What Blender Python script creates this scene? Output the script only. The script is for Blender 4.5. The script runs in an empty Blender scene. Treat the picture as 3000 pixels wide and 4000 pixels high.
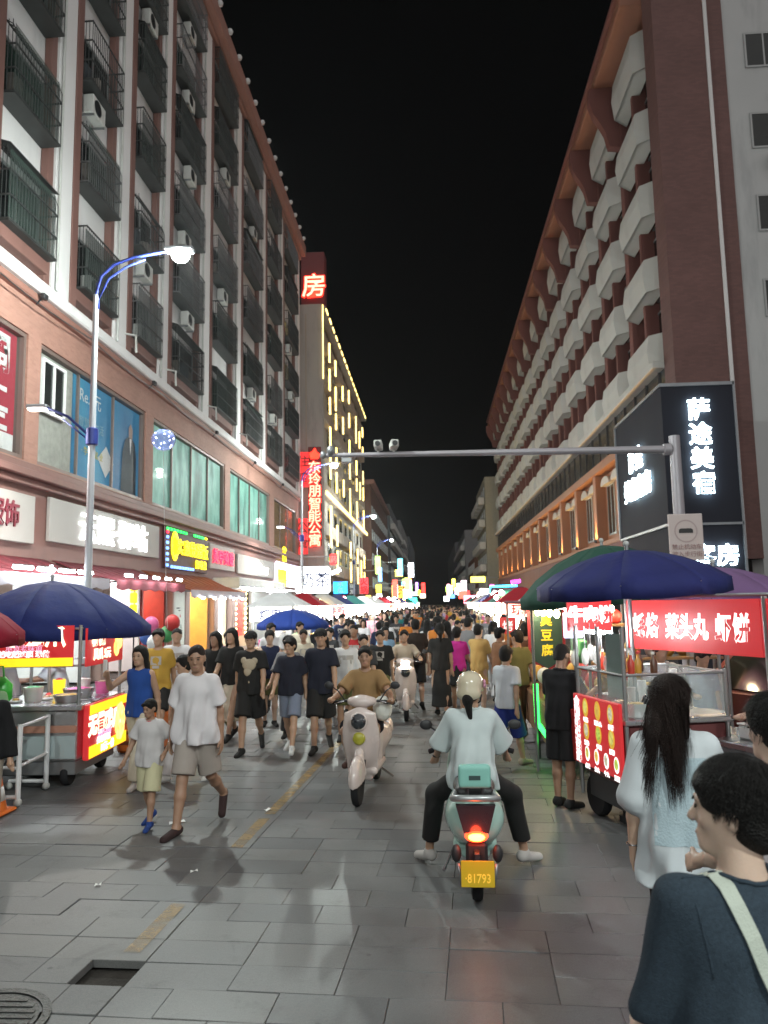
import bpy, bmesh, math, random
import numpy as np
from mathutils import Vector, Matrix, Euler

random.seed(7)
RNG = np.random.default_rng(11)
SC = bpy.context.scene
COL = SC.collection
PI = math.pi
R = math.radians

# ------------------------------------------------------------------ camera
cam_data = bpy.data.cameras.new('camera')
cam = bpy.data.objects.new('camera', cam_data)
COL.objects.link(cam)
cam.location = (0, 0, 2.1)
cam.rotation_euler = (R(96.871), R(1.038), R(3.660))
cam_data.sensor_fit = 'VERTICAL'
cam_data.sensor_height = 24.0
cam_data.lens = 24.0 * 2950 / 4000
cam_data.clip_start = 0.05
cam_data.clip_end = 3000
cam_data.dof.use_dof = True
cam_data.dof.focus_distance = 5.5
cam_data.dof.aperture_fstop = 2.4
SC.camera = cam

# ------------------------------------------------------------------ night sky, added fill sun
world = bpy.data.worlds.new('World')
SC.world = world
world.use_nodes = True
wn = world.node_tree
sky = wn.nodes.new('ShaderNodeTexSky')
sky.sky_type = 'NISHITA'
sky.sun_disc = False
sky.sun_elevation = R(-6.5)
sky.sun_rotation = R(200)
bg = wn.nodes['Background']
wn.links.new(sky.outputs[0], bg.inputs[0])
bg.inputs[1].default_value = 0.05

sun_d = bpy.data.lights.new('fill_sun', 'SUN')  # broad sun added as night fill to brighten facades and paving
sun_d.energy = 0.9
sun_d.angle = R(130)
sun_d.color = (1.0, 0.95, 0.93)
sun = bpy.data.objects.new('fill_sun', sun_d)
COL.objects.link(sun)
sun.rotation_euler = (R(32), R(26), 0)

SC.view_settings.view_transform = 'Standard'
SC.view_settings.look = 'None'
SC.view_settings.gamma = 1.0
SC.view_settings.use_curve_mapping = False
SC.view_settings.exposure = 0.68
SC.render.engine = 'CYCLES'
cy = SC.cycles
cy.use_denoising = True
cy.max_bounces = 6
cy.diffuse_bounces = 3
cy.glossy_bounces = 3
cy.transmission_bounces = 4
cy.transparent_max_bounces = 8
cy.sample_clamp_indirect = 4.0
cy.sample_clamp_direct = 30.0
cy.use_light_tree = True
cy.caustics_reflective = False
cy.caustics_refractive = False
SC.render.filter_size = 2.2

# ------------------------------------------------------------------ materials
MATS = {}

def _nodes(name):
    m = bpy.data.materials.new(name)
    m.use_nodes = True
    nt = m.node_tree
    return m, nt, nt.nodes['Principled BSDF']

def lin(r, g, b):
    f = lambda c: (c / 12.92 if c <= 0.04045 else ((c + 0.055) / 1.055) ** 2.4)
    return (f(r / 255), f(g / 255), f(b / 255))

def mat(name, col, rough=0.6, metal=0.0, var=0.12, scale=3.0, bump=0.0, bscale=40.0, coat=0.0, sheen=0.0, stain=None, coords='Object'):
    """procedural paint / plastic / cloth / plaster: base colour broken up by two noises, fine relief, uneven gloss"""
    key = (name,)
    if key in MATS:
        return MATS[key]
    m, nt, b = _nodes(name)
    N, L = nt.nodes, nt.links
    tc = N.new('ShaderNodeTexCoord')
    n1 = N.new('ShaderNodeTexNoise'); n1.inputs['Scale'].default_value = scale; n1.inputs['Detail'].default_value = 6
    L.new(tc.outputs[coords], n1.inputs['Vector'])
    mix = N.new('ShaderNodeMix'); mix.data_type = 'RGBA'
    lo = tuple(max(0, c * (1 - var * 1.6)) for c in col); hi = tuple(min(1, c * (1 + var)) for c in col)
    mix.inputs[6].default_value = (*lo, 1); mix.inputs[7].default_value = (*hi, 1)
    L.new(n1.outputs['Fac'], mix.inputs[0])
    out = mix.outputs[2]
    if stain:
        mp = N.new('ShaderNodeMapping'); mp.inputs['Scale'].default_value = stain[1]
        L.new(tc.outputs[coords], mp.inputs[0])
        n2 = N.new('ShaderNodeTexNoise'); n2.inputs['Scale'].default_value = 1.0; n2.inputs['Detail'].default_value = 8
        n2.inputs['Roughness'].default_value = 0.7
        L.new(mp.outputs[0], n2.inputs['Vector'])
        rr = N.new('ShaderNodeMapRange'); rr.inputs[1].default_value = 0.52; rr.inputs[2].default_value = 0.75
        rr.inputs[4].default_value = stain[2]
        L.new(n2.outputs['Fac'], rr.inputs[0])
        m2 = N.new('ShaderNodeMix'); m2.data_type = 'RGBA'
        m2.inputs[7].default_value = (*stain[0], 1)
        L.new(rr.outputs[0], m2.inputs[0]); L.new(out, m2.inputs[6])
        out = m2.outputs[2]
    L.new(out, b.inputs['Base Color'])
    mr = N.new('ShaderNodeMapRange')
    mr.inputs[3].default_value = max(0.03, rough - 0.1); mr.inputs[4].default_value = min(1, rough + 0.1)
    L.new(n1.outputs['Fac'], mr.inputs[0]); L.new(mr.outputs[0], b.inputs['Roughness'])
    b.inputs['Metallic'].default_value = metal
    b.inputs['Coat Weight'].default_value = coat
    b.inputs['Sheen Weight'].default_value = sheen * 0.2
    if rough >= 0.72: b.inputs['Specular IOR Level'].default_value = 0.2
    if bump:
        n3 = N.new('ShaderNodeTexNoise'); n3.inputs['Scale'].default_value = bscale; n3.inputs['Detail'].default_value = 4
        L.new(tc.outputs[coords], n3.inputs['Vector'])
        bp = N.new('ShaderNodeBump'); bp.inputs['Strength'].default_value = bump; bp.inputs['Distance'].default_value = 0.02
        L.new(n3.outputs['Fac'], bp.inputs['Height']); L.new(bp.outputs[0], b.inputs['Normal'])
    MATS[key] = m
    return m

def emit(name, col, s, base=None, var=0.0, scale=4.0):
    """lit sign face / lamp: plastic that gives off light"""
    key = (name,)
    if key in MATS:
        return MATS[key]
    m, nt, b = _nodes(name)
    bc = base or col
    b.inputs['Base Color'].default_value = (*bc, 1)
    b.inputs['Roughness'].default_value = 0.4
    b.inputs['Emission Color'].default_value = (*col, 1)
    b.inputs['Emission Strength'].default_value = s
    if var:
        N, L = nt.nodes, nt.links
        tc = N.new('ShaderNodeTexCoord')
        n1 = N.new('ShaderNodeTexNoise'); n1.inputs['Scale'].default_value = scale
        L.new(tc.outputs['Object'], n1.inputs['Vector'])
        mr = N.new('ShaderNodeMapRange'); mr.inputs[3].default_value = s * (1 - var); mr.inputs[4].default_value = s * (1 + var)
        mr.inputs[1].default_value = 0.3; mr.inputs[2].default_value = 0.7
        L.new(n1.outputs['Fac'], mr.inputs[0]); L.new(mr.outputs[0], b.inputs['Emission Strength'])
    MATS[key] = m
    return m

def glass(name, col=(0.6, 0.7, 0.7), rough=0.08, alpha=0.35):
    key = (name,)
    if key in MATS:
        return MATS[key]
    m, nt, b = _nodes(name)
    b.inputs['Base Color'].default_value = (*col, 1)
    b.inputs['Roughness'].default_value = rough
    b.inputs['Alpha'].default_value = alpha
    b.inputs['IOR'].default_value = 1.5
    MATS[key] = m
    return m

def brick_mat(name, c1, c2, mortar, sx, sz, axis='YZ', rough=0.75, msize=0.03):
    """far brick or tile facing too fine to pick apart"""
    m, nt, b = _nodes(name)
    N, L = nt.nodes, nt.links
    tc = N.new('ShaderNodeTexCoord')
    sep = N.new('ShaderNodeSeparateXYZ'); cmb = N.new('ShaderNodeCombineXYZ')
    L.new(tc.outputs['Object'], sep.inputs[0])
    L.new(sep.outputs['XYZ'.index(axis[0])], cmb.inputs[0]); L.new(sep.outputs['XYZ'.index(axis[1])], cmb.inputs[1])
    br = N.new('ShaderNodeTexBrick')
    br.inputs['Color1'].default_value = (*c1, 1); br.inputs['Color2'].default_value = (*c2, 1); br.inputs['Mortar'].default_value = (*mortar, 1)
    br.inputs['Scale'].default_value = 1.0; br.inputs['Brick Width'].default_value = sx; br.inputs['Row Height'].default_value = sz
    br.inputs['Mortar Size'].default_value = msize * sz
    L.new(cmb.outputs[0], br.inputs['Vector'])
    n1 = N.new('ShaderNodeTexNoise'); n1.inputs['Scale'].default_value = 0.7; n1.inputs['Detail'].default_value = 6
    L.new(tc.outputs['Object'], n1.inputs['Vector'])
    mr = N.new('ShaderNodeMapRange'); mr.inputs[3].default_value = 0.7; mr.inputs[4].default_value = 1.25
    L.new(n1.outputs['Fac'], mr.inputs[0])
    mm = N.new('ShaderNodeMix'); mm.data_type = 'RGBA'; mm.blend_type = 'MULTIPLY'; mm.inputs[0].default_value = 1
    L.new(br.outputs['Color'], mm.inputs[6])
    L.new(mr.outputs[0], mm.inputs[7])
    L.new(mm.outputs[2], b.inputs['Base Color'])
    bp = N.new('ShaderNodeBump'); bp.inputs['Strength'].default_value = 0.3; bp.inputs['Distance'].default_value = 0.01
    bp.invert = True
    L.new(br.outputs['Fac'], bp.inputs['Height']); L.new(bp.outputs[0], b.inputs['Normal'])
    b.inputs['Roughness'].default_value = rough
    return m

# ------------------------------------------------------------------ mesh and object helpers
class MB:
    def __init__(s): s.v = []; s.f = []
    def add(s, v, f):
        n = len(s.v); s.v += [tuple(p) for p in v]; s.f += [tuple(i + n for i in q) for q in f]; return s
    def box(s, x0, x1, y0, y1, z0, z1, M=None):
        v = [(x0, y0, z0), (x1, y0, z0), (x1, y1, z0), (x0, y1, z0), (x0, y0, z1), (x1, y0, z1), (x1, y1, z1), (x0, y1, z1)]
        if M is not None: v = [M @ Vector(p) for p in v]
        return s.add(v, [(0, 3, 2, 1), (4, 5, 6, 7), (0, 1, 5, 4), (1, 2, 6, 5), (2, 3, 7, 6), (3, 0, 4, 7)])
    def bbox(s, x0, x1, y0, y1, z0, z1, b=0.01, M=None):
        """box with chamfered edges"""
        v = []
        for sx, x, ox in ((1, x0, x1), (-1, x1, x0)):
            for sy, y in ((1, y0), (-1, y1)):
                for sz, z in ((1, z0), (-1, z1)):
                    v += [(x, y + sy * b, z + sz * b), (x + sx * b, y, z + sz * b), (x + sx * b, y + sy * b, z)]
        bm = bmesh.new()
        vs = [bm.verts.new(p) for p in v]
        r = bmesh.ops.convex_hull(bm, input=vs)
        bmesh.ops.dissolve_limit(bm, angle_limit=0.02, verts=bm.verts, edges=bm.edges)
        bm.verts.index_update()
        vv = [M @ p.co if M is not None else p.co.copy() for p in bm.verts]
        ff = [[q.index for q in f.verts] for f in bm.faces]
        bm.free()
        return s.add(vv, ff)
    def tube(s, pts, r, n=8, r1=None, cap=True):
        """tube along a polyline; r may be a list"""
        pts = [Vector(p) for p in pts]; k = len(pts)
        rs = r if isinstance(r, (list, tuple)) else ([r + (r1 - r) * i / (k - 1) for i in range(k)] if r1 is not None else [r] * k)
        rings = []; up = None
        for i, p in enumerate(pts):
            d = (pts[min(i + 1, k - 1)] - pts[max(i - 1, 0)]).normalized()
            if up is None:
                up = Vector((0, 0, 1)) if abs(d.z) < 0.9 else Vector((1, 0, 0))
            a = d.cross(up).normalized(); b = a.cross(d).normalized(); up = b
            rings.append([p + (a * math.cos(t) + b * math.sin(t)) * rs[i] for t in [2 * PI * j / n for j in range(n)]])
        v = [q for g in rings for q in g]; f = []
        for i in range(k - 1):
            for j in range(n):
                j2 = (j + 1) % n
                f.append((i * n + j, i * n + j2, (i + 1) * n + j2, (i + 1) * n + j))
        if cap:
            f.append(tuple(range(n - 1, -1, -1))); f.append(tuple((k - 1) * n + j for j in range(n)))
        return s.add(v, f)
    def lathe(s, prof, n=16, c=(0, 0, 0), axis='Z'):
        """profile of (radius, height) spun about an axis through c"""
        v = []; f = []
        for (r, h) in prof:
            for j in range(n):
                t = 2 * PI * j / n; x, y, z = r * math.cos(t), r * math.sin(t), h
                if axis == 'X': x, y, z = z, x, y
                if axis == 'Y': x, y, z = y, z, x
                v.append((x + c[0], y + c[1], z + c[2]))
        m = len(prof)
        for i in range(m - 1):
            for j in range(n):
                j2 = (j + 1) % n
                f.append((i * n + j, i * n + j2, (i + 1) * n + j2, (i + 1) * n + j))
        if prof[0][0] > 1e-5: f.append(tuple(range(n - 1, -1, -1)))
        if prof[-1][0] > 1e-5: f.append(tuple((m - 1) * n + j for j in range(n)))
        return s.add(v, f)
    def ball(s, c, r, n=12, m=8):
        rx, ry, rz = r if isinstance(r, (tuple, list)) else (r, r, r)
        v = [(c[0], c[1], c[2] - rz)]; f = []
        for i in range(1, m):
            a = -PI / 2 + PI * i / m
            for j in range(n):
                t = 2 * PI * j / n
                v.append((c[0] + rx * math.cos(a) * math.cos(t), c[1] + ry * math.cos(a) * math.sin(t), c[2] + rz * math.sin(a)))
        v.append((c[0], c[1], c[2] + rz)); e = len(v) - 1
        for j in range(n):
            f.append((0, 1 + (j + 1) % n, 1 + j)); f.append((e, e - n + j, e - n + (j + 1) % n))
        for i in range(m - 2):
            for j in range(n):
                a = 1 + i * n + j; b = 1 + i * n + (j + 1) % n
                f.append((a, b, b + n, a + n))
        return s.add(v, f)
    def prism(s, poly, d0, d1, M=None):
        """2-D polygon (a, b) extruded along the third axis: local frame x=a, y=depth, z=b"""
        n = len(poly)
        v = [Vector((a, d0, b)) for a, b in poly] + [Vector((a, d1, b)) for a, b in poly]
        if M is not None: v = [M @ p for p in v]
        f = [tuple(range(n)), tuple(range(2 * n - 1, n - 1, -1))] + [(i, i + n, (i + 1) % n + n, (i + 1) % n) for i in range(n)]
        return s.add(v, f)
    def quad(s, a, b, c, d): return s.add([a, b, c, d], [(0, 1, 2, 3)])

ORG = {}

def mesh_obj(name, me, m=None, parent=None):
    o = bpy.data.objects.new(name, me)
    COL.objects.link(o)
    if m is not None and len(me.materials) == 0:
        me.materials.append(m)
    if parent is not None:
        o.parent = parent
    return o

def build(name, mb, m, parent=None, smooth=False, world=False):
    """link an MB as one mesh object; world=True: the coordinates are in world space, the parent only translated"""
    me = bpy.data.meshes.new(name)
    v = mb.v
    if world and parent is not None:
        ox, oy, oz = ORG.get(parent.name, (0, 0, 0))
        v = [(p[0] - ox, p[1] - oy, p[2] - oz) for p in v]
    me.from_pydata(v, [], mb.f)
    if smooth:
        me.polygons.foreach_set('use_smooth', [True] * len(me.polygons))
    me.update()
    bm = bmesh.new(); bm.from_mesh(me); bmesh.ops.recalc_face_normals(bm, faces=bm.faces); bm.to_mesh(me); bm.free()
    if smooth == 'auto':
        try: me.set_sharp_from_angle(angle=R(38))
        except Exception: pass
    o = mesh_obj(name, me, m, parent)
    if world and parent is not None:
        ORG[o.name] = ORG.get(parent.name, (0, 0, 0))
    return o

def tag(o, label=None, cat=None, group=None, kind=None):
    if label: o['label'] = label
    if cat: o['category'] = cat
    if group: o['group'] = group
    if kind: o['kind'] = kind
    return o

def thing(name, label, cat, loc=(0, 0, 0), rz=0.0, group=None):
    o = bpy.data.objects.new(name, None)
    o.empty_display_size = 0.2
    COL.objects.link(o)
    o.location = loc; o.rotation_euler = (0, 0, rz)
    ORG[o.name] = tuple(loc)
    return tag(o, label, cat, group)

def copy_tree(o, parent=None):
    c = o.copy(); COL.objects.link(c)
    if parent is not None: c.parent = parent
    for ch in list(o.children): copy_tree(ch, c)
    return c

TXT = {}

def text_mesh(body, size=1.0, depth=0.02, bold=0.0, vertical=False, sx=1.0, shear=0.0, gap=1.12):
    """lettering as a solid mesh: local x right, z up, facing -y, centred"""
    key = (body, size, depth, bold, vertical, sx, shear)
    if key in TXT: return TXT[key]
    c = bpy.data.curves.new('lettering', 'FONT')
    c.body = '\n'.join(body) if vertical else body
    c.align_x = 'CENTER'; c.align_y = 'CENTER'
    c.size = size; c.extrude = depth / 2; c.offset = bold; c.shear = shear
    c.resolution_u = 2
    if vertical: c.space_line = gap
    o = bpy.data.objects.new('lettering', c)
    COL.objects.link(o)
    dg = bpy.context.evaluated_depsgraph_get()
    me = bpy.data.meshes.new_from_object(o.evaluated_get(dg))
    bpy.data.objects.remove(o); bpy.data.curves.remove(c)
    n = len(me.vertices); a = np.empty(n * 3, 'f'); me.vertices.foreach_get('co', a); a = a.reshape(-1, 3)
    lo, hi = a.min(0), a.max(0); a -= (lo + hi) / 2
    b = np.stack([a[:, 0] * sx, -a[:, 2], a[:, 1]], 1)
    me.vertices.foreach_set('co', b.ravel()); me.update()
    me.materials.clear()
    TXT[key] = me
    return me

def lettering(body, m, parent, loc, rz=0.0, name='lettering', tilt=0.0, **kw):
    me = text_mesh(body, **kw)
    o = bpy.data.objects.new(name, me if not len(me.materials) else me.copy())
    COL.objects.link(o)
    if not len(o.data.materials): o.data.materials.append(None)
    o.material_slots[0].link = 'OBJECT'; o.material_slots[0].material = m
    o.parent = parent; o.location = loc; o.rotation_euler = (0, tilt, rz)
    return o

def lamp_light(name, kind, power, loc, parent=None, color=(1, 1, 1), r=0.05, rot=(0, 0, 0), spot=None):
    d = bpy.data.lights.new(name, kind)
    d.energy = power; d.color = color
    if kind in ('POINT', 'SPOT'): d.shadow_soft_size = r
    if kind == 'SPOT':
        d.spot_size = R(spot or 120); d.spot_blend = 0.6
    if kind == 'AREA':
        d.shape = 'RECTANGLE'; d.size, d.size_y = (r if isinstance(r, tuple) else (r, r))
    o = bpy.data.objects.new(name, d); COL.objects.link(o)
    o.location = loc; o.rotation_euler = rot
    if parent is not None: o.parent = parent
    return o
# ------------------------------------------------------------------ ground
def slab_mat(name, brick=False):
    m, nt, b = _nodes(name)
    N, L = nt.nodes, nt.links
    tc = N.new('ShaderNodeTexCoord'); geo = N.new('ShaderNodeNewGeometry'); oi = N.new('ShaderNodeObjectInfo')
    ad = N.new('ShaderNodeMath'); ad.operation = 'ADD'
    L.new(geo.outputs['Random Per Island'], ad.inputs[0]); L.new(oi.outputs['Random'], ad.inputs[1])
    fr = N.new('ShaderNodeMath'); fr.operation = 'FRACT'; L.new(ad.outputs[0], fr.inputs[0])
    rnd = fr.outputs[0]
    pos = geo.outputs['Position']
    if brick:
        br = N.new('ShaderNodeTexBrick'); br.inputs['Scale'].default_value = 1; br.inputs['Brick Width'].default_value = 0.6
        br.inputs['Row Height'].default_value = 0.3; br.inputs['Mortar Size'].default_value = 0.004
        br.inputs['Color1'].default_value = (0, 0, 0, 1); br.inputs['Color2'].default_value = (1, 1, 1, 1); br.inputs['Mortar'].default_value = (0.3, 0.3, 0.3, 1)
        L.new(pos, br.inputs['Vector'])
        rnd = br.outputs['Color']
    cr = N.new('ShaderNodeValToRGB'); e = cr.color_ramp.elements
    e[0].position = 0; e[0].color = (0.088, 0.091, 0.094, 1); e[1].position = 1; e[1].color = (0.125, 0.125, 0.122, 1)
    k = cr.color_ramp.elements.new(0.05); k.color = (0.076, 0.079, 0.083, 1)
    k = cr.color_ramp.elements.new(0.12); k.color = (0.098, 0.1, 0.102, 1)
    k = cr.color_ramp.elements.new(0.8); k.color = (0.112, 0.114, 0.115, 1)
    L.new(rnd, cr.inputs[0])
    n1 = N.new('ShaderNodeTexNoise'); n1.inputs['Scale'].default_value = 1.1; n1.inputs['Detail'].default_value = 8; n1.inputs['Roughness'].default_value = 0.65
    L.new(pos, n1.inputs['Vector'])
    n2 = N.new('ShaderNodeTexNoise'); n2.inputs['Scale'].default_value = 160; n2.inputs['Detail'].default_value = 2
    L.new(pos, n2.inputs['Vector'])
    mr = N.new('ShaderNodeMapRange'); mr.inputs[1].default_value = 0.3; mr.inputs[2].default_value = 0.7; mr.inputs[3].default_value = 0.72; mr.inputs[4].default_value = 1.18
    L.new(n1.outputs['Fac'], mr.inputs[0])
    mr2 = N.new('ShaderNodeMapRange'); mr2.inputs[1].default_value = 0.3; mr2.inputs[2].default_value = 0.7; mr2.inputs[3].default_value = 0.82; mr2.inputs[4].default_value = 1.18
    L.new(n2.outputs['Fac'], mr2.inputs[0])
    mu = N.new('ShaderNodeMath'); mu.operation = 'MULTIPLY'; L.new(mr.outputs[0], mu.inputs[0]); L.new(mr2.outputs[0], mu.inputs[1])
    mm = N.new('ShaderNodeMix'); mm.data_type = 'RGBA'; mm.blend_type = 'MULTIPLY'; mm.inputs[0].default_value = 1
    vo = N.new('ShaderNodeTexVoronoi'); vo.inputs['Scale'].default_value = 3.1; L.new(pos, vo.inputs['Vector'])   # trodden gum and grease spots
    vr = N.new('ShaderNodeMapRange'); vr.inputs[1].default_value = 0.035; vr.inputs[2].default_value = 0.06; vr.inputs[3].default_value = 0.55; vr.inputs[4].default_value = 1.0
    L.new(vo.outputs['Distance'], vr.inputs[0])
    n5 = N.new('ShaderNodeTexNoise'); n5.inputs['Scale'].default_value = 2.7; n5.inputs['Detail'].default_value = 9; n5.inputs['Roughness'].default_value = 0.75; n5.inputs['Distortion'].default_value = 0.6
    L.new(pos, n5.inputs['Vector'])
    sr = N.new('ShaderNodeMapRange'); sr.inputs[1].default_value = 0.56; sr.inputs[2].default_value = 0.7; sr.inputs[3].default_value = 1.0; sr.inputs[4].default_value = 0.58
    L.new(n5.outputs['Fac'], sr.inputs[0])
    m3 = N.new('ShaderNodeMath'); m3.operation = 'MULTIPLY'; L.new(vr.outputs[0], m3.inputs[0]); L.new(sr.outputs[0], m3.inputs[1])
    m4 = N.new('ShaderNodeMath'); m4.operation = 'MULTIPLY'; L.new(mu.outputs[0], m4.inputs[0]); L.new(m3.outputs[0], m4.inputs[1]); mu = m4
    L.new(cr.outputs[0], mm.inputs[6]); L.new(mu.outputs[0], mm.inputs[7]); L.new(mm.outputs[2], b.inputs['Base Color'])
    # worn, greasy stone: gloss varies in patches
    n4 = N.new('ShaderNodeTexNoise'); n4.inputs['Scale'].default_value = 0.55; n4.inputs['Detail'].default_value = 5
    L.new(pos, n4.inputs['Vector'])
    rg = N.new('ShaderNodeMapRange'); rg.inputs[1].default_value = 0.32; rg.inputs[2].default_value = 0.68; rg.inputs[3].default_value = 0.36; rg.inputs[4].default_value = 0.6
    L.new(n4.outputs['Fac'], rg.inputs[0]); L.new(rg.outputs[0], b.inputs['Roughness'])
    bp = N.new('ShaderNodeBump'); bp.inputs['Strength'].default_value = 0.25; bp.inputs['Distance'].default_value = 0.004
    n3 = N.new('ShaderNodeTexNoise'); n3.inputs['Scale'].default_value = 45; n3.inputs['Detail'].default_value = 5; L.new(pos, n3.inputs['Vector'])
    L.new(n3.outputs['Fac'], bp.inputs['Height']); L.new(bp.outputs[0], b.inputs['Normal'])
    return m

SLAB = slab_mat('stone_slab'); FARPAVE = slab_mat('far_stone_paving', True)
DIRT = mat('bedding_sand', (0.05, 0.045, 0.04), 0.95, var=0.4, scale=9, bump=0.6)

g = build('ground', MB().quad((-70, -80, -0.07), (70, -80, -0.07), (70, 620, -0.07), (-70, 620, -0.07)), DIRT)
tag(g, 'dark bedding below the stone paving of the street', kind='structure')
road = build('road', MB().quad((-16, 26.0, -0.002), (16, 26.0, -0.002), (16, 520, -0.002), (-16, 520, -0.002)), FARPAVE)
tag(road, 'grey stone paving running far down the market street', kind='structure')
rear = build('pavement', MB().quad((-16, -60, -0.004), (16, -60, -0.004), (16, 1.0, -0.004), (-16, 1.0, -0.004)), FARPAVE)
tag(rear, 'grey stone paving of the street behind the viewpoint', kind='structure')

PTH = math.atan(0.0555)
PU = Vector((math.cos(PTH), -math.sin(PTH), 0)); PW = Vector((math.sin(PTH), math.cos(PTH), 0)); PO = Vector((-1.775, 4.55, 0))

def slab_mesh(lx, ly, b=0.0035):
    mb = MB(); x, y, t = lx / 2 - 0.0012, ly / 2 - 0.0012, 0.045
    mb.add([(-x, -y, -t), (x, -y, -t), (x, y, -t), (-x, y, -t), (-x, -y, -b), (x, -y, -b), (x, y, -b), (-x, y, -b),
            (-x + b, -y + b, 0), (x - b, -y + b, 0), (x - b, y - b, 0), (-x + b, y - b, 0)],
           [(8, 9, 10, 11)] + [(4 + i, 4 + (i + 1) % 4, 8 + (i + 1) % 4, 8 + i) for i in range(4)] + [(i, (i + 1) % 4, 4 + (i + 1) % 4, 4 + i) for i in range(4)])
    return mb
SLABS = {}
slab_list = []
HOLE = (-0.165, 0)
for j in range(-13, 74):
    w = j * 0.3
    sh = random.choice((0, 0.3)) if random.random() < 0.35 else (0.3 if j % 2 else 0.0)
    # right zone: whole slabs, long side across the street; left zone starts at the joint beside the yellow line
    for side in (1, -1):
        u = 0.0
        first = 0.6 - sh if sh else 0.6
        k = 0
        while u < (11.5 if side > 0 else 9.5):
            l = first if k == 0 else 0.6
            if side < 0 and j == 0 and k == 0:   # the lifted half slab
                k += 1; u += 0.33; continue
            if side < 0 and j == 0 and k == 1: l = 0.27
            uc = side * (u + l / 2)
            slab_list.append((uc, w, l)); u += l; k += 1
view = []
rest = MB()
def in_view(p):
    return p.y > 2.9 and -0.60 * p.y - 0.3 < p.x < 0.47 * p.y + 0.35
scored = []
for (uc, w, l) in slab_list:
    p = PO + PU * uc + PW * w
    if p.y < 0.7 or abs(p.x) > 9.3: continue
    scored.append((p.y if in_view(p) else 1e6 + p.y, p, l))
scored.sort(key=lambda a: a[0])
for i, (s_, p, l) in enumerate(scored):
    dz = random.gauss(0, 0.0018); tx = random.gauss(0, 0.0035); ty = random.gauss(0, 0.0035)
    if i < 296:
        key = round(l, 2)
        if key not in SLABS:
            o = build('paving_slab', slab_mesh(l, 0.3), SLAB, road); SLABS[key] = o.data
        else:
            o = mesh_obj('paving_slab', SLABS[key], None, road)
        o.location = (p.x, p.y, dz); o.rotation_euler = (tx, ty, -PTH)
    else:
        M = Matrix.Translation((p.x, p.y, dz)) @ Euler((tx, ty, -PTH)).to_matrix().to_4x4()
        sm = slab_mesh(l, 0.3)
        rest.add([M @ Vector(q) for q in sm.v], sm.f)
o = build('distant_paving', rest, SLAB, road); tag(o, kind='stuff')

# worn yellow line
m, nt, b = _nodes('worn_yellow_paint')
N, L = nt.nodes, nt.links
geo = N.new('ShaderNodeNewGeometry')
n1 = N.new('ShaderNodeTexNoise'); n1.inputs['Scale'].default_value = 6; n1.inputs['Detail'].default_value = 8; n1.inputs['Roughness'].default_value = 0.75
L.new(geo.outputs['Position'], n1.inputs['Vector'])
mr = N.new('ShaderNodeMapRange'); mr.inputs[1].default_value = 0.28; mr.inputs[2].default_value = 0.62; mr.inputs[4].default_value = 0.8
L.new(n1.outputs['Fac'], mr.inputs[0]); L.new(mr.outputs[0], b.inputs['Alpha'])
b.inputs['Base Color'].default_value = (0.3, 0.19, 0.06, 1); b.inputs['Roughness'].default_value = 0.45
YPAINT = m
def yline(u0, w0, w1, wd=0.11):
    a = [PO + PU * (u0 + s) + PW * w + Vector((0, 0, 0.005)) for s, w in ((0, w0), (wd, w0), (wd, w1), (0, w1))]
    build('yellow_line', MB().quad(*[tuple(q) for q in a]), YPAINT, road)
yline(-0.19, 0.25, 1.0); yline(-0.17, 2.25, 3.15); yline(-0.16, 3.3, 7.5); yline(-0.16, 7.6, 16)

# manhole
mh = thing('manhole_cover', 'round ribbed manhole cover at the bottom edge of the street beside the lifted slab', 'manhole cover', (-2.37, 4.0, 0))
IRON = mat('cast_iron', (0.06, 0.062, 0.06), 0.45, 0.7, var=0.3, scale=8, bump=0.4)
build('rim', MB().lathe([(0.30, 0.001), (0.30, 0.012), (0.345, 0.012), (0.345, 0.001)], 32), IRON, mh)
mb = MB().lathe([(0.0001, 0.008), (0.285, 0.008), (0.285, 0.002)], 32)
for a in range(-4, 5):
    hw = math.sqrt(max(0, 0.26 ** 2 - (a * 0.055) ** 2))
    mb.box(-hw, hw, a * 0.055 - 0.012, a * 0.055 + 0.012, 0.0075, 0.013)
build('lid', mb, IRON, mh)
for (x, y, w, h, rz) in ((-1.95, 6.2, 0.03, 0.015, 0.4), (-2.55, 7.55, 0.08, 0.03, 0.5), (0.95, 3.75, 0.03, 0.015, 0.2), (-1.75, 8.0, 0.04, 0.025, 1.0), (-2.6, 5.9, 0.025, 0.015, 0.1)):
    M = Matrix.Translation((x, y, 0.004)) @ Matrix.Rotation(rz, 4, 'Z')
    v = [M @ Vector(q) for q in ((-w, -h, 0), (w * 0.2, -h * 1.1, 0.012), (w, -h * 0.7, 0.003), (w * 0.9, h, 0.015), (0, h * 0.8, 0.004), (-w * 0.9, h, 0.012))]
    o = build('litter_paper', MB().add(v, [(0, 1, 4, 5), (1, 2, 3, 4)]), mat('litter_paper', (0.7, 0.7, 0.68), 0.8))
    tag(o, {(-1.95): 'small white scrap of paper left of the yellow line', (-2.55): 'flat pale scrap lying in front of the boy holding a hand', 0.95: 'white scrap near the bottom right of the paving', (-1.75): 'crumpled pale scrap between the walking man and the yellow line', (-2.6): 'tiny pale scrap on the slabs above the manhole cover'}[x], 'litter')
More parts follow.
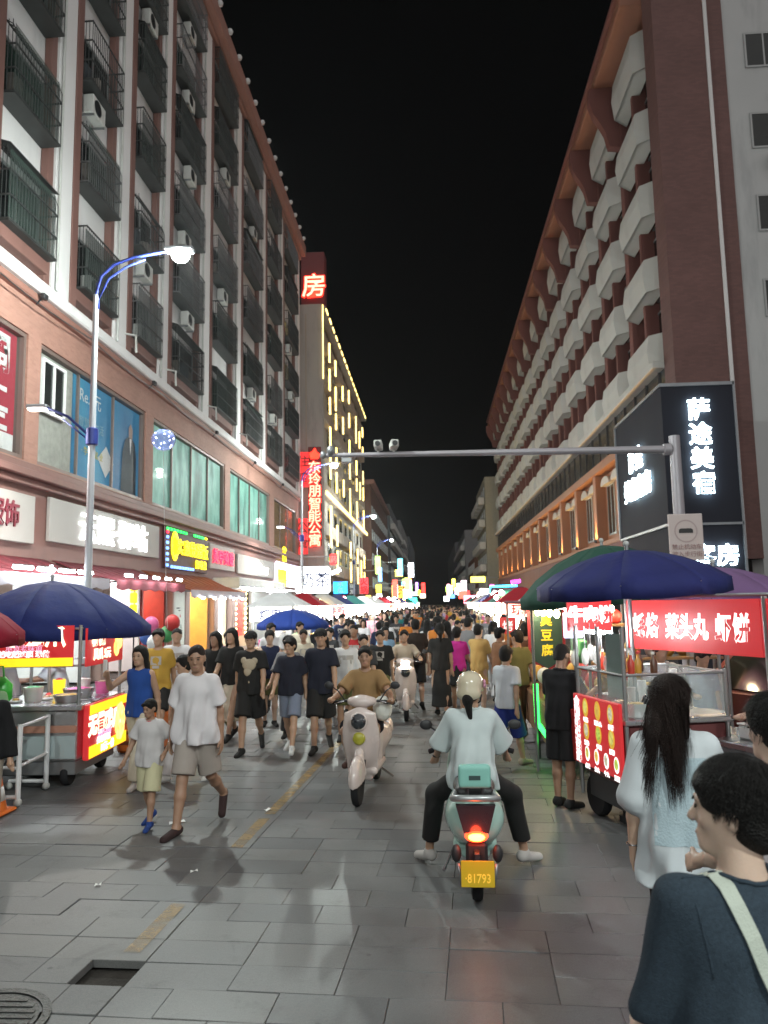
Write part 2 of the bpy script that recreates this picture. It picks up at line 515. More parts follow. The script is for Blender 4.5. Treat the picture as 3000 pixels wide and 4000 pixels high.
# ------------------------------------------------------------------ left apartment building
LX = -9.5
PLASTER = mat('white_plaster', (0.66, 0.64, 0.64), 0.8, var=0.06, scale=0.5, bump=0.15, bscale=60, stain=((0.36, 0.35, 0.35), (1.2, 0.9, 0.12), 0.55))
BROWN = mat('brown_paint', (0.18, 0.088, 0.073), 0.6, var=0.12, scale=0.8, stain=((0.1, 0.05, 0.04), (2, 2, 0.3), 0.5))
BROWNL = mat('red_brown_cornice', (0.27, 0.13, 0.1), 0.6, var=0.1, scale=0.5, stain=((0.15, 0.07, 0.055), (1.5, 0.7, 0.5), 0.5))
TILE = brick_mat('terracotta_mosaic', (0.32, 0.165, 0.125), (0.375, 0.195, 0.15), (0.33, 0.215, 0.18), 0.19, 0.06)
DGLASS = mat('dark_window_glass', (0.015, 0.018, 0.018), 0.12, var=0.3, scale=0.6)
GGLASS = mat('green_window_glass', (0.03, 0.055, 0.045), 0.15, var=0.4, scale=1.0)
ALU = mat('window_frame_metal', (0.35, 0.36, 0.36), 0.45, 0.6, var=0.1)
CAGE = mat('dark_cage_metal', (0.055, 0.058, 0.057), 0.55, 0.5, var=0.4, scale=2)
CAGE2 = mat('steel_cage_metal', (0.15, 0.15, 0.152), 0.4, 0.7, var=0.3, scale=2)
ACW = mat('ac_casing', (0.5, 0.5, 0.48), 0.6, var=0.15, scale=2, stain=((0.2, 0.17, 0.13), (3, 3, 1), 0.7))
BLACKP = mat('black_plastic', (0.02, 0.02, 0.022), 0.5, var=0.3)
GREYM = mat('grey_metal', (0.3, 0.31, 0.32), 0.4, 0.7, var=0.15)

apt = thing('apartment_building', 'white and terracotta apartment block with brown strips and caged windows on the left', 'building', (LX, 30, 0))
STR = [7.4, 11.1, 14.85, 18.55, 22.3, 26.0, 31.1, 36.5, 42.2, 47.5, 53.75]
NF, FH, Z0 = 6, 3.05, 10.05
ZT = Z0 + NF * FH
bw = lambda name, mb, m, **k: build(name, mb, m, apt, world=True, **k)
bw('wall', MB().box(LX - 9, LX - 0.15, 6, 53.6, Z0 - 0.1, ZT + 0.3), PLASTER)
bw('podium_wall', MB().box(LX - 9, LX - 4.0, 6, 53.6, 0, Z0 - 0.15), PLASTER)
# cornice with knobs
bw('cornice', MB().bbox(LX - 0.5, LX + 0.62, 6, 53.9, ZT - 0.2, ZT + 0.62, 0.05), BROWNL)
bw('cornice_moulding', MB().bbox(LX - 0.3, LX + 0.3, 6, 53.8, ZT - 0.5, ZT - 0.2, 0.04), BROWNL)
kn = MB().lathe([(0.0001, -0.13), (0.1, -0.11), (0.14, 0), (0.1, 0.11), (0.0001, 0.13)], 8)
me0 = None
for i in range(26):
    y = 10 + i * 1.7
    if me0 is None:
        o = build('roof_tile_end', kn, mat('pale_tile', (0.5, 0.5, 0.5), 0.6), apt); me0 = o.data
    else: o = mesh_obj('roof_tile_end', me0, None, apt)
    o.location = (0.68, y - 30, ZT + 0.58)
# ledge between podium and flats
bw('ledge', MB().bbox(LX - 0.3, LX + 0.28, 6, 53.8, Z0 - 0.35, Z0 - 0.02, 0.04), PLASTER)
bw('ledge_moulding', MB().bbox(LX - 0.3, LX + 0.16, 6, 53.8, Z0 - 0.55, Z0 - 0.35, 0.03), BROWNL)

def cage_mesh(w, h, d, rng, curved=False):
    """projecting window cage: uprights, rails, sheet roof and tray"""
    mb = MB(); t = 0.011
    n = max(6, int(w / 0.12))
    prof = [(d, 0.0), (d, h * 0.8), (d * 0.82, h * 0.93), (d * 0.45, h)] if curved else [(d, 0), (d, h)]
    for i in range(n + 1):
        y = w * i / n
        for (a, b) in zip(prof[:-1], prof[1:]):
            mb.tube([(a[0], y, a[1]), (b[0], y, b[1])], t, 4, cap=False)
    for s in (0, w):
        for k in range(1, 5):
            mb.tube([(d * k / 5, s, 0), (d * k / 5, s, h)], t, 4, cap=False)
    for z in (0.03, h * 0.33, h * 0.66, h - 0.03):
        dd = d if z < h * 0.8 or not curved else d * 0.5
        mb.box(dd - 0.015, dd + 0.015, 0, w, z - 0.018, z + 0.018)
        for s in (0, w): mb.box(0, dd, s - 0.015, s + 0.015, z - 0.018, z + 0.018)
    return mb

CM, TM, RM, WM, PM = {}, {}, {}, {}, {}
ac_proto = None
def make_ac(parent, loc, rz=PI / 2, sc=1.0):
    """condenser: casing, fan ring and grille, bracket"""
    global ac_proto
    if ac_proto is None:
        a = build('air_conditioner', MB().bbox(-0.4, 0.4, -0.15, 0.15, 0, 0.56, 0.02), ACW, parent)
        g_ = MB().lathe([(0.2, 0), (0.21, 0.02), (0.23, 0.02), (0.23, 0)], 20, (-0.1, -0.155, 0.28), 'Y')
        for k in range(5):
            g_.lathe([(0.035 * k + 0.015, -0.012), (0.035 * k + 0.02, -0.016), (0.035 * k + 0.025, -0.012)], 16, (-0.1, -0.152, 0.28), 'Y')
        build('fan_grille', g_, BLACKP, a)
        build('bracket', MB().box(-0.35, -0.31, -0.15, 0.3, -0.06, -0.005).box(0.31, 0.35, -0.15, 0.3, -0.06, -0.005), GREYM, a)
        ac_proto = a
    else:
        a = copy_tree(ac_proto, parent)
    a.location = loc; a.rotation_euler = (0, 0, rz); a.scale = (sc,) * 3
    return a

for i in range(len(STR) - 1):
    y0, y1 = STR[i], STR[i + 1]; bayw = y1 - y0
    pil = bayw * 0.24; st = 0.34; thin = 0.28
    c0 = y0 + st + 0.06; c1 = y1 - pil - thin - 0.03; cw = c1 - c0
    bw('brown_strip', MB().bbox(LX - 0.14, LX + 0.16, y0, y0 + st, Z0, ZT - 0.55, 0.015), BROWN)
    bw('thin_strip', MB().bbox(LX - 0.14, LX + 0.06, y1 - pil - thin, y1 - pil, Z0, ZT - 0.55, 0.015), BROWN)
    bw('pilaster', MB().bbox(LX - 0.13, LX + 0.13, y1 - pil, y1 - 0.002, Z0, ZT - 0.55, 0.02), PLASTER)
    bw('sill_frame', MB().bbox(LX - 0.14, LX + 0.155, y0 + st, y1 - pil - thin - 0.002, Z0 + 0.3, Z0 + 0.62, 0.015), BROWN)
    bw('drain_pipe', MB().tube([(LX + 0.18, y1 - pil + 0.12, Z0 + 0.05), (LX + 0.18, y1 - pil + 0.12, ZT - 0.6)], 0.04, 6), ACW)
    for f in range(NF):
        zb = Z0 + 0.63 + f * FH
        rng = random.Random(i * 31 + f)
        h = 1.8
        key = round(cw, 2)
        # window: frame > pane, mullions
        if key not in WM:
            fr = MB()
            for (a, b, c, d) in ((0, cw, 0, 0.07), (0, cw, h - 0.17, h - 0.1), (0, 0.07, 0.07, h - 0.17), (cw - 0.07, cw, 0.07, h - 0.17), (cw / 2 - 0.03, cw / 2 + 0.03, 0.07, h - 0.17)):
                fr.box(-0.149, -0.09, a, b, c, d)
            w_ = build('window', fr, ALU, apt); WM[key] = w_.data
            p_ = build('pane', MB().box(-0.146, -0.12, 0.07, cw - 0.07, 0.07, h - 0.17), DGLASS, w_); PM[key] = p_.data
        else:
            w_ = mesh_obj('window', WM[key], None, apt); p_ = mesh_obj('pane', PM[key], None, w_)
        if rng.random() < 0.45:
            p_.material_slots[0].link = 'OBJECT'; p_.material_slots[0].material = GGLASS
        w_.location = (0, c0 - 30, zb)
        # cage
        cv = rng.random() < 0.3; k2 = (key, cv)
        if k2 not in CM:
            cg = build('window_cage', cage_mesh(cw + 0.02, h, 0.5, rng, cv), CAGE, apt); CM[k2] = cg.data
        else: cg = mesh_obj('window_cage', CM[k2], None, apt)
        cg.location = (-0.13, c0 - 30, zb)
        if rng.random() < 0.35:
            cg.material_slots[0].link = 'OBJECT'; cg.material_slots[0].material = CAGE2
        # tray and sheet roof of the cage
        if key not in TM:
            o = build('tray', MB().box(0, 0.5, 0, cw, -0.015, 0.02), CAGE, cg); TM[key] = o.data
            o = build('sheet_roof', MB().add([(0, -0.05, h + 0.14), (0, cw + 0.07, h + 0.14), (0.5, cw + 0.07, h - 0.02), (0.5, -0.05, h - 0.02), (0, -0.05, h + 0.165), (0, cw + 0.07, h + 0.165), (0.5, cw + 0.07, h), (0.5, -0.05, h)],
                      [(0, 1, 2, 3), (7, 6, 5, 4), (0, 4, 5, 1), (1, 5, 6, 2), (2, 6, 7, 3), (3, 7, 4, 0)]), CAGE, cg); RM[key] = o.data
        else:
            mesh_obj('tray', TM[key], None, cg)
            if rng.random() < 0.3: mesh_obj('sheet_roof', RM[key], None, cg)
        # wire netting fixed inside the bars of many cages
        if rng.random() < 0.6:
            if ('net', key) not in TM: o = build('wire_netting', MB().box(0.452, 0.458, 0.02, cw - 0.02, 0.03, h - 0.1), glass('dark_green_netting', (0.04, 0.065, 0.055), 0.8, 0.38), cg); TM[('net', key)] = o.data
            else: mesh_obj('wire_netting', TM[('net', key)], None, cg)
        # clutter kept in the cage
        if rng.random() < 0.8:
            for _ in range(rng.randint(2, 5)):
                jb = MB()
                a = rng.uniform(0.05, cw - 0.5); ww = rng.uniform(0.12, 0.45); hh = rng.uniform(0.15, 0.9)
                jb.bbox(0.06, 0.06 + rng.uniform(0.12, 0.3), a, a + ww, 0.022, hh, 0.02)
                build('stored_box', jb, mat('clutter_%d' % rng.randint(0, 3), random.choice(((0.1, 0.09, 0.08), (0.2, 0.18, 0.16), (0.06, 0.07, 0.08), (0.25, 0.22, 0.2))), 0.8, var=0.5, scale=4), cg)
        if rng.random() < 0.3 or (i == 3 and f == 2):
            make_ac(apt, (0.12, c0 - 30 + cw * rng.uniform(0.35, 0.6), zb - 0.72 if f else zb + 0.05), PI / 2)
# drain pipe bits and wall lamps on the ledge
for y in (17.0, 24.3, 31.8, 39.0, 46.5):
    p = build('ledge_floodlight', MB().bbox(-0.06, 0.06, -0.1, 0.1, 0, 0.14, 0.02).tube([(-0.05, 0, 0.05), (-0.2, 0, -0.12)], 0.02, 6), BLACKP, apt)
    p.location = (0.3, y - 30, Z0 - 0.5)
for y in (22.2, 25.85, 30.95, 36.3):
    bw('waste_pipe', MB().tube([(LX + 0.12, y, Z0 + 0.55), (LX + 0.5, y - 0.05, Z0 + 0.45), (LX + 0.52, y - 0.05, Z0 - 0.1)], 0.035, 6), ACW)

cb = []
for k in range(60):
    y = 8 + k * 0.76; cb.append((LX + 0.34, y, Z0 - 0.62 - 0.12 * abs(math.sin(k * 0.42))))
bw('sagging_cable', MB().tube(cb, 0.018, 5), BLACKP)
# podium: tile facing with four big windows
WIN = [(9.0, 16.9), (17.5, 24.4), (25.1, 34.2), (35.1, 44.0), (45.2, 52.6)]
WZ0, WZ1 = 5.6, 8.65
mb = MB(); ys = [6.0] + [q for w in WIN for q in w] + [53.6]
for a, b in zip(ys[0::2], ys[1::2]): mb.box(LX - 0.5, LX, a, b, WZ0, WZ1)
mb.box(LX - 0.5, LX, 6, 53.6, WZ1, Z0 - 0.552); mb.box(LX - 0.5, LX, 6, 53.6, 5.0, WZ0)
bw('tile_facing', mb, TILE)
MOULD = mat('brown_moulding', (0.2, 0.1, 0.085), 0.55, var=0.1, scale=0.6, stain=((0.09, 0.05, 0.045), (1, 1, 1), 0.5))
for k, (dx, z0, z1) in enumerate(((0.22, 5.32, 5.5), (0.34, 5.14, 5.32), (0.2, 4.96, 5.14))):
    bw('moulding', MB().bbox(LX - 0.2, LX + dx, 6, 53.85 + k * 0.004, z0 + 0.001, z1 - 0.001, 0.02), MOULD)
bw('fascia', MB().box(LX - 0.5, LX + 0.05, 6, 53.6, 3.2, 4.958), MOULD)
bw('fascia_foot', MB().bbox(LX - 0.2, LX + 0.2, 6, 53.7, 3.06, 3.25, 0.02), MOULD)
bw('shop_ceiling', MB().box(LX - 4.2, LX - 0.1, 6, 53.6, 2.98, 3.055), PLASTER)
for (a, b) in WIN:
    fr = MB()
    for (c, d, e, f) in ((a, b, WZ0, WZ0 + 0.1), (a, b, WZ1 - 0.1, WZ1), (a, a + 0.1, WZ0 + 0.1, WZ1 - 0.1), (b - 0.1, b, WZ0 + 0.1, WZ1 - 0.1)):
        fr.box(LX - 0.3, LX - 0.05, c, d, e, f)
    n = max(3, round((b - a) / 2.2))
    for k in range(1, n): fr.box(LX - 0.25, LX - 0.12, a + (b - a) * k / n - 0.03, a + (b - a) * k / n + 0.03, WZ0 + 0.1, WZ1 - 0.1)
    w_ = bw('show_window', fr, mat('taupe_frame', (0.22, 0.16, 0.14), 0.5, 0.3))
    build('pane', MB().box(LX - 0.16, LX - 0.15, a + 0.1, b - 0.1, WZ0 + 0.1, WZ1 - 0.1), glass('shop_glass', (0.1, 0.12, 0.12), 0.03, 0.12), w_, world=True)

# posters behind the glass
def print_mat(name, cols, scale, seed, stretch=(1, 1, 1)):
    m, nt, b = _nodes(name); N, L = nt.nodes, nt.links
    tc = N.new('ShaderNodeTexCoord'); mp = N.new('ShaderNodeMapping'); mp.inputs['Location'].default_value = (seed, seed * 2, 0); mp.inputs['Scale'].default_value = stretch
    L.new(tc.outputs['Object'], mp.inputs[0])
    n = N.new('ShaderNodeTexNoise'); n.inputs['Scale'].default_value = scale; n.inputs['Detail'].default_value = 3
    L.new(mp.outputs[0], n.inputs['Vector'])
    cr = N.new('ShaderNodeValToRGB'); cr.color_ramp.elements[0].position = 0.3; cr.color_ramp.elements[1].position = 0.72
    cr.color_ramp.elements[0].color = (*cols[0], 1); cr.color_ramp.elements[1].color = (*cols[-1], 1)
    for k, c in enumerate(cols[1:-1]):
        e = cr.color_ramp.elements.new(0.3 + 0.42 * (k + 1) / (len(cols) - 1)); e.color = (*c, 1)
    L.new(n.outputs['Fac'], cr.inputs[0]); L.new(cr.outputs[0], b.inputs['Base Color'])
    b.inputs['Roughness'].default_value = 0.55
    L.new(cr.outputs[0], b.inputs['Emission Color']); b.inputs['Emission Strength'].default_value = 0.35   # backlit by the shop
    return m
WHITEP = mat('white_print', (0.8, 0.8, 0.8), 0.6)
DKP = mat('dark_print', (0.03, 0.04, 0.06), 0.6)
def poster(label, y0, y1, m, z0=WZ0 + 0.12, z1=WZ1 - 0.12):
    t = thing('poster', label, 'poster', (LX - 0.2, (y0 + y1) / 2, z0))
    build('sheet', MB().box(LX - 0.215, LX - 0.2, y0, y1, z0, z1), m, t, world=True)
    return t
t = poster('red window poster with big white characters at the left edge of the street', 13.2, 16.75, print_mat('red_poster', ((0.24, 0.01, 0.025), (0.33, 0.015, 0.035)), 0.6, 3))
for k, ch in enumerate('调上云'):
    lettering(ch, WHITEP, t, (0.02, 1.0, 2.25 - k * 0.92), PI / 2, size=1.0, depth=0.01, bold=0.02)
build('white_border', MB().box(0.002, 0.012, -1.75, 1.75, -0.02, 0.42), WHITEP, t)
t = poster('blue window poster with a man in a dark suit and a white diamond', 19.6, 24.3, print_mat('blue_poster', ((0.012, 0.09, 0.2), (0.02, 0.16, 0.3), (0.04, 0.25, 0.38)), 0.5, 8, (1, 1, 0.5)))
def plate(poly, m, x=0.018):  # flat printed shape on the poster (y, z)
    build('printed_shape', MB().prism(poly, -x, -x + 0.004, Matrix.Rotation(PI / 2, 4, 'Z')), m, t)
plate([(0.9, 0.0), (1.0, 1.3), (1.2, 1.72), (1.45, 1.86), (1.75, 1.86), (1.98, 1.7), (2.1, 1.3), (2.12, 0.0)], DKP)
plate([(1.47, 1.84), (1.44, 2.15), (1.6, 2.32), (1.77, 2.15), (1.74, 1.84)], mat('printed_skin', (0.4, 0.27, 0.22), 0.6), 0.024)
plate([(1.52, 1.82), (1.6, 1.3), (1.69, 1.82)], WHITEP, 0.026)
plate([(-0.75, 0.75), (-0.2, 1.2), (0.35, 0.75), (-0.2, 0.25)], WHITEP)
lettering('Re.0元', WHITEP, t, (0.02, -1.3, 2.35), PI / 2, size=0.5, depth=0.006)
lettering('智慧新生活', mat('pale_blue_print', (0.25, 0.45, 0.55), 0.6), t, (0.02, -1.2, 1.6), PI / 2, size=0.32, depth=0.006)
lettering('· 学 成 就 业', mat('yellow_print', (0.6, 0.5, 0.08), 0.6), t, (0.02, -1.1, 0.8), PI / 2, size=0.26, depth=0.006)
poster('pale curtain blind in the first window beside the blue poster', 17.65, 19.55, mat('curtain_cloth', (0.5, 0.5, 0.45), 0.85, var=0.25, scale=5))
TEAL = ((0.03, 0.1, 0.085), (0.09, 0.26, 0.21), (0.2, 0.44, 0.36), (0.12, 0.32, 0.25))
poster('wide teal photo print filling the second window', 25.25, 34.05, print_mat('teal_print', TEAL, 1.1, 5, (1, 1, 0.45)))
poster('narrower teal photo print in the third window further down the street', 35.25, 43.9, print_mat('teal_print_b', TEAL, 1.4, 17, (1, 1, 0.35)))
poster('ochre curtain in the last podium window before the red neon', 45.3, 52.5, mat('ochre_curtain', (0.3, 0.17, 0.06), 0.8, var=0.4, scale=3))
# window air conditioner in the first window and its frame
fr = MB()
for q in ((17.75, 18.95, 7.0, 7.08), (17.75, 18.95, 8.3, 8.38), (17.75, 17.83, 7.08, 8.3), (18.87, 18.95, 7.08, 8.3), (18.3, 18.38, 7.08, 8.3)): fr.box(LX - 0.13, LX - 0.06, *q)
w_ = bw('vent_window', fr, WHITEP)
build('pane', MB().box(LX - 0.12, LX - 0.1, 17.83, 18.87, 7.08, 8.3), DGLASS, w_, world=True)
# ------------------------------------------------------------------ right apartment building with bay balconies
RX = 8.8
RBRICK = brick_mat('red_brown_facing', (0.125, 0.06, 0.054), (0.15, 0.072, 0.064), (0.1, 0.058, 0.054), 0.24, 0.07, 'XZ')
RBROWN = mat('balcony_pier_paint', (0.17, 0.062, 0.052), 0.65, var=0.12, scale=0.8, stain=((0.08, 0.045, 0.04), (1.5, 1.5, 0.3), 0.5))
OFFW = mat('offwhite_render', (0.5, 0.49, 0.46), 0.85, var=0.07, scale=0.7, bump=0.2, bscale=40, stain=((0.3, 0.28, 0.26), (1.4, 1.4, 0.25), 0.5))
GREYW = mat('grey_render', (0.46, 0.46, 0.46), 0.85, var=0.08, scale=0.6, bump=0.2, stain=((0.25, 0.25, 0.26), (1.2, 1.2, 0.2), 0.6))
EAVE = mat('orange_eave_paint', (0.28, 0.12, 0.075), 0.65, var=0.1)
OCHRE = mat('orange_podium_paint', (0.34, 0.15, 0.08), 0.6, var=0.12, scale=1)
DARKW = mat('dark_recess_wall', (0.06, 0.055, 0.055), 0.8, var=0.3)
RB = thing('balcony_building', 'tall brick red block with rows of white bay balconies on the right', 'building', (RX, 60, 0))
rw = lambda name, mb, m, **k: build(name, mb, m, RB, world=True, **k)
RY0, RY1 = 27.2, 101.0
RZ0, RFH, RNF = 10.95, 3.13, 4
RZT = RZ0 + RNF * RFH + 2.15     # underside of the eave
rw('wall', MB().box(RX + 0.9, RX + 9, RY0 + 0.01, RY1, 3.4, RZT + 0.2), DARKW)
rw('brick_pier', MB().box(RX + 0.1, RX + 2.0, RY0 - 0.25, RY0 + 0.9, 3.4, RZT + 1.5), RBRICK)
rw('pier_trim', MB().bbox(RX + 2.0, RX + 2.14, RY0 - 0.3, RY0 + 0.9, 3.4, RZT + 1.5, 0.02), PLASTER)
rw('brick_return', MB().box(RX + 2.14, RX + 2.75, RY0 - 0.12, RY0 + 0.9, 3.4, RZT + 1.5), RBRICK)
rw('end_wall', MB().box(RX + 2.75, RX + 14, RY0 - 0.05, RY0 + 0.9, 0, RZT + 1.5), GREYW)
# end wall windows
for f in range(6):
    z = 8.9 + f * 3.25 if f else 5.6
    w_ = rw('window', MB().box(RX + 3.5, RX + 4.9, RY0 - 0.1, RY0 - 0.052, z, z + 0.07).box(RX + 3.5, RX + 4.9, RY0 - 0.1, RY0 - 0.052, z + 1.35, z + 1.42)
            .box(RX + 3.5, RX + 3.57, RY0 - 0.1, RY0 - 0.052, z + 0.07, z + 1.35).box(RX + 4.83, RX + 4.9, RY0 - 0.1, RY0 - 0.052, z + 0.07, z + 1.35).box(RX + 4.17, RX + 4.23, RY0 - 0.1, RY0 - 0.052, z + 0.07, z + 1.35), ALU)
    build('pane', MB().box(RX + 3.57, RX + 4.83, RY0 - 0.085, RY0 - 0.056, z + 0.07, z + 1.35), DGLASS, w_, world=True)
    if f in (2, 3): make_ac(RB, (4.4, RY0 - 0.35 - 60, z - 0.8), 0.0, 1.0)
NB = 15; BP = (RY1 - RY0 - 1.2) / NB
# balconies: angular bay parapet, slab, door behind
def parapet(w, h, d, t=0.12):
    """plan is a flattened hexagon; the front is split by a ridge so each face tilts a little"""
    out = [(-w / 2, 0), (-w / 2 + 0.55, -d), (w / 2 - 0.55, -d), (w / 2, 0)]
    mb = MB(); v = []
    for (y, x) in out:
        v += [(x, y, 0), (x - (0.10 if x < -0.1 else 0), y, h * 0.52), (x, y, h)]
    f = []
    for i in range(3):
        a, b = i * 3, (i + 1) * 3
        f += [(a, b, b + 1, a + 1), (a + 1, b + 1, b + 2, a + 2)]
    n = len(v)
    v += [(min(x + t, 0.0), y * (1 - 0.05), z) for (x, y, z) in v]
    f += [tuple(n + i for i in reversed(q)) for q in f]
    for i in range(3):
        a, b = i * 3, (i + 1) * 3
        f += [(a + 2, b + 2, n + b + 2, n + a + 2), (a, n + a, n + b, b)]
    mb.add(v, f)
    mb.add([(x, y, 0.0) for (y, x) in out] + [(x, y, 0.12) for (y, x) in out], [(3, 2, 1, 0), (4, 5, 6, 7)])
    return mb
parm = doorm = panem = colm = None
for j in range(NB):
    yc = RY0 + 1.2 + BP * (j + 0.5)
    for f in range(-0, RNF):
        z = RZ0 + f * RFH
        dz = 0.0
        if parm is None:
            p = build('balcony_parapet', parapet(BP * 0.86, 1.34, 0.68), OFFW, RB); parm = p.data
        else: p = mesh_obj('balcony_parapet', parm, None, RB)
        p.location = (0.62, yc - 60, z + 0.05)
        if doorm is None:
            fr = MB(); W2 = BP * 0.36
            for (a, b, c, d) in ((-W2, W2, 0, 0.07), (-W2, W2, 2.6, 2.68), (-W2, -W2 + 0.07, 0.07, 2.6), (W2 - 0.07, W2, 0.07, 2.6), (-0.03, 0.03, 0.07, 2.6)):
                fr.box(-0.06, 0.0, a, b, c, d)
            o = build('balcony_door', fr, ALU, RB); doorm = o.data
            q = build('pane', MB().box(-0.03, -0.01, -W2 + 0.07, W2 - 0.07, 0.07, 2.6), DGLASS, o); panem = q.data
        else:
            o = mesh_obj('balcony_door', doorm, None, RB); mesh_obj('pane', panem, None, o)
        o.location = (0.86, yc - 60, z + 0.15)
    # pier between the bays
    rw('pier', MB().bbox(RX + 0.35, RX + 0.9, yc + BP / 2 - 0.28, yc + BP / 2 + 0.28, RZ0, RZT, 0.02), RBROWN)
    rw('slim_pier', MB().bbox(RX + 0.28, RX + 0.9, yc - 0.12, yc + 0.12, RZ0 + 1.8, RZT, 0.02), RBROWN)
    # top floor: parapet under the eave and a curved bracket
    p = mesh_obj('balcony_parapet', parm, None, RB); p.location = (0.62, yc - 60, RZT - 2.15 + 0.05); p.scale = (1, 1, 1.25)
    br = [(0.0, 0.0), (-1.55, 0.0), (-1.58, -0.7), (-1.4, -1.3), (-1.12, -1.75), (-0.9, -2.2), (-0.75, -2.9), (0, -3.0)]
    M = Matrix.Translation((RX + 0.6, yc + BP / 2, RZT)) @ Matrix.Rotation(0, 4, 'Z')
    rw('eave_bracket', MB().prism(br, -0.22, 0.22, M), RBROWN)
rw('eave', MB().bbox(RX - 0.75, RX + 2, RY0 + 0.95, RY1, RZT + 0.002, RZT + 0.5, 0.05), EAVE)
rw('eave_lip', MB().bbox(RX - 0.9, RX - 0.5, RY0 + 0.95, RY1 + 0.1, RZT + 0.5, RZT + 0.72, 0.04), RBROWN)
# ledge, dark glazed strip, orange lit podium
rw('ledge', MB().bbox(RX - 0.35, RX + 1.0, RY0 + 0.9, RY1, RZ0 - 0.28, RZ0, 0.03), OFFW)
STRIPG = mat('dark_glazed_strip', (0.045, 0.042, 0.042), 0.25, var=0.5, scale=0.35)
rw('glazed_strip', MB().box(RX + 0.1, RX + 0.9, RY0 + 0.9, RY1, 8.95, RZ0 - 0.28), STRIPG)
k = 0
y = RY0 + 1.5
mulm = None
while y < RY1:
    if mulm is None: o = rw('mullion', MB().box(RX + 0.04, RX + 0.1, y, y + 0.07, 8.95, RZ0 - 0.28), DARKW); mulm = o.data; y0m = y
    else: o = mesh_obj('mullion', mulm, None, RB); o.location = (0, y - y0m, 0)
    y += 1.75; k += 1
rw('podium_beam', MB().bbox(RX - 0.25, RX + 0.9, RY0 + 0.9, RY1, 8.5, 8.945, 0.03), OCHRE)
rw('podium_wall', MB().box(RX + 0.35, RX + 0.9, RY0 + 0.9, RY1, 3.4, 8.5), OCHRE)
rw('podium_sill', MB().bbox(RX - 0.1, RX + 0.6, RY0 + 0.9, RY1, 4.75, 5.0, 0.03), OCHRE)
colmesh = None; warm = emit('uplight_lens', (1.0, 0.62, 0.22), 20)
upm = None
ys_col = [29.4 + 5.25 * i for i in range(14)]
wnm = wpm = None
for i, y in enumerate(ys_col):
    if colmesh is None:
        o = build('podium_column', MB().bbox(-0.3, 0.3, -0.27, 0.27, 5.0, 8.5, 0.03), OCHRE, RB); colmesh = o.data
    else: o = mesh_obj('podium_column', colmesh, None, RB)
    o.location = (0.12, y - 60, 0)
    for s in (1.0, 3.2):
        if wnm is None:
            fr = MB().box(-0.05, 0, -0.75, 0.75, 0, 0.09).box(-0.05, 0, -0.75, 0.75, 2.5, 2.6).box(-0.05, 0, -0.75, -0.67, 0.09, 2.5).box(-0.05, 0, 0.67, 0.75, 0.09, 2.5).box(-0.05, 0, -0.03, 0.03, 0.09, 2.5)
            o = build('podium_window', fr, ALU, RB); wnm = o.data
            q = build('pane', MB().box(-0.03, -0.01, -0.67, 0.67, 0.09, 2.5), DGLASS, o); wpm = q.data
        else:
            o = mesh_obj('podium_window', wnm, None, RB); mesh_obj('pane', wpm, None, o)
        o.location = (0.345, y + s + 0.55 - 60, 5.3)
    ar = [(-0.9, 0), (0.9, 0)] + [(0.9 * math.cos(t), 0.42 * math.sin(t)) for t in [PI * q / 10 for q in range(1, 10)]]
    for s in (1.55, 3.75):
        M = Matrix.Translation((RX + 0.18, y + s, 7.85)) @ Matrix.Rotation(PI / 2, 4, 'Z')
        rw('window_hood', MB().prism(ar, -0.16, 0.16, M), OFFW)
    # small uplight on the sill at each column
    if upm is None:
        u = build('uplight', MB().lathe([(0.09, 0), (0.11, 0.13), (0.1, 0.14)], 12), BLACKP, RB); upm = u.data
        e = build('uplight_lens', MB().lathe([(0.0001, 0.135), (0.095, 0.135)], 12), warm, u); upe = e.data
    else:
        u = mesh_obj('uplight', upm, None, RB); mesh_obj('uplight_lens', upe, None, u)
    u.location = (-0.22, y - 60, 5.005)
    lamp_light('uplight_lamp', 'SPOT', 260 if i < 10 else 200, (-0.32, y - 60, 5.18), RB, (1.0, 0.56, 0.17), 0.08, (PI, R(6), 0), 150)
# shop units below on the right, mostly behind the stalls
rw('shop_fascia', MB().box(RX - 0.05, RX + 0.9, RY0 + 0.9, RY1, 3.0, 4.75), RBROWN)

# ------------------------------------------------------------------ hotel sign box on the corner
NAVY = mat('navy_sign_panel', (0.02, 0.021, 0.03), 0.8, var=0.2, scale=0.8)
TRIM = mat('grey_sign_trim', (0.25, 0.26, 0.28), 0.4, 0.5)
GLOW = emit('cool_white_letters', (0.72, 0.93, 1.0), 7.0)
hs = thing('hotel_sign', 'dark corner sign box with tall glowing white characters beside the brick tower', 'sign', (7.0, 22.6, 0))
hw = lambda name, mb, m, **k: build(name, mb, m, hs, world=True, **k)
hw('sign_box', MB().box(7.0, 9.1, 22.6, 28.2, 4.26, 8.42), NAVY)
hw('lower_box', MB().box(7.02, 9.12, 22.62, 28.2, 0.0, 4.2), NAVY)
for nm, a in (('frame_edge', (6.96, 9.14, 22.56, 22.64, 8.4, 8.5)), ('frame_edge', (6.96, 9.14, 22.56, 22.64, 4.2, 4.27)), ('frame_edge', (9.1, 9.16, 22.56, 22.66, 0, 8.5)),
          ('frame_edge', (6.95, 7.02, 22.66, 28.2, 8.4, 8.5)), ('frame_edge', (6.95, 7.03, 22.66, 28.2, 4.19, 4.27)), ('frame_edge', (6.94, 7.02, 28.2, 28.28, 4.27, 8.4))):
    hw(nm, MB().box(*a), TRIM)
for k, ch in enumerate('萨途美宿'):
    lettering(ch, GLOW, hs, (1.05, -0.09, 7.66 - k * 0.735), 0, size=0.7, depth=0.06, bold=0.01, sx=0.98)
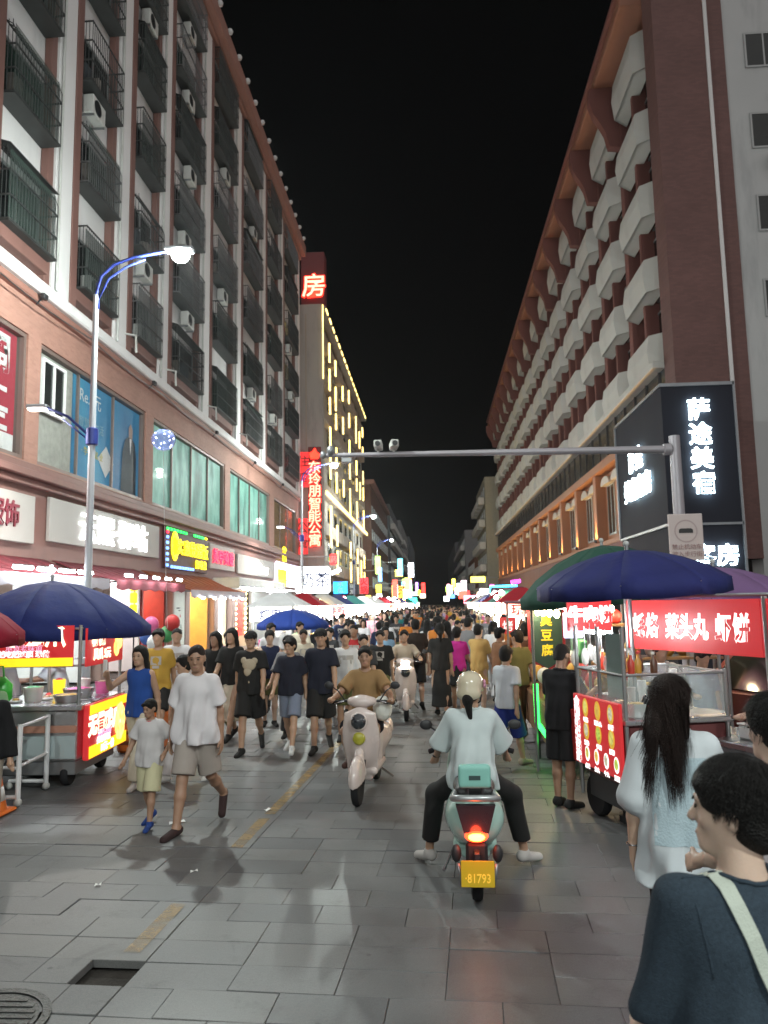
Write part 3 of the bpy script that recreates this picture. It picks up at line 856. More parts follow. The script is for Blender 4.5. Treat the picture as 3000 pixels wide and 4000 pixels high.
lettering('客房', GLOW, hs, (1.25, -0.07, 3.32), 0, size=0.68, depth=0.06, bold=0.008)
lettering('·', GLOW, hs, (0.35, -0.07, 3.32), 0, size=1.0, depth=0.06, bold=0.02)
lettering('萨途', GLOW, hs, (-0.08, 2.9, 6.75), -PI / 2, size=0.8, depth=0.06, bold=0.008)
lettering('美宿客房', GLOW, hs, (-0.08, 2.9, 5.8), -PI / 2, size=0.8, depth=0.06, bold=0.008)
# ------------------------------------------------------------------ building with gold light strips and the red neon
GB = mat('taupe_render', (0.34, 0.31, 0.28), 0.8, var=0.08, scale=0.4, stain=((0.13, 0.12, 0.115), (1.2, 1.2, 0.2), 0.5))
GB2 = mat('brown_balcony', (0.33, 0.27, 0.22), 0.75, var=0.15, scale=0.6)
GOLD = emit('gold_light_strip', (1.0, 0.72, 0.22), 2.6, var=0.25, scale=1.2)
sb = thing('hotel_building', 'taupe block edged in gold light strips beyond the white block', 'building', (-8.1, 57, 0))
sw = lambda name, mb, m, **k: build(name, mb, m, sb, world=True, **k)
GX = -8.1
sw('wall', MB().box(GX - 9, GX - 0.5, 57.0, 94.5, 3.2, 25.3), GB)
sw('corner_pier', MB().bbox(GX - 2.6, GX + 0.02, 56.7, 57.4, 3.2, 25.6, 0.03), GB)
sw('pier_groove', MB().box(GX - 1.35, GX - 1.25, 56.68, 56.72, 3.2, 24.8), GB2)
sw('roof_edge', MB().bbox(GX - 9, GX + 0.15, 57.4, 94.6, 25.3, 25.75, 0.04), GB)
bal = win = pan = None
for f in range(7):
    z = 4.4 + f * 3.05
    for j in range(9):
        y = 59.4 + j * 4.0
        if bal is None:
            bal = build('balcony', MB().bbox(-0.5, 0.0, -1.75, 1.75, 0, 1.05, 0.04), GB2, sb).data; o = sb.children[-1]
            o = [c for c in sb.children if c.name.startswith('balcony')][0]
        else: o = mesh_obj('balcony', bal, None, sb)
        o.location = (0, y - 57, z)
        if win is None:
            w_ = build('window', MB().box(0, 0.05, -1.2, 1.2, 0, 0.08).box(0, 0.05, -1.2, 1.2, 1.5, 1.58).box(0, 0.05, -1.2, -1.12, 0.08, 1.5).box(0, 0.05, 1.12, 1.2, 0.08, 1.5), ALU, sb); win = w_.data
            q = build('pane', MB().box(0.01, 0.03, -1.12, 1.12, 0.08, 1.5), DGLASS, w_); pan = q.data
        else:
            w_ = mesh_obj('window', win, None, sb); mesh_obj('pane', pan, None, w_)
        w_.location = (-0.5, y - 57, z + 1.2)
def strip(y, z0, z1, r=0.15): sw('light_strip', MB().box(GX + 0.02, GX + 0.14, y - r, y + r, z0, z1), GOLD)
for y, segs in ((60.3, ((6.6, 10.0), (12.2, 14.3), (14.7, 16.5), (17.6, 19.0), (19.6, 21.4), (22.0, 23.6))), (64.2, ((4.6, 6.6), (7.0, 8.8), (11.6, 13.4), (13.8, 15.6), (17.2, 18.6), (18.9, 21.0), (22.0, 23.4))), (69.5, ((12.0, 13.6), (18.0, 19.6), (21.2, 22.6))), (75, ((4.2, 6.2), (6.6, 8.2), (10.9, 13.6), (14.6, 16.4), (16.8, 18.6), (19.9, 21.4), (22.4, 23.8))),
                (82, ((4.0, 6.0), (6.4, 8.0), (10.9, 13.2), (14.4, 15.8), (16.2, 17.8), (19.8, 22.8))), (86, ((5.0, 7.0), (14.0, 16.0), (20.0, 22.0))), (90, ((3.9, 5.8), (6.2, 7.8), (10.9, 13.2), (14.4, 16.0), (16.4, 18.0), (20.0, 21.0), (22.2, 23.4)))):
    for a, b in segs: strip(y, a, b)
for k in range(18): sw('light_strip', MB().box(GX + 0.16, GX + 0.24, 57.6 + 2.05 * k, 58.7 + 2.05 * k, 25.4, 25.56), GOLD)
sw('light_strip', MB().box(GX + 0.03, GX + 0.1, 56.62, 56.7, 19.5, 25.5), GOLD)
sw('light_strip', MB().box(GX + 0.04, GX + 0.16, 57.5, 94.5, 10.55, 10.85), GOLD)

RED = emit('red_neon', (1.0, 0.03, 0.012), 2.6)
PINKC = emit('red_neon_core', (1.0, 0.25, 0.16), 3.2)
REDB = mat('dark_red_board', (0.12, 0.01, 0.01), 0.5)
t = thing('neon_sign', 'tall red neon characters running down the corner of the taupe block', 'sign', (-8.75, 56.5, 6.5))
build('backboard', MB().bbox(-0.5, 0.5, 0.0, 0.12, 0, 7.6, 0.03), REDB, t)
for k, ch in enumerate('东玲朋智能公寓'):
    lettering(ch, PINKC, t, (0, -0.12, 6.0 - k * 0.93), 0, size=1.0, depth=0.05, bold=0.006)
    lettering(ch, RED, t, (0, -0.05, 6.0 - k * 0.93), 0, size=1.0, depth=0.08, bold=0.04, name='letter_glow_halo')  # bolder red letters behind, shaped as the glow round each character
build('flame_mark', MB().prism([(-0.3, 0), (0.3, 0), (0.42, 0.35), (0.2, 0.5), (0.05, 0.85), (-0.15, 0.55), (-0.4, 0.45)], -0.15, -0.02, Matrix.Translation((0, 0, 6.65))), RED, t)
t = thing('roof_sign', 'red neon character on a dark red box standing on the taupe roof', 'sign', (-8.95, 57.6, 25.75))
build('box', MB().bbox(-0.95, 0.95, -0.2, 1.2, 0, 4.5, 0.05), REDB, t)
lettering('房', PINKC, t, (0.1, -0.36, 1.65), 0, size=2.0, depth=0.06, bold=0.01)
lettering('房', RED, t, (0.1, -0.27, 1.65), 0, size=2.05, depth=0.08, bold=0.06, name='letter_glow_halo')  # red glow round the character, drawn as a bolder copy
for (x, z, h, body, lab) in ((-9.15, 10.6, 2.6, '住宿', 'dim red banner sign beside the lower lamp post arm'), (-9.25, 5.7, 2.6, '公寓', 'red vertical signboard low at the end of the white block')):
    t = thing('banner_sign', lab, 'sign', (x, 54.0, z))
    build('board', MB().bbox(-0.45, 0.35, 0, 0.1, 0, h, 0.02), emit('dim_red_board', (0.9, 0.03, 0.03), 0.7), t)
    for k, ch in enumerate(body): lettering(ch, mat('maroon_print', (0.25, 0.01, 0.01), 0.6), t, (-0.05, -0.012, h * 0.74 - k * h * 0.48), 0, size=0.9, depth=0.015, bold=0.015)

# ------------------------------------------------------------------ the rest of the street
def far_building(label, side, x, y0, y1, h, wm, fl=3.1, bay=3.6, cornice=None, balc=False, zb=3.1, maxw=60):
    t = thing('street_building', label, 'building', (x * side, y0, 0))
    s = side
    xa, xb = (0, 9) if s > 0 else (-9, 0)
    build('wall', MB().box(xa, xb, 0, y1 - y0, 0, h), wm, t)
    if cornice: build('cornice', MB().bbox(xa - 0.5, xb + 0.5, -0.3, y1 - y0 - 0.02, h + 0.002, h + 0.6, 0.05), cornice, t)
    nf = int((h - zb) / fl); nb = max(1, int((y1 - y0) / bay)); wmesh = pmesh = bmesh_ = emesh = None
    cnt = 0
    for f in range(nf):
        for j in range(nb):
            if cnt >= maxw: break
            cnt += 1
            y = (j + 0.5) * (y1 - y0) / nb; z = zb + f * fl + 0.9
            if wmesh is None:
                fr = MB()
                for a in ((-0.85, 0.85, 0, 0.09), (-0.85, 0.85, 1.4, 1.5), (-0.85, -0.76, 0.09, 1.4), (0.76, 0.85, 0.09, 1.4), (-0.04, 0.04, 0.09, 1.4)): fr.box(-0.05, 0.05, *a)
                o = build('window', fr, ALU, t); wmesh = o.data
                q = build('pane', MB().box(-0.03, 0.03, -0.76, 0.76, 0.09, 1.4), DGLASS, o); pmesh = q.data
            else:
                o = mesh_obj('window', wmesh, None, t); q = mesh_obj('pane', pmesh, None, o)
            o.location = (-0.06 * s, y, z)
            if balc:
                if bmesh_ is None: b_ = build('balcony', MB().bbox(-0.45, 0.45, -1.4, 1.4, 0, 1.05, 0.1), OFFW, t); bmesh_ = b_.data
                else: b_ = mesh_obj('balcony', bmesh_, None, t)
                b_.location = (-0.5 * s, y, z - 1.0)
    # one near end wall column of windows
    for f in range(nf):
        o = mesh_obj('window', wmesh, None, t); mesh_obj('pane', pmesh, None, o)
        o.location = (4.2 * s, -0.06, zb + f * fl + 0.9); o.rotation_euler = (0, 0, PI / 2)
    return t
CREAM = mat('cream_render', (0.3, 0.28, 0.22), 0.85, var=0.1, stain=((0.2, 0.19, 0.16), (1, 1, 0.2), 0.5))
BRN2 = mat('russet_render', (0.15, 0.08, 0.06), 0.8, var=0.12, stain=((0.1, 0.06, 0.05), (1, 1, 0.2), 0.5))
SLATE = mat('slate_render', (0.1, 0.105, 0.11), 0.8, var=0.12, stain=((0.1, 0.1, 0.1), (1, 1, 0.2), 0.5))
DIMG = mat('dim_grey_render', (0.18, 0.18, 0.18), 0.85, var=0.15)
far_building('russet block with a deep cornice beyond the gold lit block', -1, 7.7, 97, 133, 17.5, BRN2, cornice=BROWNL)
far_building('grey green block behind the russet block on the left', -1, 7.4, 136, 170, 20, SLATE, cornice=None, balc=True)
far_building('pale grey block farther down the left side', -1, 7.0, 173, 225, 21, DIMG, balc=True)
far_building('dim distant block closing the left row', -1, 6.6, 229, 300, 22, SLATE, maxw=40)
far_building('cream block with bay balconies beyond the brick red building', 1, 7.6, 104, 124, 19.2, CREAM, balc=True)
far_building('low russet block next to the cream block on the right', 1, 7.2, 127, 150, 9.5, BRN2)
far_building('grey block with a stepped roof far down the right side', 1, 6.8, 153, 200, 16.5, DIMG, balc=True)
far_building('dim slate block far down the right side', 1, 6.4, 204, 300, 18, SLATE, maxw=40)

# ------------------------------------------------------------------ street lamps
POLEM = mat('lamp_pole_paint', (0.4, 0.41, 0.44), 0.4, 0.3, var=0.1, scale=1)
BLUEM = mat('lamp_blue_paint', (0.02, 0.035, 0.2), 0.4, 0.2)
LENS = emit('lamp_lens', (0.86, 1.0, 0.92), 60)
LENS2 = emit('warm_lantern', (1.0, 0.93, 0.8), 25)
def street_lamp(label, x, y, rz=0.0, power=1500, low=True):
    t = thing('street_lamp', label, 'street lamp', (x, y, 0), rz, 'street lamps along the left side')
    build('pole', MB().tube([(0, 0, 0), (0, 0, 8.5)], 0.085, 12, r1=0.055).lathe([(0.17, 0), (0.17, 0.3), (0.1, 0.36)], 12), POLEM, t, 'auto')
    build('collar', MB().lathe([(0.1, 5.35), (0.12, 5.37), (0.12, 5.68), (0.1, 5.7)], 12), BLUEM, t, 'auto')
    pts = [(0, 0, 7.9), (0, 0, 8.5), (0.1, 0, 8.9), (0.35, 0, 9.15), (0.75, 0, 9.3), (1.45, 0, 9.42)]
    build('arm', MB().tube(pts, 0.045, 8, r1=0.03).tube([(0.02, 0, 8.35), (0.25, 0, 8.85), (0.6, 0, 9.1), (1.0, 0, 9.25)], 0.022, 6).tube([(0.05, 0, 8.2), (0.02, 0, 8.75)], 0.03, 6), BLUEM, t, True)
    hd = build('lamp_head', MB().bbox(1.4, 2.0, -0.13, 0.13, 9.4, 9.5, 0.03), POLEM, t)
    build('lens', MB().ball((1.72, 0, 9.34), (0.19, 0.18, 0.16), 16, 10), LENS, hd, True)  # globe sized up to stand for the lamp's glare
    lamp_light('lamp_source', 'POINT', power, (1.72, 0, 9.05), t, (0.9, 1.0, 0.95), 0.13)
    if low:
        build('low_bracket', MB().tube([(0, 0, 5.5), (-0.5, 0, 5.95), (-0.95, 0, 6.15)], 0.03, 6).tube([(0, 0, 5.4), (-0.6, 0, 5.9)], 0.018, 6), BLUEM, t, True)
        l = build('lantern', MB().bbox(-1.32, -0.9, -0.1, 0.1, 6.12, 6.2, 0.02), POLEM, t)
        build('lantern_lens', MB().box(-1.28, -0.95, -0.08, 0.08, 6.09, 6.118), LENS2, l)
        lamp_light('lantern_source', 'SPOT', power * 0.35, (-1.1, 0, 6.05), t, (1.0, 0.95, 0.88), 0.08, (0, 0, 0), 150)
    return t
street_lamp('nearest lamp post with blue curved arm and glaring round lamp by the white block', -6.75, 14.5, R(4))
street_lamp('second lamp post standing beyond the caged windows, before the red neon', -6.7, 38.8, R(2))
street_lamp('third lamp post, small, by the gold lit block', -6.5, 63.0, 0, 1400, False)
street_lamp('fourth lamp post, tiny, before the russet block', -6.3, 87.5, 0, 1200, False)
street_lamp('lamp post behind the viewpoint on the left row', -6.75, -9.8, 0, 1700, False)
for y, lab in ((1.5, 'unseen lamp post added on the right behind the viewpoint to light the street'), ):
    o = street_lamp(lab, 6.6, -4.0, PI, 1900, False)  # out of view, added to light the foreground and left facade

# ------------------------------------------------------------------ gantry with cameras and plate
gt = thing('camera_gantry', 'grey pole with a long arm carrying traffic cameras across the street', 'gantry', (5.5, 17, 0))
GP = mat('gantry_paint', (0.36, 0.34, 0.37), 0.45, 0.3, var=0.1, scale=1)
build('pole', MB().tube([(0, 0, 0), (0, 0, 5.7)], 0.14, 12, r1=0.12), GP, gt, 'auto')
build('arm', MB().tube([(0.0, 0, 5.4), (-8.0, 0, 5.5)], 0.09, 10, r1=0.05).lathe([(0.13, -0.25), (0.13, -0.1)], 10, (0, 0, 5.4), 'X'), GP, gt, 'auto')
def cam_unit(x, z, yaw):
    M = Matrix.Translation((x, 0, z)) @ Matrix.Rotation(yaw, 4, 'Z')
    b_ = build('traffic_camera', MB().bbox(-0.09, 0.09, -0.28, 0.2, 0.1, 0.27, 0.02, M).tube([M @ Vector((0, 0, -0.05)), M @ Vector((0, 0, 0.1))], 0.03, 6), ACW, gt)
    build('lens', MB().tube([M @ Vector((0, -0.285, 0.18)), M @ Vector((0, -0.32, 0.18))], 0.06, 10), BLACKP, b_)
cam_unit(-6.3, 5.5, 0.15); cam_unit(-6.65, 5.5, 0.0)
b_ = build('traffic_camera', MB().ball((-7.75, -0.05, 5.6), (0.1, 0.1, 0.12), 12, 8).ball((-7.93, -0.02, 5.5), (0.08, 0.08, 0.1), 10, 6), GREYM, gt, True)
build('flash_lamp', MB().bbox(-7.5, -7.25, -0.1, 0.1, 5.3, 5.42, 0.02), GREYM, gt)
pl = thing('traffic_sign', 'pale plate with a dark car symbol in a ring fixed to the gantry pole', 'sign', (5.56, 16.82, 2.9))
build('plate', MB().bbox(-0.37, 0.37, 0, 0.03, 0, 1.02, 0.012), mat('pale_sign_plate', (0.55, 0.47, 0.46), 0.5, var=0.05), pl)
ring = MB(); rr = 0.25
ring.add([(0.0 + r_ * math.cos(t), -0.004, 0.64 + r_ * math.sin(t)) for r_ in (rr, rr - 0.03) for t in [2 * PI * k / 32 for k in range(32)]], [(k, (k + 1) % 32, 32 + (k + 1) % 32, 32 + k) for k in range(32)])
build('ring', ring, mat('faded_red_print', (0.42, 0.33, 0.33), 0.6), pl)
build('car_symbol', MB().prism([(-0.15, 0.6), (0.15, 0.6), (0.15, 0.67), (0.11, 0.7), (-0.11, 0.7), (-0.15, 0.67)], -0.008, -0.002), BLACKP, pl)
lettering('禁止机动车', mat('faded_red_text', (0.33, 0.2, 0.2), 0.6), pl, (0, -0.008, 0.3), 0, size=0.13, depth=0.006)
lettering('驶入步行街', mat('faded_red_text', (0.33, 0.2, 0.2), 0.6), pl, (0, -0.008, 0.14), 0, size=0.13, depth=0.006)
# ------------------------------------------------------------------ shop signs on the left fascia
FX = LX + 0.06
BEIGE = mat('beige_sign_panel', (0.36, 0.34, 0.32), 0.5, var=0.05)
LW = emit('white_letter_light', (0.95, 1.0, 1.0), 3.2)
YL = emit('yellow_letter_light', (1.0, 0.82, 0.015), 1.6)
GRN = emit('green_neon', (0.02, 0.9, 0.12), 1.6)
BLU = emit('blue_neon', (0.15, 0.35, 1.0), 2.2)
REDL = emit('red_letter_light', (1.0, 0.015, 0.06), 2.0)
MAROON = mat('maroon_letters', (0.16, 0.015, 0.03), 0.5)
def fascia_sign(label, y0, y1, z0, z1, pm, depth=0.1):
    t = thing('shop_sign', label, 'sign', (FX, (y0 + y1) / 2, z0))
    build('panel', MB().bbox(0, depth, -(y1 - y0) / 2, (y1 - y0) / 2, 0, z1 - z0, 0.015), pm, t)
    return t
t = fascia_sign('beige shop sign with dull maroon letters at the left edge', 10.5, 17.2, 3.62, 4.75, BEIGE)
lettering('潮流服饰', MAROON, t, (0.12, 1.4, 0.62), PI / 2, size=0.62, depth=0.03, bold=0.01)
t = fascia_sign('pale shop sign with four big glowing white characters behind the lamp post', 17.9, 25.4, 3.75, 4.85, BEIGE)
lettering('云熙·驿站', LW, t, (0.14, 0.15, 0.55), PI / 2, size=0.88, depth=0.05, bold=0.006, sx=1.3)
t = fascia_sign('food sign with yellow glowing letters framed in green, blue and red neon dots', 26.0, 31.0, 3.45, 4.95, mat('dark_wine_panel', (0.06, 0.012, 0.015), 0.5))
lettering('实惠烧腊饭', YL, t, (0.15, 0.5, 0.85), PI / 2, size=0.62, depth=0.05, bold=0.002, sx=1.25)
lettering('好味来', YL, t, (0.15, 1.5, 0.3), PI / 2, size=0.36, depth=0.04, bold=0.005, sx=1.3)
mb = MB(); mb.lathe([(0.22, -0.02), (0.3, 0.0), (0.38, -0.02)], 20, (0, 0, 0), 'X')
o = build('round_mark', mb, YL, t, True); o.location = (0.14, -1.55, 0.85); o.scale = (1, 1.1, 1.45)
for y, z, m_ in [(-2.35 + 0.33 * k, 1.42, GRN) for k in range(7)] + [(0.7 + 0.28 * k, 1.42, GRN) for k in range(5)] + [(2.2, 1.42, YL)] + [(-2.38, 0.12 + 0.2 * k, BLU) for k in range(6)] + [(-1.9 + 0.3 * k, 0.08, BLU) for k in range(9)] + [(-2.38, 1.3, REDL)]:
    o = build('neon_dash', MB().bbox(0, 0.05, -0.09, 0.09, -0.05, 0.05, 0.015), m_, t); o.location = (0.11, y, z)
t = fascia_sign('grey shop sign with four small red glowing characters', 31.4, 35.4, 3.7, 4.75, BEIGE)
lettering('美甲美睫', REDL, t, (0.14, 0.0, 0.55), PI / 2, size=0.66, depth=0.05, bold=0.004, sx=1.3)
t = fascia_sign('grey shop sign with small white glowing latin letters', 36.0, 44.6, 3.65, 4.6, BEIGE)
lettering('lbrw', LW, t, (0.14, 1.2, 0.42), PI / 2, size=0.75, depth=0.05, bold=0.02, sx=1.6)
t = fascia_sign('shop sign with a lit yellow square and white face in a violet frame', 45.0, 53.0, 3.0, 4.6, emit('white_lightbox', (0.95, 0.97, 1.0), 3.2))
build('yellow_field', MB().box(0.101, 0.12, -3.6, -0.8, 0.2, 1.3), YL, t)
build('frame_tube', MB().box(0.1, 0.16, -4, 4, 1.6, 1.72).box(0.1, 0.16, -4.1, -4.0, 0, 1.72), emit('violet_tube', (0.75, 0.75, 1.0), 1.6), t)
lettering('茶', YL, t, (0.2, -1.9, 2.25), PI / 2, size=1.0, depth=0.05, bold=0.02, sx=1.3)
t = thing('projecting_sign', 'white rounded lightbox with navy characters sticking out over the pavement', 'sign', (-7.1, 45.0, 2.75))
build('box', MB().bbox(-1.1, 1.0, 0, 0.3, 0, 1.6, 0.12), emit('white_lightbox', (0.95, 0.97, 1.0), 3.2), t, 'auto')
NAV = mat('navy_print', (0.01, 0.02, 0.09), 0.5)
lettering('奶茶', NAV, t, (0.1, -0.015, 0.8), 0, size=0.95, depth=0.02, bold=0.012)
build('arm', MB().tube([(-2.2, 0.15, 0.8), (-1.1, 0.15, 0.8)], 0.04, 6), GREYM, t)

# ------------------------------------------------------------------ shops at street level
WOOD = mat('shelf_wood', (0.3, 0.18, 0.09), 0.5, var=0.2, scale=3)
GOODS = [mat('goods_%s' % n, c, 0.5, var=0.35, scale=5) for n, c in (('red', (0.5, 0.03, 0.03)), ('gold', (0.55, 0.34, 0.06)), ('white', (0.7, 0.7, 0.68)), ('dark', (0.04, 0.04, 0.05)), ('pink', (0.6, 0.12, 0.3)), ('green', (0.06, 0.3, 0.1)), ('blue', (0.05, 0.12, 0.4)), ('tan', (0.4, 0.27, 0.17)))]
def shop(label, y0, y1, wall, lc, ls, seed, depth=3.4, shelves=True):
    rng = random.Random(seed)
    t = thing('shop', label, 'shop', (LX - 0.4, (y0 + y1) / 2, 0)); w = (y1 - y0) / 2
    build('back_wall', MB().box(-depth, -depth + 0.08, -w, w, 0, 2.95), wall, t)
    build('side_wall', MB().box(-depth + 0.08, 0, -w, -w + 0.12, 0, 2.95), wall, t)
    build('side_wall', MB().box(-depth + 0.08, 0, w - 0.12, w, 0, 2.95), wall, t)
    build('ceiling_light', MB().box(-depth * 0.8, -0.5, -w * 0.7, w * 0.7, 2.86, 2.93), emit('shop_light_' + label[:12], lc, ls), t)
    if shelves:
        for k in range(3):
            z = 0.5 + k * 0.75
            sh = build('shelf', MB().box(-depth + 0.1, -depth + 0.5, -w + 0.2, w - 0.2, z, z + 0.04), WOOD, t)
            y = -w + 0.25
            while y < w - 0.5:
                ww = rng.uniform(0.18, 0.5); hh = rng.uniform(0.2, 0.6)
                if rng.random() < 0.85:
                    build('boxed_goods', MB().bbox(-depth + 0.14, -depth + 0.44, y, y + ww, z + 0.042, z + 0.042 + hh, 0.015), rng.choice(GOODS), sh)
                y += ww + rng.uniform(0.03, 0.15)
    return t
W_ = mat('shop_wall_white', (0.6, 0.6, 0.58), 0.7); WO = mat('shop_wall_orange', (0.62, 0.36, 0.12), 0.6, var=0.2); WR = mat('shop_wall_red', (0.4, 0.04, 0.03), 0.6, var=0.3); WC = mat('shop_wall_cream', (0.6, 0.5, 0.35), 0.7)
shop('cool white lit shop behind the red umbrella at the left edge', 12.0, 16.2, W_, (0.85, 0.97, 1.0), 9, 1)
shop('dim grey shop with racks of dark clothes behind the navy umbrella', 16.9, 21.6, W_, (0.9, 1.0, 1.0), 8, 2)
shop('pink and white lit shop left of the red festive decorations', 22.2, 25.2, W_, (1.0, 0.85, 0.85), 9, 3)
shop('shop full of red festive decorations left of the white panel', 25.4, 27.6, WR, (1.0, 0.8, 0.6), 8, 4)
shop('bright golden lit shop with orange walls beside the white panel', 29.7, 33.0, WO, (1.0, 0.72, 0.32), 13, 5)
shop('shop with a glowing white display between two pillars', 33.7, 36.0, WC, (1.0, 0.9, 0.75), 11, 6)
shop('shop under the long white canopy with a red poster at its door', 36.7, 40.0, WC, (1.0, 0.93, 0.85), 8, 7)
shop('pale shop with a blue notice by the far blue umbrella', 45.2, 53.0, W_, (0.95, 1.0, 1.0), 8, 8)
PILL = mat('shop_pillar', (0.3, 0.2, 0.17), 0.6, var=0.1)
for y0, y1 in ((6.0, 8.2), (16.25, 16.85), (21.65, 22.15), (27.65, 27.75), (29.1, 29.65), (33.05, 33.65), (36.05, 36.65), (53.05, 53.6)):
    bw('shop_pillar', MB().bbox(LX - 1.0, LX - 0.1, y0, y1, 0, 2.97, 0.03), PILL)
bw('ink_print_panel', MB().bbox(LX - 0.4, LX - 0.12, 27.8, 29.05, 0, 2.9, 0.02), W_)
t = thing('wall_print', 'white panel with a loose black and red ink drawing beside the festive shop', 'panel', (LX - 0.1, 28.4, 0.3))
build('sheet', MB().box(-0.012, 0.0, -0.55, 0.55, 0, 2.3), mat('pale_green_sheet', (0.6, 0.66, 0.62), 0.6), t)
for (y, z, a, b, m_) in ((-0.2, 1.75, 0.5, 0.05, DKP), (-0.05, 1.66, 0.3, 0.04, DKP), (0.05, 1.45, 0.1, 0.12, GOODS[0]), (0.15, 1.0, 0.08, 0.3, DKP), (0.22, 0.9, 0.16, 0.06, DKP)):
    o = build('ink_stroke', MB().ball((0, 0, 0), (0.006, a / 2, b / 2), 10, 6), m_, t); o.location = (0.004, y, z)
t = thing('display_case', 'glowing white display window with a pale blue picture', 'display', (LX - 0.5, 34.8, 0.2))
build('lit_face', MB().bbox(-0.1, 0, -0.85, 0.85, 0.1, 2.6, 0.03), emit('white_display', (0.9, 0.97, 1.0), 2.6, var=0.6, scale=1.3), t)
build('plinth', MB().bbox(-0.3, 0.05, -0.95, 0.95, -0.2, 0.1, 0.02), WOOD, t)
t = thing('door_poster', 'tall red lit poster with yellow bulbs down both sides', 'poster', (LX - 0.2, 37.9, 0.6))
build('sheet', MB().box(-0.1, 0, -0.85, 0.85, 0, 2.2), emit('red_poster_lit', (0.75, 0.03, 0.02), 1.2, var=0.7, scale=2.2), t)
blb = None
for s in (-1, 1):
    for k in range(9):
        if blb is None: o = build('bulb', MB().ball((0, 0, 0), 0.07, 8, 6), emit('yellow_bulb', (1.0, 0.8, 0.35), 6), t, True); blb = o.data
        else: o = mesh_obj('bulb', blb, None, t)
        o.location = (0.03, s * 1.0, 0.1 + k * 0.25)
t = thing('notice_panel', 'pale wall panel with a square blue notice next to the red poster', 'panel', (LX - 0.2, 42.6, 0.0))
build('panel', MB().bbox(-0.2, 0, -2.2, 2.2, 0, 2.9, 0.03), W_, t)
build('notice', MB().box(0.002, 0.02, -1.3, 0.5, 1.3, 2.3), mat('blue_notice', (0.02, 0.1, 0.4), 0.5), t)
lettering('招租', WHITEP, t, (0.026, -0.4, 1.8), PI / 2, size=0.6, depth=0.01, bold=0.01)

# ------------------------------------------------------------------ awnings with tube lights
LED = emit('led_tube', (0.86, 0.98, 1.0), 45)
def awning(label, y0, y1, m, vm, x1=-7.75, z0=3.3, z1=2.78, bars=()):
    t = thing('awning', label, 'awning', (LX, (y0 + y1) / 2, z1)); w = (y1 - y0) / 2; d = x1 - LX; h = z0 - z1
    mb = MB(); n = 10
    for k in range(n):
        a, b = -w + 2 * w * k / n, -w + 2 * w * (k + 1) / n
        sg = 0.05
        mb.add([(0.1, a, h), (0.1, b, h), (d * 0.5, b, h * 0.5 - sg), (d, b, 0), (d, a, 0), (d * 0.5, a, h * 0.5 - sg)], [(0, 1, 2, 5), (5, 2, 3, 4)])
    o = build('canopy', mb, m, t, True)
    sm_ = o.modifiers.new('thick', 'SOLIDIFY'); sm_.thickness = 0.02
    n = int(2 * w / 0.35); v = []; f = []
    for k in range(n + 1):
        y = -w + 2 * w * k / n
        v += [(d, y, 0.02), (d + 0.01, y, -0.2 - (0.05 if k % 2 else 0.0))]
    for k in range(n): f.append((2 * k, 2 * k + 2, 2 * k + 3, 2 * k + 1))
    o = build('valance', MB().add(v, f), vm, t)
    sm_ = o.modifiers.new('thick', 'SOLIDIFY'); sm_.thickness = 0.01
    for s in (-w + 0.3, w - 0.3):
        build('folding_arm', MB().tube([(0.1, s, h - 0.25), (d * 0.5, s + 0.2, h * 0.4 - 0.25), (d - 0.05, s, -0.03)], 0.03, 6), GREYM, t)
    for (y, l, x, z, tilt) in bars:
        M = Matrix.Translation((x, y, z)) @ Matrix.Rotation(tilt, 4, 'Z')
        b_ = build('lamp_housing', MB().box(-0.04, 0.04, -l / 2, l / 2, 0.03, 0.06, M), GREYM, t)
        build('tube_light', MB().tube([M @ Vector((0, -l / 2, 0)), M @ Vector((0, l / 2, 0))], 0.035, 8), LED, b_)
    return t
MARF = mat('maroon_awning_cloth', (0.17, 0.035, 0.045), 0.85, var=0.2, scale=2, bump=0.3, bscale=9)
ORF = mat('rust_awning_cloth', (0.28, 0.07, 0.03), 0.8, var=0.2, scale=2)
PALEF = mat('pale_valance_cloth', (0.42, 0.38, 0.42), 0.85, var=0.15)
awning('long maroon awning with pale valance above the navy umbrella', 10.5, 17.8, MARF, PALEF, bars=[(-0.5 + 0.85 * k, 0.62, 1.9, 0.1, 0.0) for k in range(4)] + [(1.3 + 0.7 * k, 0.4, 1.5 - 0.35 * k, 0.18, 0.5) for k in range(3)])
awning('second maroon awning over the dim clothes shop', 18.2, 23.4, MARF, MARF, bars=[(-2.2 + 0.95 * k, 0.5, 1.9, 0.12, 0.1) for k in range(5)])
awning('rust coloured awning with a white edge over the golden shop', 24.0, 31.2, ORF, PALEF, z1=2.62, bars=[(-2.6 + 1.3 * k, 0.45, 1.85, -0.25, 0.2) for k in range(5)])
t = thing('lit_canopy', 'long white canopy blazing with tube lights over the poster shop', 'canopy', (LX + 0.2, 36.5, 2.55))
build('fascia_box', MB().bbox(0, 1.2, -4.9, 5.0, 0.3, 0.75, 0.05), W_, t)
for k in range(9):
    b_ = build('lamp_housing', MB().box(1.2, 1.3, -4.7 + k * 1.08, -3.9 + k * 1.08, 0.32, 0.4), GREYM, t)
    build('tube_light', MB().tube([(1.27, -4.7 + k * 1.08, 0.27), (1.27, -3.85 + k * 1.08, 0.27)], 0.06, 8), LED, b_)

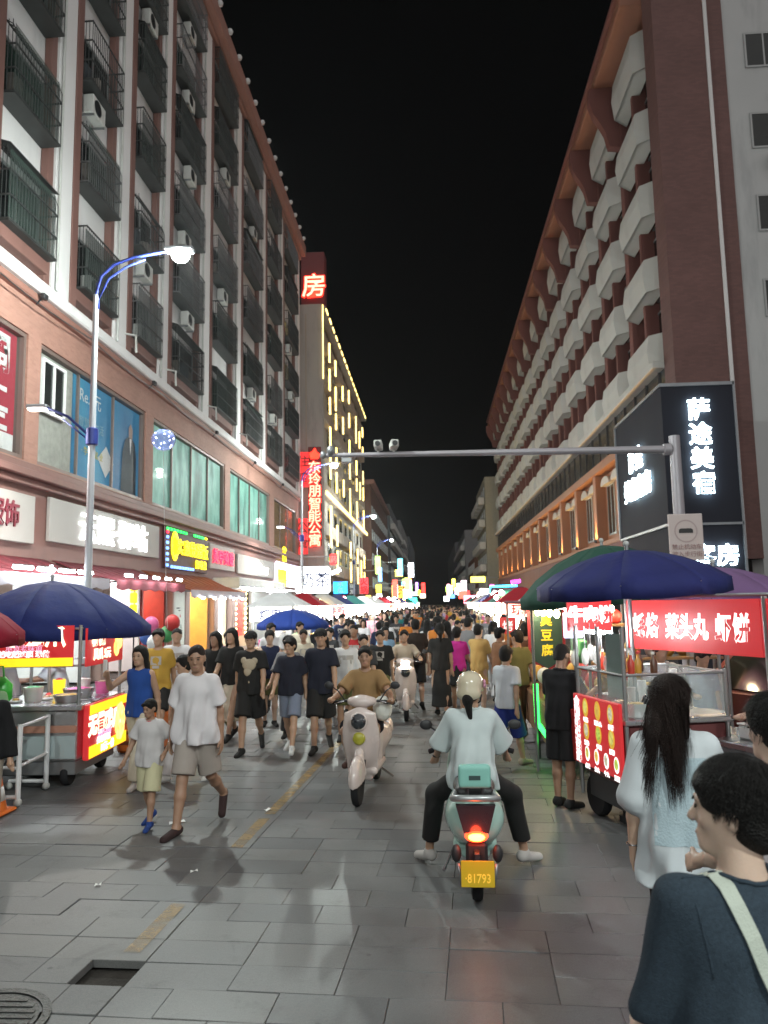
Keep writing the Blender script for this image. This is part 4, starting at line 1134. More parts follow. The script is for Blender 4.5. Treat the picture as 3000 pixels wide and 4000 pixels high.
# ------------------------------------------------------------------ vertical lit signs far down the street
def pole_sign(label, x, y, z, w, h, col, s, body=None, tcol=None, lit=True):
    t = thing('hanging_sign', label, 'sign', (x, y, z))
    build('face', MB().bbox(-w / 2, w / 2, 0, 0.2, 0, h, 0.03), emit('sign_%d_%d' % (x * 100, y * 100), col, s, var=0.3, scale=1.5), t)
    build('bracket', MB().tube([(0, 0.1, h * 0.8), (2.0 * (1 if x > 0 else -1), 0.1, h * 0.8)], 0.03, 5), GREYM, t)
    if body:
        n = len(body); sz = min(w * 0.95, h / n)
        for k, ch in enumerate(body):
            lettering(ch, mat('sign_print_' + str(tcol), tcol, 0.5), t, (0, -0.012, h - (k + 0.5) * h / n), 0, size=sz, depth=0.012, bold=sz * 0.02)
W1 = (0.92, 0.97, 1.0); NV = (0.01, 0.02, 0.1); DR = (0.3, 0.01, 0.01)
for a in (('small square blue lit sign beyond the white lightbox', -7.3, 60, 2.9, 1.1, 0.95, (0.02, 0.3, 1.0), 3.0, '手机', (0.6, 0.8, 1)),
          ('dark sign with pale strokes right of the blue sign', -7.0, 66, 2.9, 1.2, 0.9, (0.03, 0.03, 0.035), 0.1, '理发', (0.6, 0.6, 0.6)),
          ('red lit sign at the far corner of the gold lit block', -6.4, 71, 3.0, 0.75, 1.5, (1.0, 0.04, 0.05), 1.8, '火锅', (0.5, 0.0, 0.0)),
          ('small red sign above the tilted white lamp', -6.5, 50, 4.7, 0.5, 0.7, (1.0, 0.02, 0.02), 3.0, '药', (0.8, 0.3, 0.3)),
          ('yellow sign hanging above a white one on the left', -5.8, 82, 3.2, 0.55, 0.9, (1.0, 0.85, 0.05), 3.5, None, None),
          ('slim white sign under the yellow one', -5.8, 82.5, 2.0, 0.6, 1.1, W1, 3.5, '面', NV),
          ('tall white lit sign left of the orange sign', -4.3, 88, 2.5, 0.6, 1.7, W1, 3.5, '衣服', NV),
          ('orange and red lit sign in the far left row', -3.9, 92, 2.7, 0.7, 1.4, (1.0, 0.3, 0.03), 2.6, '烧烤', DR),
          ('yellow green sign below the highest white sign', -3.0, 92, 3.6, 0.65, 1.5, (0.65, 1.0, 0.12), 2.8, None, None),
          ('highest white sign at the end of the left row', -2.75, 100, 5.4, 0.7, 1.9, W1, 6, '宾馆', (0.2, 0.3, 0.5)),
          ('long pale blue sign hanging low in the left row', -2.85, 97, 2.3, 0.45, 2.6, (0.35, 0.6, 1.0), 2.4, None, None),
          ('pink white sign left of the long pale blue one', -3.4, 95, 2.2, 0.5, 1.6, (1.0, 0.75, 0.85), 2.2, None, None),
          ('thin red sign near the end of the street', -1.2, 102, 3.2, 0.5, 1.5, (1.0, 0.04, 0.03), 2.4, None, None),
          ('small lime sign near the end of the street', -2.0, 110, 3.1, 0.5, 0.8, (0.7, 1.0, 0.05), 3.0, None, None),
          ('green glowing pharmacy light low in the far row', -2.1, 80, 1.9, 0.9, 0.7, (0.05, 1.0, 0.6), 3.5, None, None),
          ('cool white vertical sign on the far right row', 3.2, 92, 2.9, 0.5, 1.4, (0.7, 0.9, 1.0), 4.0, None, None),
          ('pale pink tall sign on the far right row', 3.6, 87, 2.6, 0.65, 1.9, (1.0, 0.8, 0.9), 2.2, '女装', (0.5, 0.1, 0.2)),
          ('red and pink shop front sign on the far right', 4.0, 75, 1.9, 1.9, 0.8, (1.0, 0.25, 0.35), 2.6, None, None),
          ('yellow white lightbox on the far right', 5.2, 78, 2.1, 1.3, 0.9, (1.0, 0.85, 0.5), 2.6, '石', DR)):
    pole_sign(*a)
t = thing('tilted_lamp', 'white tilted lamp box under the small red sign', 'lamp', (-6.3, 49.5, 4.2))
build('lit_face', MB().bbox(-0.35, 0.35, 0, 0.15, -0.1, 0.15, 0.03, Matrix.Rotation(-0.4, 4, 'Y').to_4x4()), emit('white_lightbox', (0.95, 0.97, 1.0), 3.2), t)
t = thing('neon_sign', 'cyan outlined neon sign with white characters on the right beyond the green umbrella', 'sign', (3.25, 33.5, 1.95))
CY = emit('cyan_neon', (0.05, 0.65, 1.0), 5)
build('backboard', MB().bbox(-0.75, 0.75, 0, 0.1, 0, 0.75, 0.03), mat('dark_wine_panel', (0.06, 0.012, 0.015), 0.5), t)
build('neon_tube', MB().tube([(-0.78, -0.04, 0.5), (-0.7, -0.04, 0.78), (0.45, -0.04, 0.8)], 0.05, 6).tube([(-0.78, -0.04, 0.3), (-0.7, -0.04, -0.02), (0.2, -0.04, -0.05)], 0.05, 6), CY, t)
build('pink_tube', MB().tube([(0.2, -0.04, 0.95), (0.6, -0.04, 1.0)], 0.09, 6), emit('magenta_neon', (1.0, 0.05, 0.8), 4), t)
lettering('鱼豆浆', LW, t, (0, -0.06, 0.38), 0, size=0.48, depth=0.03, bold=0.02)
build('post', MB().tube([(0, 0.05, -1.95), (0, 0.05, 0)], 0.04, 6), BLACKP, t)

for a in (('small amber lit sign beside the dark sign in the left row', -6.6, 78, 2.3, 0.5, 0.6, (1.0, 0.6, 0.1), 3.0), ('rose lit square sign low in the far left row', -5.0, 86, 2.2, 0.6, 0.5, (1.0, 0.25, 0.4), 3.0), ('slim cyan strip sign in the far left row', -4.7, 98, 2.4, 0.3, 1.8, (0.2, 0.8, 1.0), 3.0),
          ('red square sign under the tall white one', -4.1, 86, 2.0, 0.6, 0.5, (1.0, 0.06, 0.04), 2.6), ('violet lit strip near the end of the left row', -2.4, 118, 3.5, 0.4, 1.7, (0.6, 0.3, 1.0), 3.0), ('warm white square at the end of the left row', -1.6, 125, 2.8, 0.9, 0.7, (1.0, 0.85, 0.6), 4.0),
          ('blue square sign at the end of the right row', 3.0, 115, 2.6, 0.7, 0.6, (0.1, 0.3, 1.0), 3.0), ('amber strip sign at the end of the right row', 2.6, 125, 3.2, 0.5, 1.4, (1.0, 0.6, 0.1), 3.0), ('red strip sign low in the far right row', 4.4, 95, 2.2, 0.5, 1.2, (1.0, 0.05, 0.05), 2.6), ('white square sign above the far right stalls', 4.6, 68, 2.6, 0.8, 0.6, (0.95, 0.97, 1.0), 4.0),
          ('magenta strip sign beyond the cyan neon sign', 4.3, 55, 2.3, 0.3, 1.0, (1.0, 0.1, 0.6), 2.6)):
    pole_sign(*a)
t = thing('neon_sign', 'vertical yellow neon strip by the festive shop behind the navy umbrella', 'sign', (-8.05, 20.0, 1.9))
for k in range(3): build('lit_box', MB().bbox(-0.1, 0.1, 0, 0.08, 0.32 * k, 0.32 * k + 0.28, 0.03), YL, t)
build('stem', MB().tube([(0, 0.1, -1.9), (0, 0.1, 1.0)], 0.02, 6), BLACKP, t)
for k, (x, y, z, m_, nm) in enumerate(((-5.65, 15.0, 1.75, GOODS[4], 'pink'), (-5.4, 15.2, 1.55, GOODS[5], 'green'), (-5.25, 15.1, 1.78, GOODS[0], 'red'), (-5.8, 15.2, 1.5, GOODS[6], 'blue'), (-5.5, 14.8, 1.4, GOODS[2], 'white'))):
    t = thing('toy_balloon', '%s toy balloon on a stick behind the woman in blue' % nm, 'balloon', (x, y, z), 0, 'toy balloons')
    build('ball', MB().ball((0, 0, 0), (0.15, 0.15, 0.17), 14, 10), m_, t, True); build('stick', MB().tube([(0, 0, -0.17), (0.02, 0, -z)], 0.008, 5), ACW, t)
for a in (
    ('tall red lit sign hanging in the far left row', -4.04, 82.1, 2.67, 0.55, 1.90, (1.0, 0.06, 0.04), 3.7, None, None),
    ('tall lime lit sign hanging in the far left row', -5.70, 80.0, 5.16, 0.55, 1.90, (0.6, 1.0, 0.15), 2.9, None, None),
    ('tall cyan lit sign hanging in the far left row', -3.57, 85.6, 5.17, 0.55, 1.90, (0.15, 0.85, 1.0), 3.1, None, None),
    ('slim white lit sign hanging in the far right row', 3.33, 132.6, 3.52, 0.35, 1.40, (0.95, 0.97, 1.0), 2.9, None, None),
    ('tall yellow lit sign hanging in the far right row', 3.69, 131.3, 4.13, 0.55, 1.90, (1.0, 0.85, 0.1), 4.3, None, None),
    ('slim amber lit sign hanging in the far left row', -4.65, 90.8, 2.76, 0.35, 1.40, (1.0, 0.6, 0.12), 2.8, None, None),
    ('slim sky blue lit sign hanging in the far left row', -5.21, 76.1, 4.25, 0.35, 1.40, (0.2, 0.55, 1.0), 2.5, None, None),
    ('wide cyan lit sign hanging in the far left row', -3.98, 114.7, 3.25, 1.50, 0.60, (0.15, 0.85, 1.0), 4.1, None, None),
    ('square pink lit sign hanging in the far right row', 3.45, 102.3, 3.11, 0.90, 0.85, (1.0, 0.45, 0.6), 3.9, None, None),
    ('square amber lit sign hanging in the far right row', 5.43, 75.6, 2.15, 0.90, 0.85, (1.0, 0.6, 0.12), 4.0, None, None),
    ('wide sky blue lit sign hanging in the far left row', -4.31, 125.2, 4.88, 1.50, 0.60, (0.2, 0.55, 1.0), 3.2, None, None),
    ('tall amber lit sign hanging in the far left row', -4.83, 108.4, 2.36, 0.55, 1.90, (1.0, 0.6, 0.12), 2.9, None, None),
    ('slim red lit sign hanging in the far left row', -3.74, 132.2, 4.77, 0.35, 1.40, (1.0, 0.06, 0.04), 4.4, None, None),
    ('square sky blue lit sign hanging in the far right row', 2.93, 131.3, 2.85, 0.90, 0.85, (0.2, 0.55, 1.0), 3.5, None, None),
    ('square lime lit sign hanging in the far right row', 2.62, 120.9, 3.67, 0.90, 0.85, (0.6, 1.0, 0.15), 4.1, None, None),
    ('wide lime lit sign hanging in the far left row', -4.24, 126.2, 5.42, 1.50, 0.60, (0.6, 1.0, 0.15), 2.7, None, None),
    ('square yellow lit sign hanging in the far left row', -4.07, 93.5, 5.32, 0.90, 0.85, (1.0, 0.85, 0.1), 3.2, None, None),
    ('wide white lit sign hanging in the far left row', -3.10, 130.2, 3.26, 1.50, 0.60, (0.95, 0.97, 1.0), 3.1, None, None),
    ('square red lit sign hanging in the far right row', 3.31, 83.2, 2.41, 0.90, 0.85, (1.0, 0.06, 0.04), 3.9, None, None),
    ('square white lit sign hanging in the far right row', 2.46, 134.8, 2.20, 0.90, 0.85, (0.95, 0.97, 1.0), 4.5, None, None),
    ('wide red lit sign hanging in the far left row', -4.12, 105.6, 3.01, 1.50, 0.60, (1.0, 0.06, 0.04), 3.7, None, None),
    ('slim lime lit sign hanging in the far left row', -3.47, 124.1, 3.63, 0.35, 1.40, (0.6, 1.0, 0.15), 2.6, None, None),
    ('tall white lit sign hanging in the far left row', -4.14, 129.7, 3.88, 0.55, 1.90, (0.95, 0.97, 1.0), 4.2, None, None),
    ('wide yellow lit sign hanging in the far right row', 4.81, 80.2, 4.09, 1.50, 0.60, (1.0, 0.85, 0.1), 3.8, None, None),
    ('tall pink lit sign hanging in the far right row', 2.60, 121.6, 3.01, 0.55, 1.90, (1.0, 0.45, 0.6), 2.8, None, None),
    ('slim yellow lit sign hanging in the far left row', -3.75, 125.2, 3.74, 0.35, 1.40, (1.0, 0.85, 0.1), 4.5, None, None),
    ): pole_sign(*a)
# ------------------------------------------------------------------ umbrellas
def umbrella(label, x, y, r, zr, zt, m, tilt=(0, 0), n=8, rz=0.2, m2=None, group='umbrellas over the market stalls'):
    t = thing('market_umbrella', label, 'umbrella', (x, y, 0), rz, group)
    M = Matrix.Translation((0, 0, zr)) @ Euler((tilt[0], tilt[1], 0)).to_matrix().to_4x4()
    H = zt - zr
    prof = [(0.0, H), (0.28, H * 0.9), (0.55, H * 0.68), (0.8, H * 0.37), (1.0, 0.0)]
    for k in range(n):
        a0, a1 = 2 * PI * k / n, 2 * PI * (k + 1) / n
        v = []; f = []; S_ = 4
        for (q, z) in prof:
            for s in range(S_ + 1):
                u = s / S_
                p0 = Vector((math.cos(a0), math.sin(a0), 0)); p1 = Vector((math.cos(a1), math.sin(a1), 0))
                p = p0.lerp(p1, u) * r * q
                sag = 4 * u * (1 - u) * 0.06 * r * q * (0.4 if q < 1 else 1.0)
                v.append(M @ Vector((p.x, p.y, z - sag * 0.6 + (0.035 * r * 4 * u * (1 - u) if q == 1 else 0))))
        for s in range(S_ + 1):  # valance
            u = s / S_
            p = Vector((math.cos(a0), math.sin(a0), 0)).lerp(Vector((math.cos(a1), math.sin(a1), 0)), u) * r * 1.005
            v.append(M @ Vector((p.x, p.y, -0.13 - 0.02 * math.sin(u * PI))))
        for i in range(len(prof)):
            for s in range(S_):
                b0 = i * (S_ + 1) + s; f.append((b0, b0 + 1, b0 + S_ + 2, b0 + S_ + 1))
        o = build('panel', MB().add(v, f), (m2 if (m2 and k % 2) else m), t, True)
        so = o.modifiers.new('thick', 'SOLIDIFY'); so.thickness = 0.006
    for k in range(n):
        a0 = 2 * PI * k / n
        build('rib', MB().tube([M @ Vector((0, 0, H - 0.03)), M @ Vector((math.cos(a0) * r * 0.55, math.sin(a0) * r * 0.55, H * 0.66 - 0.02)), M @ Vector((math.cos(a0) * r, math.sin(a0) * r, -0.02))], 0.008, 4), GREYM, t)
    build('pole', MB().tube([(0, 0, 0.02), M @ Vector((0, 0, H + 0.06))], 0.02, 8), GREYM, t)
    build('finial', MB().ball(M @ Vector((0, 0, H + 0.06)), 0.03, 8, 6), ACW, t, True)
    build('base', MB().lathe([(0.22, 0.004), (0.22, 0.06), (0.05, 0.1)], 14), BLACKP, t)
    return t
NAVYC = mat('navy_umbrella_cloth', (0.016, 0.026, 0.13), 0.75, var=0.25, scale=3, bump=0.5, bscale=7)
INDIGO = mat('indigo_umbrella_cloth', (0.02, 0.025, 0.12), 0.75, var=0.25, scale=3, bump=0.5, bscale=7)
GREENC = mat('green_umbrella_cloth', (0.02, 0.07, 0.05), 0.75, var=0.15, scale=2)
REDC = mat('red_umbrella_cloth', (0.25, 0.012, 0.03), 0.75, var=0.15, scale=2)
MAUVE = mat('mauve_umbrella_cloth', (0.16, 0.09, 0.2), 0.75, var=0.15, scale=2)
BLUEC = mat('blue_umbrella_cloth', (0.02, 0.05, 0.25), 0.75, var=0.15, scale=2)
umbrella('big navy blue umbrella over the food cart on the left', -5.1, 9.9, 1.3, 1.86, 2.48, NAVYC)
umbrella('red umbrella with a white tip cut by the left edge', -5.25, 7.7, 0.92, 1.86, 2.3, REDC, rz=0.0)
umbrella('indigo umbrella over the red banner stall on the right', 1.94, 7.6, 0.92, 2.26, 2.58, INDIGO, tilt=(0, -0.05), rz=0.45)
umbrella('dark green umbrella behind the indigo one', 2.2, 9.7, 1.12, 2.2, 2.78, GREENC, tilt=(0, -0.08), rz=0.1)
umbrella('mauve umbrella peeking out right of the indigo one', 3.25, 9.0, 0.95, 2.1, 2.45, MAUVE, rz=0.3)
umbrella('royal blue umbrella above the crowd on the left', -3.7, 20.0, 0.95, 1.6, 1.98, BLUEC, tilt=(0, 0.0), rz=0.15)

# ------------------------------------------------------------------ shared stall materials
STEEL = mat('stainless_steel', (0.55, 0.56, 0.57), 0.28, 0.9, var=0.12, scale=2)
POST = mat('stall_post_metal', (0.32, 0.33, 0.33), 0.4, 0.7, var=0.15)
WHITEPL = mat('white_plastic', (0.72, 0.73, 0.72), 0.45, var=0.08)
RUBBER = mat('rubber', (0.018, 0.018, 0.02), 0.8, var=0.3)
REDP = mat('red_painted_board', (0.42, 0.025, 0.02), 0.5, var=0.12)
REDBOX = emit('red_lit_board', (0.8, 0.03, 0.04), 0.3, base=(0.38, 0.025, 0.025))
YELBOX = emit('yellow_lit_board', (1.0, 0.72, 0.02), 0.75, base=(0.7, 0.45, 0.02))
WTXT = emit('white_lit_print', (1.0, 0.97, 0.95), 0.8, base=(0.8, 0.8, 0.8))
CRTXT = emit('cream_lit_print', (1.0, 0.93, 0.65), 1.2, base=(0.8, 0.75, 0.5))
VIOTXT = emit('violet_lit_print', (0.7, 0.4, 0.6), 0.7)
GLS = glass('stall_glass', (0.75, 0.85, 0.82), 0.05, 0.16)
BULB = emit('stall_bulb', (0.95, 0.98, 1.0), 110)
WBULB = emit('warm_stall_bulb', (1.0, 0.76, 0.42), 120)
def wheel(t, x, y, r, ax='X'):
    w = build('wheel', MB().lathe([(r * 0.55, -0.04), (r * 0.92, -0.045), (r, -0.02), (r, 0.02), (r * 0.92, 0.045), (r * 0.55, 0.04)], 18, (0, 0, 0), ax), RUBBER, t, 'auto'); w.location = (x, y, r)
    build('rim', MB().lathe([(0.02, -0.03), (r * 0.56, -0.03), (r * 0.56, 0.03), (0.02, 0.03)], 12, (0, 0, 0), ax), POST, w)
def pan(t, x, y, z, r, h, m=STEEL, name='steel_pan', label=None, fill=None):
    o = thing(name, label, 'pan', (x, y, z)) if label else None
    return o
def disc_food(mb, y, z, r, x=-0.004): 
    mb.add([(x, y + r * 0.8 * math.cos(a), z + r * 1.2 * math.sin(a)) for a in [2 * PI * k / 18 for k in range(18)]], [tuple(range(18))])

# ------------------------------------------------------------------ left food cart (yellow and red light box)
t = thing('food_cart', 'steel snack cart under the navy umbrella with a yellow and red lit front', 'food cart', (-4.9, 9.6, 0), 0.05)
build('body', MB().bbox(-0.6, 0.6, -0.65, 0.68, 0.3, 0.9, 0.02), STEEL, t)
build('counter', MB().bbox(-0.66, 0.68, -0.72, 0.74, 0.9, 0.96, 0.01), STEEL, t)
build('lower_shelf', MB().bbox(-0.58, 0.58, -0.62, 0.64, 0.14, 0.3, 0.01), GREYM, t)
build('side_panel', MB().box(-0.6, 0.6, -0.675, -0.652, 0.34, 0.6), mat('pale_blue_panel', (0.35, 0.42, 0.43), 0.5, var=0.15, scale=3), t)
build('copper_band', MB().box(-0.6, 0.6, -0.68, -0.652, 0.64, 0.72), mat('copper_band', (0.4, 0.2, 0.14), 0.5), t)
for x in (-0.6, 0.62):
    for y in (-0.66, 0.68): build('post', MB().tube([(x, y, 0.96), (x, y, 1.9)], 0.022, 8), POST, t)
for z in (1.42, 1.86): build('rail', MB().tube([(-0.6, -0.66, z), (0.62, -0.66, z), (0.62, 0.68, z), (-0.6, 0.68, z), (-0.6, -0.66, z)], 0.015, 6), POST, t)
for x in (-0.45, 0.45):
    for y in (-0.5, 0.5): wheel(t, x, y, 0.14)
lb = build('light_box', MB().bbox(0.66, 0.74, -0.62, 0.62, 0.3, 0.95, 0.015), REDBOX, t)
build('yellow_band', MB().box(0.742, 0.748, -0.62, 0.62, 0.32, 0.46).box(0.742, 0.748, -0.62, 0.62, 0.83, 0.94), YELBOX, lb)
lettering('无骨鸡爪', CRTXT, lb, (0.75, -0.14, 0.7), PI / 2, size=0.26, depth=0.008, bold=0.012, sx=1.0)
lettering('酸辣·开胃', VIOTXT, lb, (0.75, -0.15, 0.56), PI / 2, size=0.1, depth=0.008, bold=0.004)
lettering('越吃越过瘾', WTXT, lb, (0.75, -0.18, 0.495), PI / 2, size=0.085, depth=0.008, bold=0.004)
lettering('10元一份', WTXT, lb, (0.752, -0.05, 0.39), PI / 2, size=0.11, depth=0.008, bold=0.004)
fo = MB()
for k in range(9):
    a = k * 0.7; fo.ball((0.755, 0.36 + 0.1 * math.cos(a), 0.62 + 0.14 * math.sin(a)), (0.012, 0.09, 0.11), 10, 6)
build('food_picture', fo, emit('food_print', (0.95, 0.75, 0.2), 1.0, var=0.5, scale=14), lb)
bn = build('banner', MB().box(-0.62, 0.56, -0.72, -0.7, 1.42, 1.9), REDBOX, t)
build('yellow_edge', MB().box(-0.62, 0.56, -0.725, -0.721, 1.42, 1.52), YELBOX, bn)
lettering('无骨鸡爪', CRTXT, bn, (-0.03, -0.73, 1.77), 0, size=0.25, depth=0.006, bold=0.008)
lettering('地道老味道', VIOTXT, bn, (-0.03, -0.73, 1.64), 0, size=0.09, depth=0.006)
lettering('越吃越过瘾 现做', WTXT, bn, (-0.03, -0.73, 1.57), 0, size=0.085, depth=0.006, bold=0.003)
bn = build('banner', MB().box(0.655, 0.675, -0.6, 0.62, 1.4, 1.86), REDBOX, t)
lettering('柠檬', CRTXT, bn, (0.685, -0.25, 1.74), PI / 2, size=0.22, depth=0.006, bold=0.008)
lettering('凤爪 5元', CRTXT, bn, (0.685, -0.12, 1.53), PI / 2, size=0.15, depth=0.006, bold=0.005)
fo = MB()
for k in range(6): fo.ball((0.685, 0.42 + 0.07 * math.cos(k), 1.65 + 0.1 * math.sin(k * 1.3)), (0.008, 0.09, 0.1), 10, 6)
build('food_picture', fo, emit('food_print', (0.95, 0.75, 0.2), 1.0, var=0.5, scale=14), bn)
build('tube_light', MB().tube([(-0.4, -0.1, 1.84), (0.4, -0.1, 1.84)], 0.02, 8), BULB, t)
for i, (x, y, r, h, m_, lab, cat) in enumerate(((0.35, -0.35, 0.17, 0.09, STEEL, 'steel tray of food at the near end of the left cart', 'tray'), (0.3, 0.1, 0.2, 0.12, STEEL, 'wide steel basin in the middle of the left cart counter', 'basin'),
                                   (0.45, 0.52, 0.1, 0.16, GOODS[4], 'pink tub on the left cart counter', 'tub'), (0.2, 0.5, 0.09, 0.2, GOODS[2], 'white tub beside the pink tub', 'tub'), (-0.1, -0.3, 0.12, 0.18, WHITEPL, 'white pot at the back of the left cart', 'pot'), (0.0, 0.2, 0.08, 0.22, YELBOX, 'glowing yellow jar on the left cart', 'jar'))):
    c, s = math.cos(0.05), math.sin(0.05)
    p = thing('food_container', lab, cat, (-4.9 + x * c - y * s, 9.6 + x * s + y * c, 0.962))
    build('shell', MB().lathe([(r * 0.8, 0), (r, h), (r * 0.94, h), (r * 0.75, 0.01)], 16), m_, p, 'auto')
    build('food', MB().ball((0, 0, h * 0.75), (r * 0.88, r * 0.88, h * 0.35), 12, 6), GOODS[(i * 3 + 1) % 8], p, True)
# white pipe rack, cone, left edge pieces
t = thing('pipe_rack', 'white pipe rack on castors standing left of the snack cart', 'rack', (-4.5, 8.15, 0))
WP = mat('white_pipe_paint', (0.68, 0.69, 0.7), 0.4, var=0.1)
for (x, y) in ((0, 0), (-0.08, 0.75)):
    build('upright', MB().tube([(x, y, 0.06), (x, y, 0.86)], 0.028, 8), WP, t)
    build('castor', MB().ball((x, y, 0.045), 0.045, 10, 6), ACW, t, True)
    build('castor', MB().ball((x - 0.45, y, 0.045), 0.045, 10, 6), ACW, t, True)
    build('foot_bar', MB().tube([(x, y, 0.1), (x - 0.45, y, 0.1)], 0.022, 8), WP, t)
for z in (0.42, 0.84): build('cross_bar', MB().tube([(0, 0, z), (-0.08, 0.75, z)], 0.018, 8), WP, t)
build('shelf_bar', MB().tube([(0, 0, 0.7), (-0.55, 0.1, 0.7)], 0.016, 8).tube([(0, 0, 0.4), (-0.5, 0.1, 0.4)], 0.016, 8), WP, t)
t = thing('traffic_cone', 'orange cone with white reflective bands at the left edge beside the pipe rack', 'cone', (-4.62, 7.85, 0))
ORP = mat('orange_plastic', (0.7, 0.16, 0.02), 0.45, var=0.1)
build('base', MB().bbox(-0.19, 0.19, -0.19, 0.19, 0.002, 0.04, 0.02), ORP, t)
build('cone', MB().lathe([(0.155, 0.04), (0.035, 0.68), (0.0001, 0.69)], 20), ORP, t, 'auto')
for z0, z1 in ((0.14, 0.28), (0.38, 0.5)):
    rr = lambda z: 0.155 - 0.12 * (z - 0.04) / 0.64 + 0.003
    build('band', MB().lathe([(rr(z0), z0), (rr(z1), z1)], 20), WHITEPL, t, True)
t = thing('shopping_bag', 'bright green plastic bag hanging at the left edge near the snack cart', 'bag', (-5.15, 8.75, 0.98))
build('bag', MB().bbox(-0.2, 0.2, -0.1, 0.1, 0, 0.34, 0.09), mat('green_plastic_bag', (0.04, 0.5, 0.05), 0.35, var=0.2, scale=6, bump=0.6, bscale=10), t, True)
build('handle', MB().tube([(-0.1, 0, 0.3), (-0.08, 0, 0.46), (0.08, 0, 0.46), (0.1, 0, 0.3)], 0.012, 6), mat('green_plastic_bag', (0.04, 0.5, 0.05)), t)
t = thing('food_cart', 'second cart with an orange banner at the left edge under the red umbrella', 'food cart', (-5.55, 7.9, 0))
build('body', MB().bbox(-0.5, 0.5, -0.5, 0.5, 0.25, 0.9, 0.02), STEEL, t)
build('counter', MB().bbox(-0.55, 0.55, -0.55, 0.55, 0.9, 0.95, 0.01), STEEL, t)
for x in (-0.5, 0.52):
    for y in (-0.5, 0.5): build('post', MB().tube([(x, y, 0.95), (x, y, 1.86)], 0.02, 8), POST, t)
b_ = build('banner', MB().box(-0.5, 0.74, -0.54, -0.52, 1.56, 1.78), emit('orange_lit_board', (1.0, 0.3, 0.02), 0.9), t)
lettering('冰粉 Y', WTXT, b_, (0.35, -0.55, 1.67), 0, size=0.2, depth=0.006, bold=0.006)
for x in (-0.4, 0.4):
    for y in (-0.4, 0.4): wheel(t, x, y, 0.13)
t = thing('plastic_stool', 'orange plastic crate stacked behind the snack cart', 'crate', (-4.35, 11.3, 0))
build('shell', MB().bbox(-0.3, 0.3, -0.25, 0.25, 0.003, 0.75, 0.03), ORP, t)
for k in range(4): build('slot', MB().box(-0.24, 0.24, -0.262, -0.251, 0.12 + k * 0.15, 0.17 + k * 0.15), mat('dark_slot', (0.2, 0.05, 0.01), 0.7), t)

# ------------------------------------------------------------------ right cart with the menu board
t = thing('food_cart', 'glass fronted cart with a red lit menu board of round dishes', 'food cart', (1.56, 7.42, 0), 0.257)
build('body', MB().bbox(0.02, 1.0, -0.46, 0.46, 0.42, 0.98, 0.02), mat('dark_cart_side', (0.12, 0.03, 0.03), 0.5, var=0.2), t)
build('counter', MB().bbox(-0.02, 1.06, -0.5, 0.5, 0.98, 1.03, 0.01), STEEL, t)
for x in (0.0, 1.0):
    for y in (-0.47, 0.0, 0.47):
        if not (x == 1.0 and y == 0): build('post', MB().tube([(x, y, 0.2 if y else 1.03), (x, y, 1.84 if x == 0 else 1.45)], 0.019, 8), POST, t)
for z in (1.42,): build('rail', MB().tube([(0, -0.47, z), (1, -0.47, z), (1, 0.47, z), (0, 0.47, z), (0, -0.47, z)], 0.013, 6), POST, t)
for (a, b, c, d) in ((0.0, 0.004, -0.45, 0.45), (0.996, 1.0, -0.45, 0.45)): build('glass_pane', MB().box(a, b, c, d, 1.05, 1.4), GLS, t)
build('glass_pane', MB().box(0.02, 0.98, -0.474, -0.47, 1.05, 1.4), GLS, t)
build('glass_shelf', MB().box(0.03, 0.97, -0.44, 0.44, 1.41, 1.42), GLS, t)
build('cloth_screen', MB().box(0.02, 0.03, -0.45, -0.12, 1.2, 1.78), mat('green_grey_cloth', (0.25, 0.33, 0.3), 0.8, var=0.15, scale=5), t)
mb_ = build('menu_board', MB().bbox(-0.06, -0.02, -0.45, 0.47, 0.51, 1.17, 0.008), REDBOX, t)
build('light_tube', MB().tube([(0.08, -0.1, 1.78), (0.08, 0.4, 1.78)], 0.018, 8), BULB, t)
MX = -0.064
dish = [emit('dish_print_%d' % k, c, 0.25, var=0.95, scale=34) for k, c in enumerate(((0.85, 0.75, 0.2), (0.9, 0.6, 0.12), (0.75, 0.7, 0.5), (0.6, 0.75, 0.12)))]
plt = emit('plate_print', (0.8, 0.5, 0.05), 0.28)
# local -x faces the street; reading direction on that face is from far (+y) to near (-y)
for k, ch in enumerate('金牌蚝烙海鲜'): lettering(ch, WTXT, mb_, (MX, 0.385, 1.1 - k * 0.105), -PI / 2, size=0.11, depth=0.004, bold=0.006)
for r_ in range(3):
    n = 3 if r_ < 2 else 4
    for c_ in range(n):
        y = 0.2 - c_ * (0.25 if r_ < 2 else 0.19); z = 1.06 - r_ * 0.215
        a = MB(); disc_food(a, y, z, 0.075 if r_ < 2 else 0.06, MX + 0.001); build('printed_plate', a, plt if r_ < 2 else WTXT, mb_)
        a = MB(); disc_food(a, y, z + 0.005, 0.05 if r_ < 2 else 0.042, MX - 0.002); build('printed_dish', a, dish[(c_ + r_ * 2) % 4], mb_)
        lettering(('蚝烙', '菜头丸', '虾饼', '粿条', '炒面', '肠粉', '卤味', '鱼丸', '牛丸', '豆腐')[r_ * 3 + c_], WTXT, mb_, (MX, y, z - 0.115), -PI / 2, size=0.05, depth=0.003, bold=0.002)
sd = build('side_board', MB().bbox(-0.05, -0.01, 0.49, 0.95, 0.5, 1.0, 0.01), REDP, t)
for k, ch in enumerate('潮汕味'): lettering(ch, mat('dull_pink_print', (0.5, 0.3, 0.35), 0.6), sd, (-0.055, 0.72, 0.9 - k * 0.15), -PI / 2, size=0.13, depth=0.004, bold=0.004)
hb = build('head_board', MB().box(-0.04, 0.45, 0.55, 0.575, 1.78, 2.1), REDBOX, t)
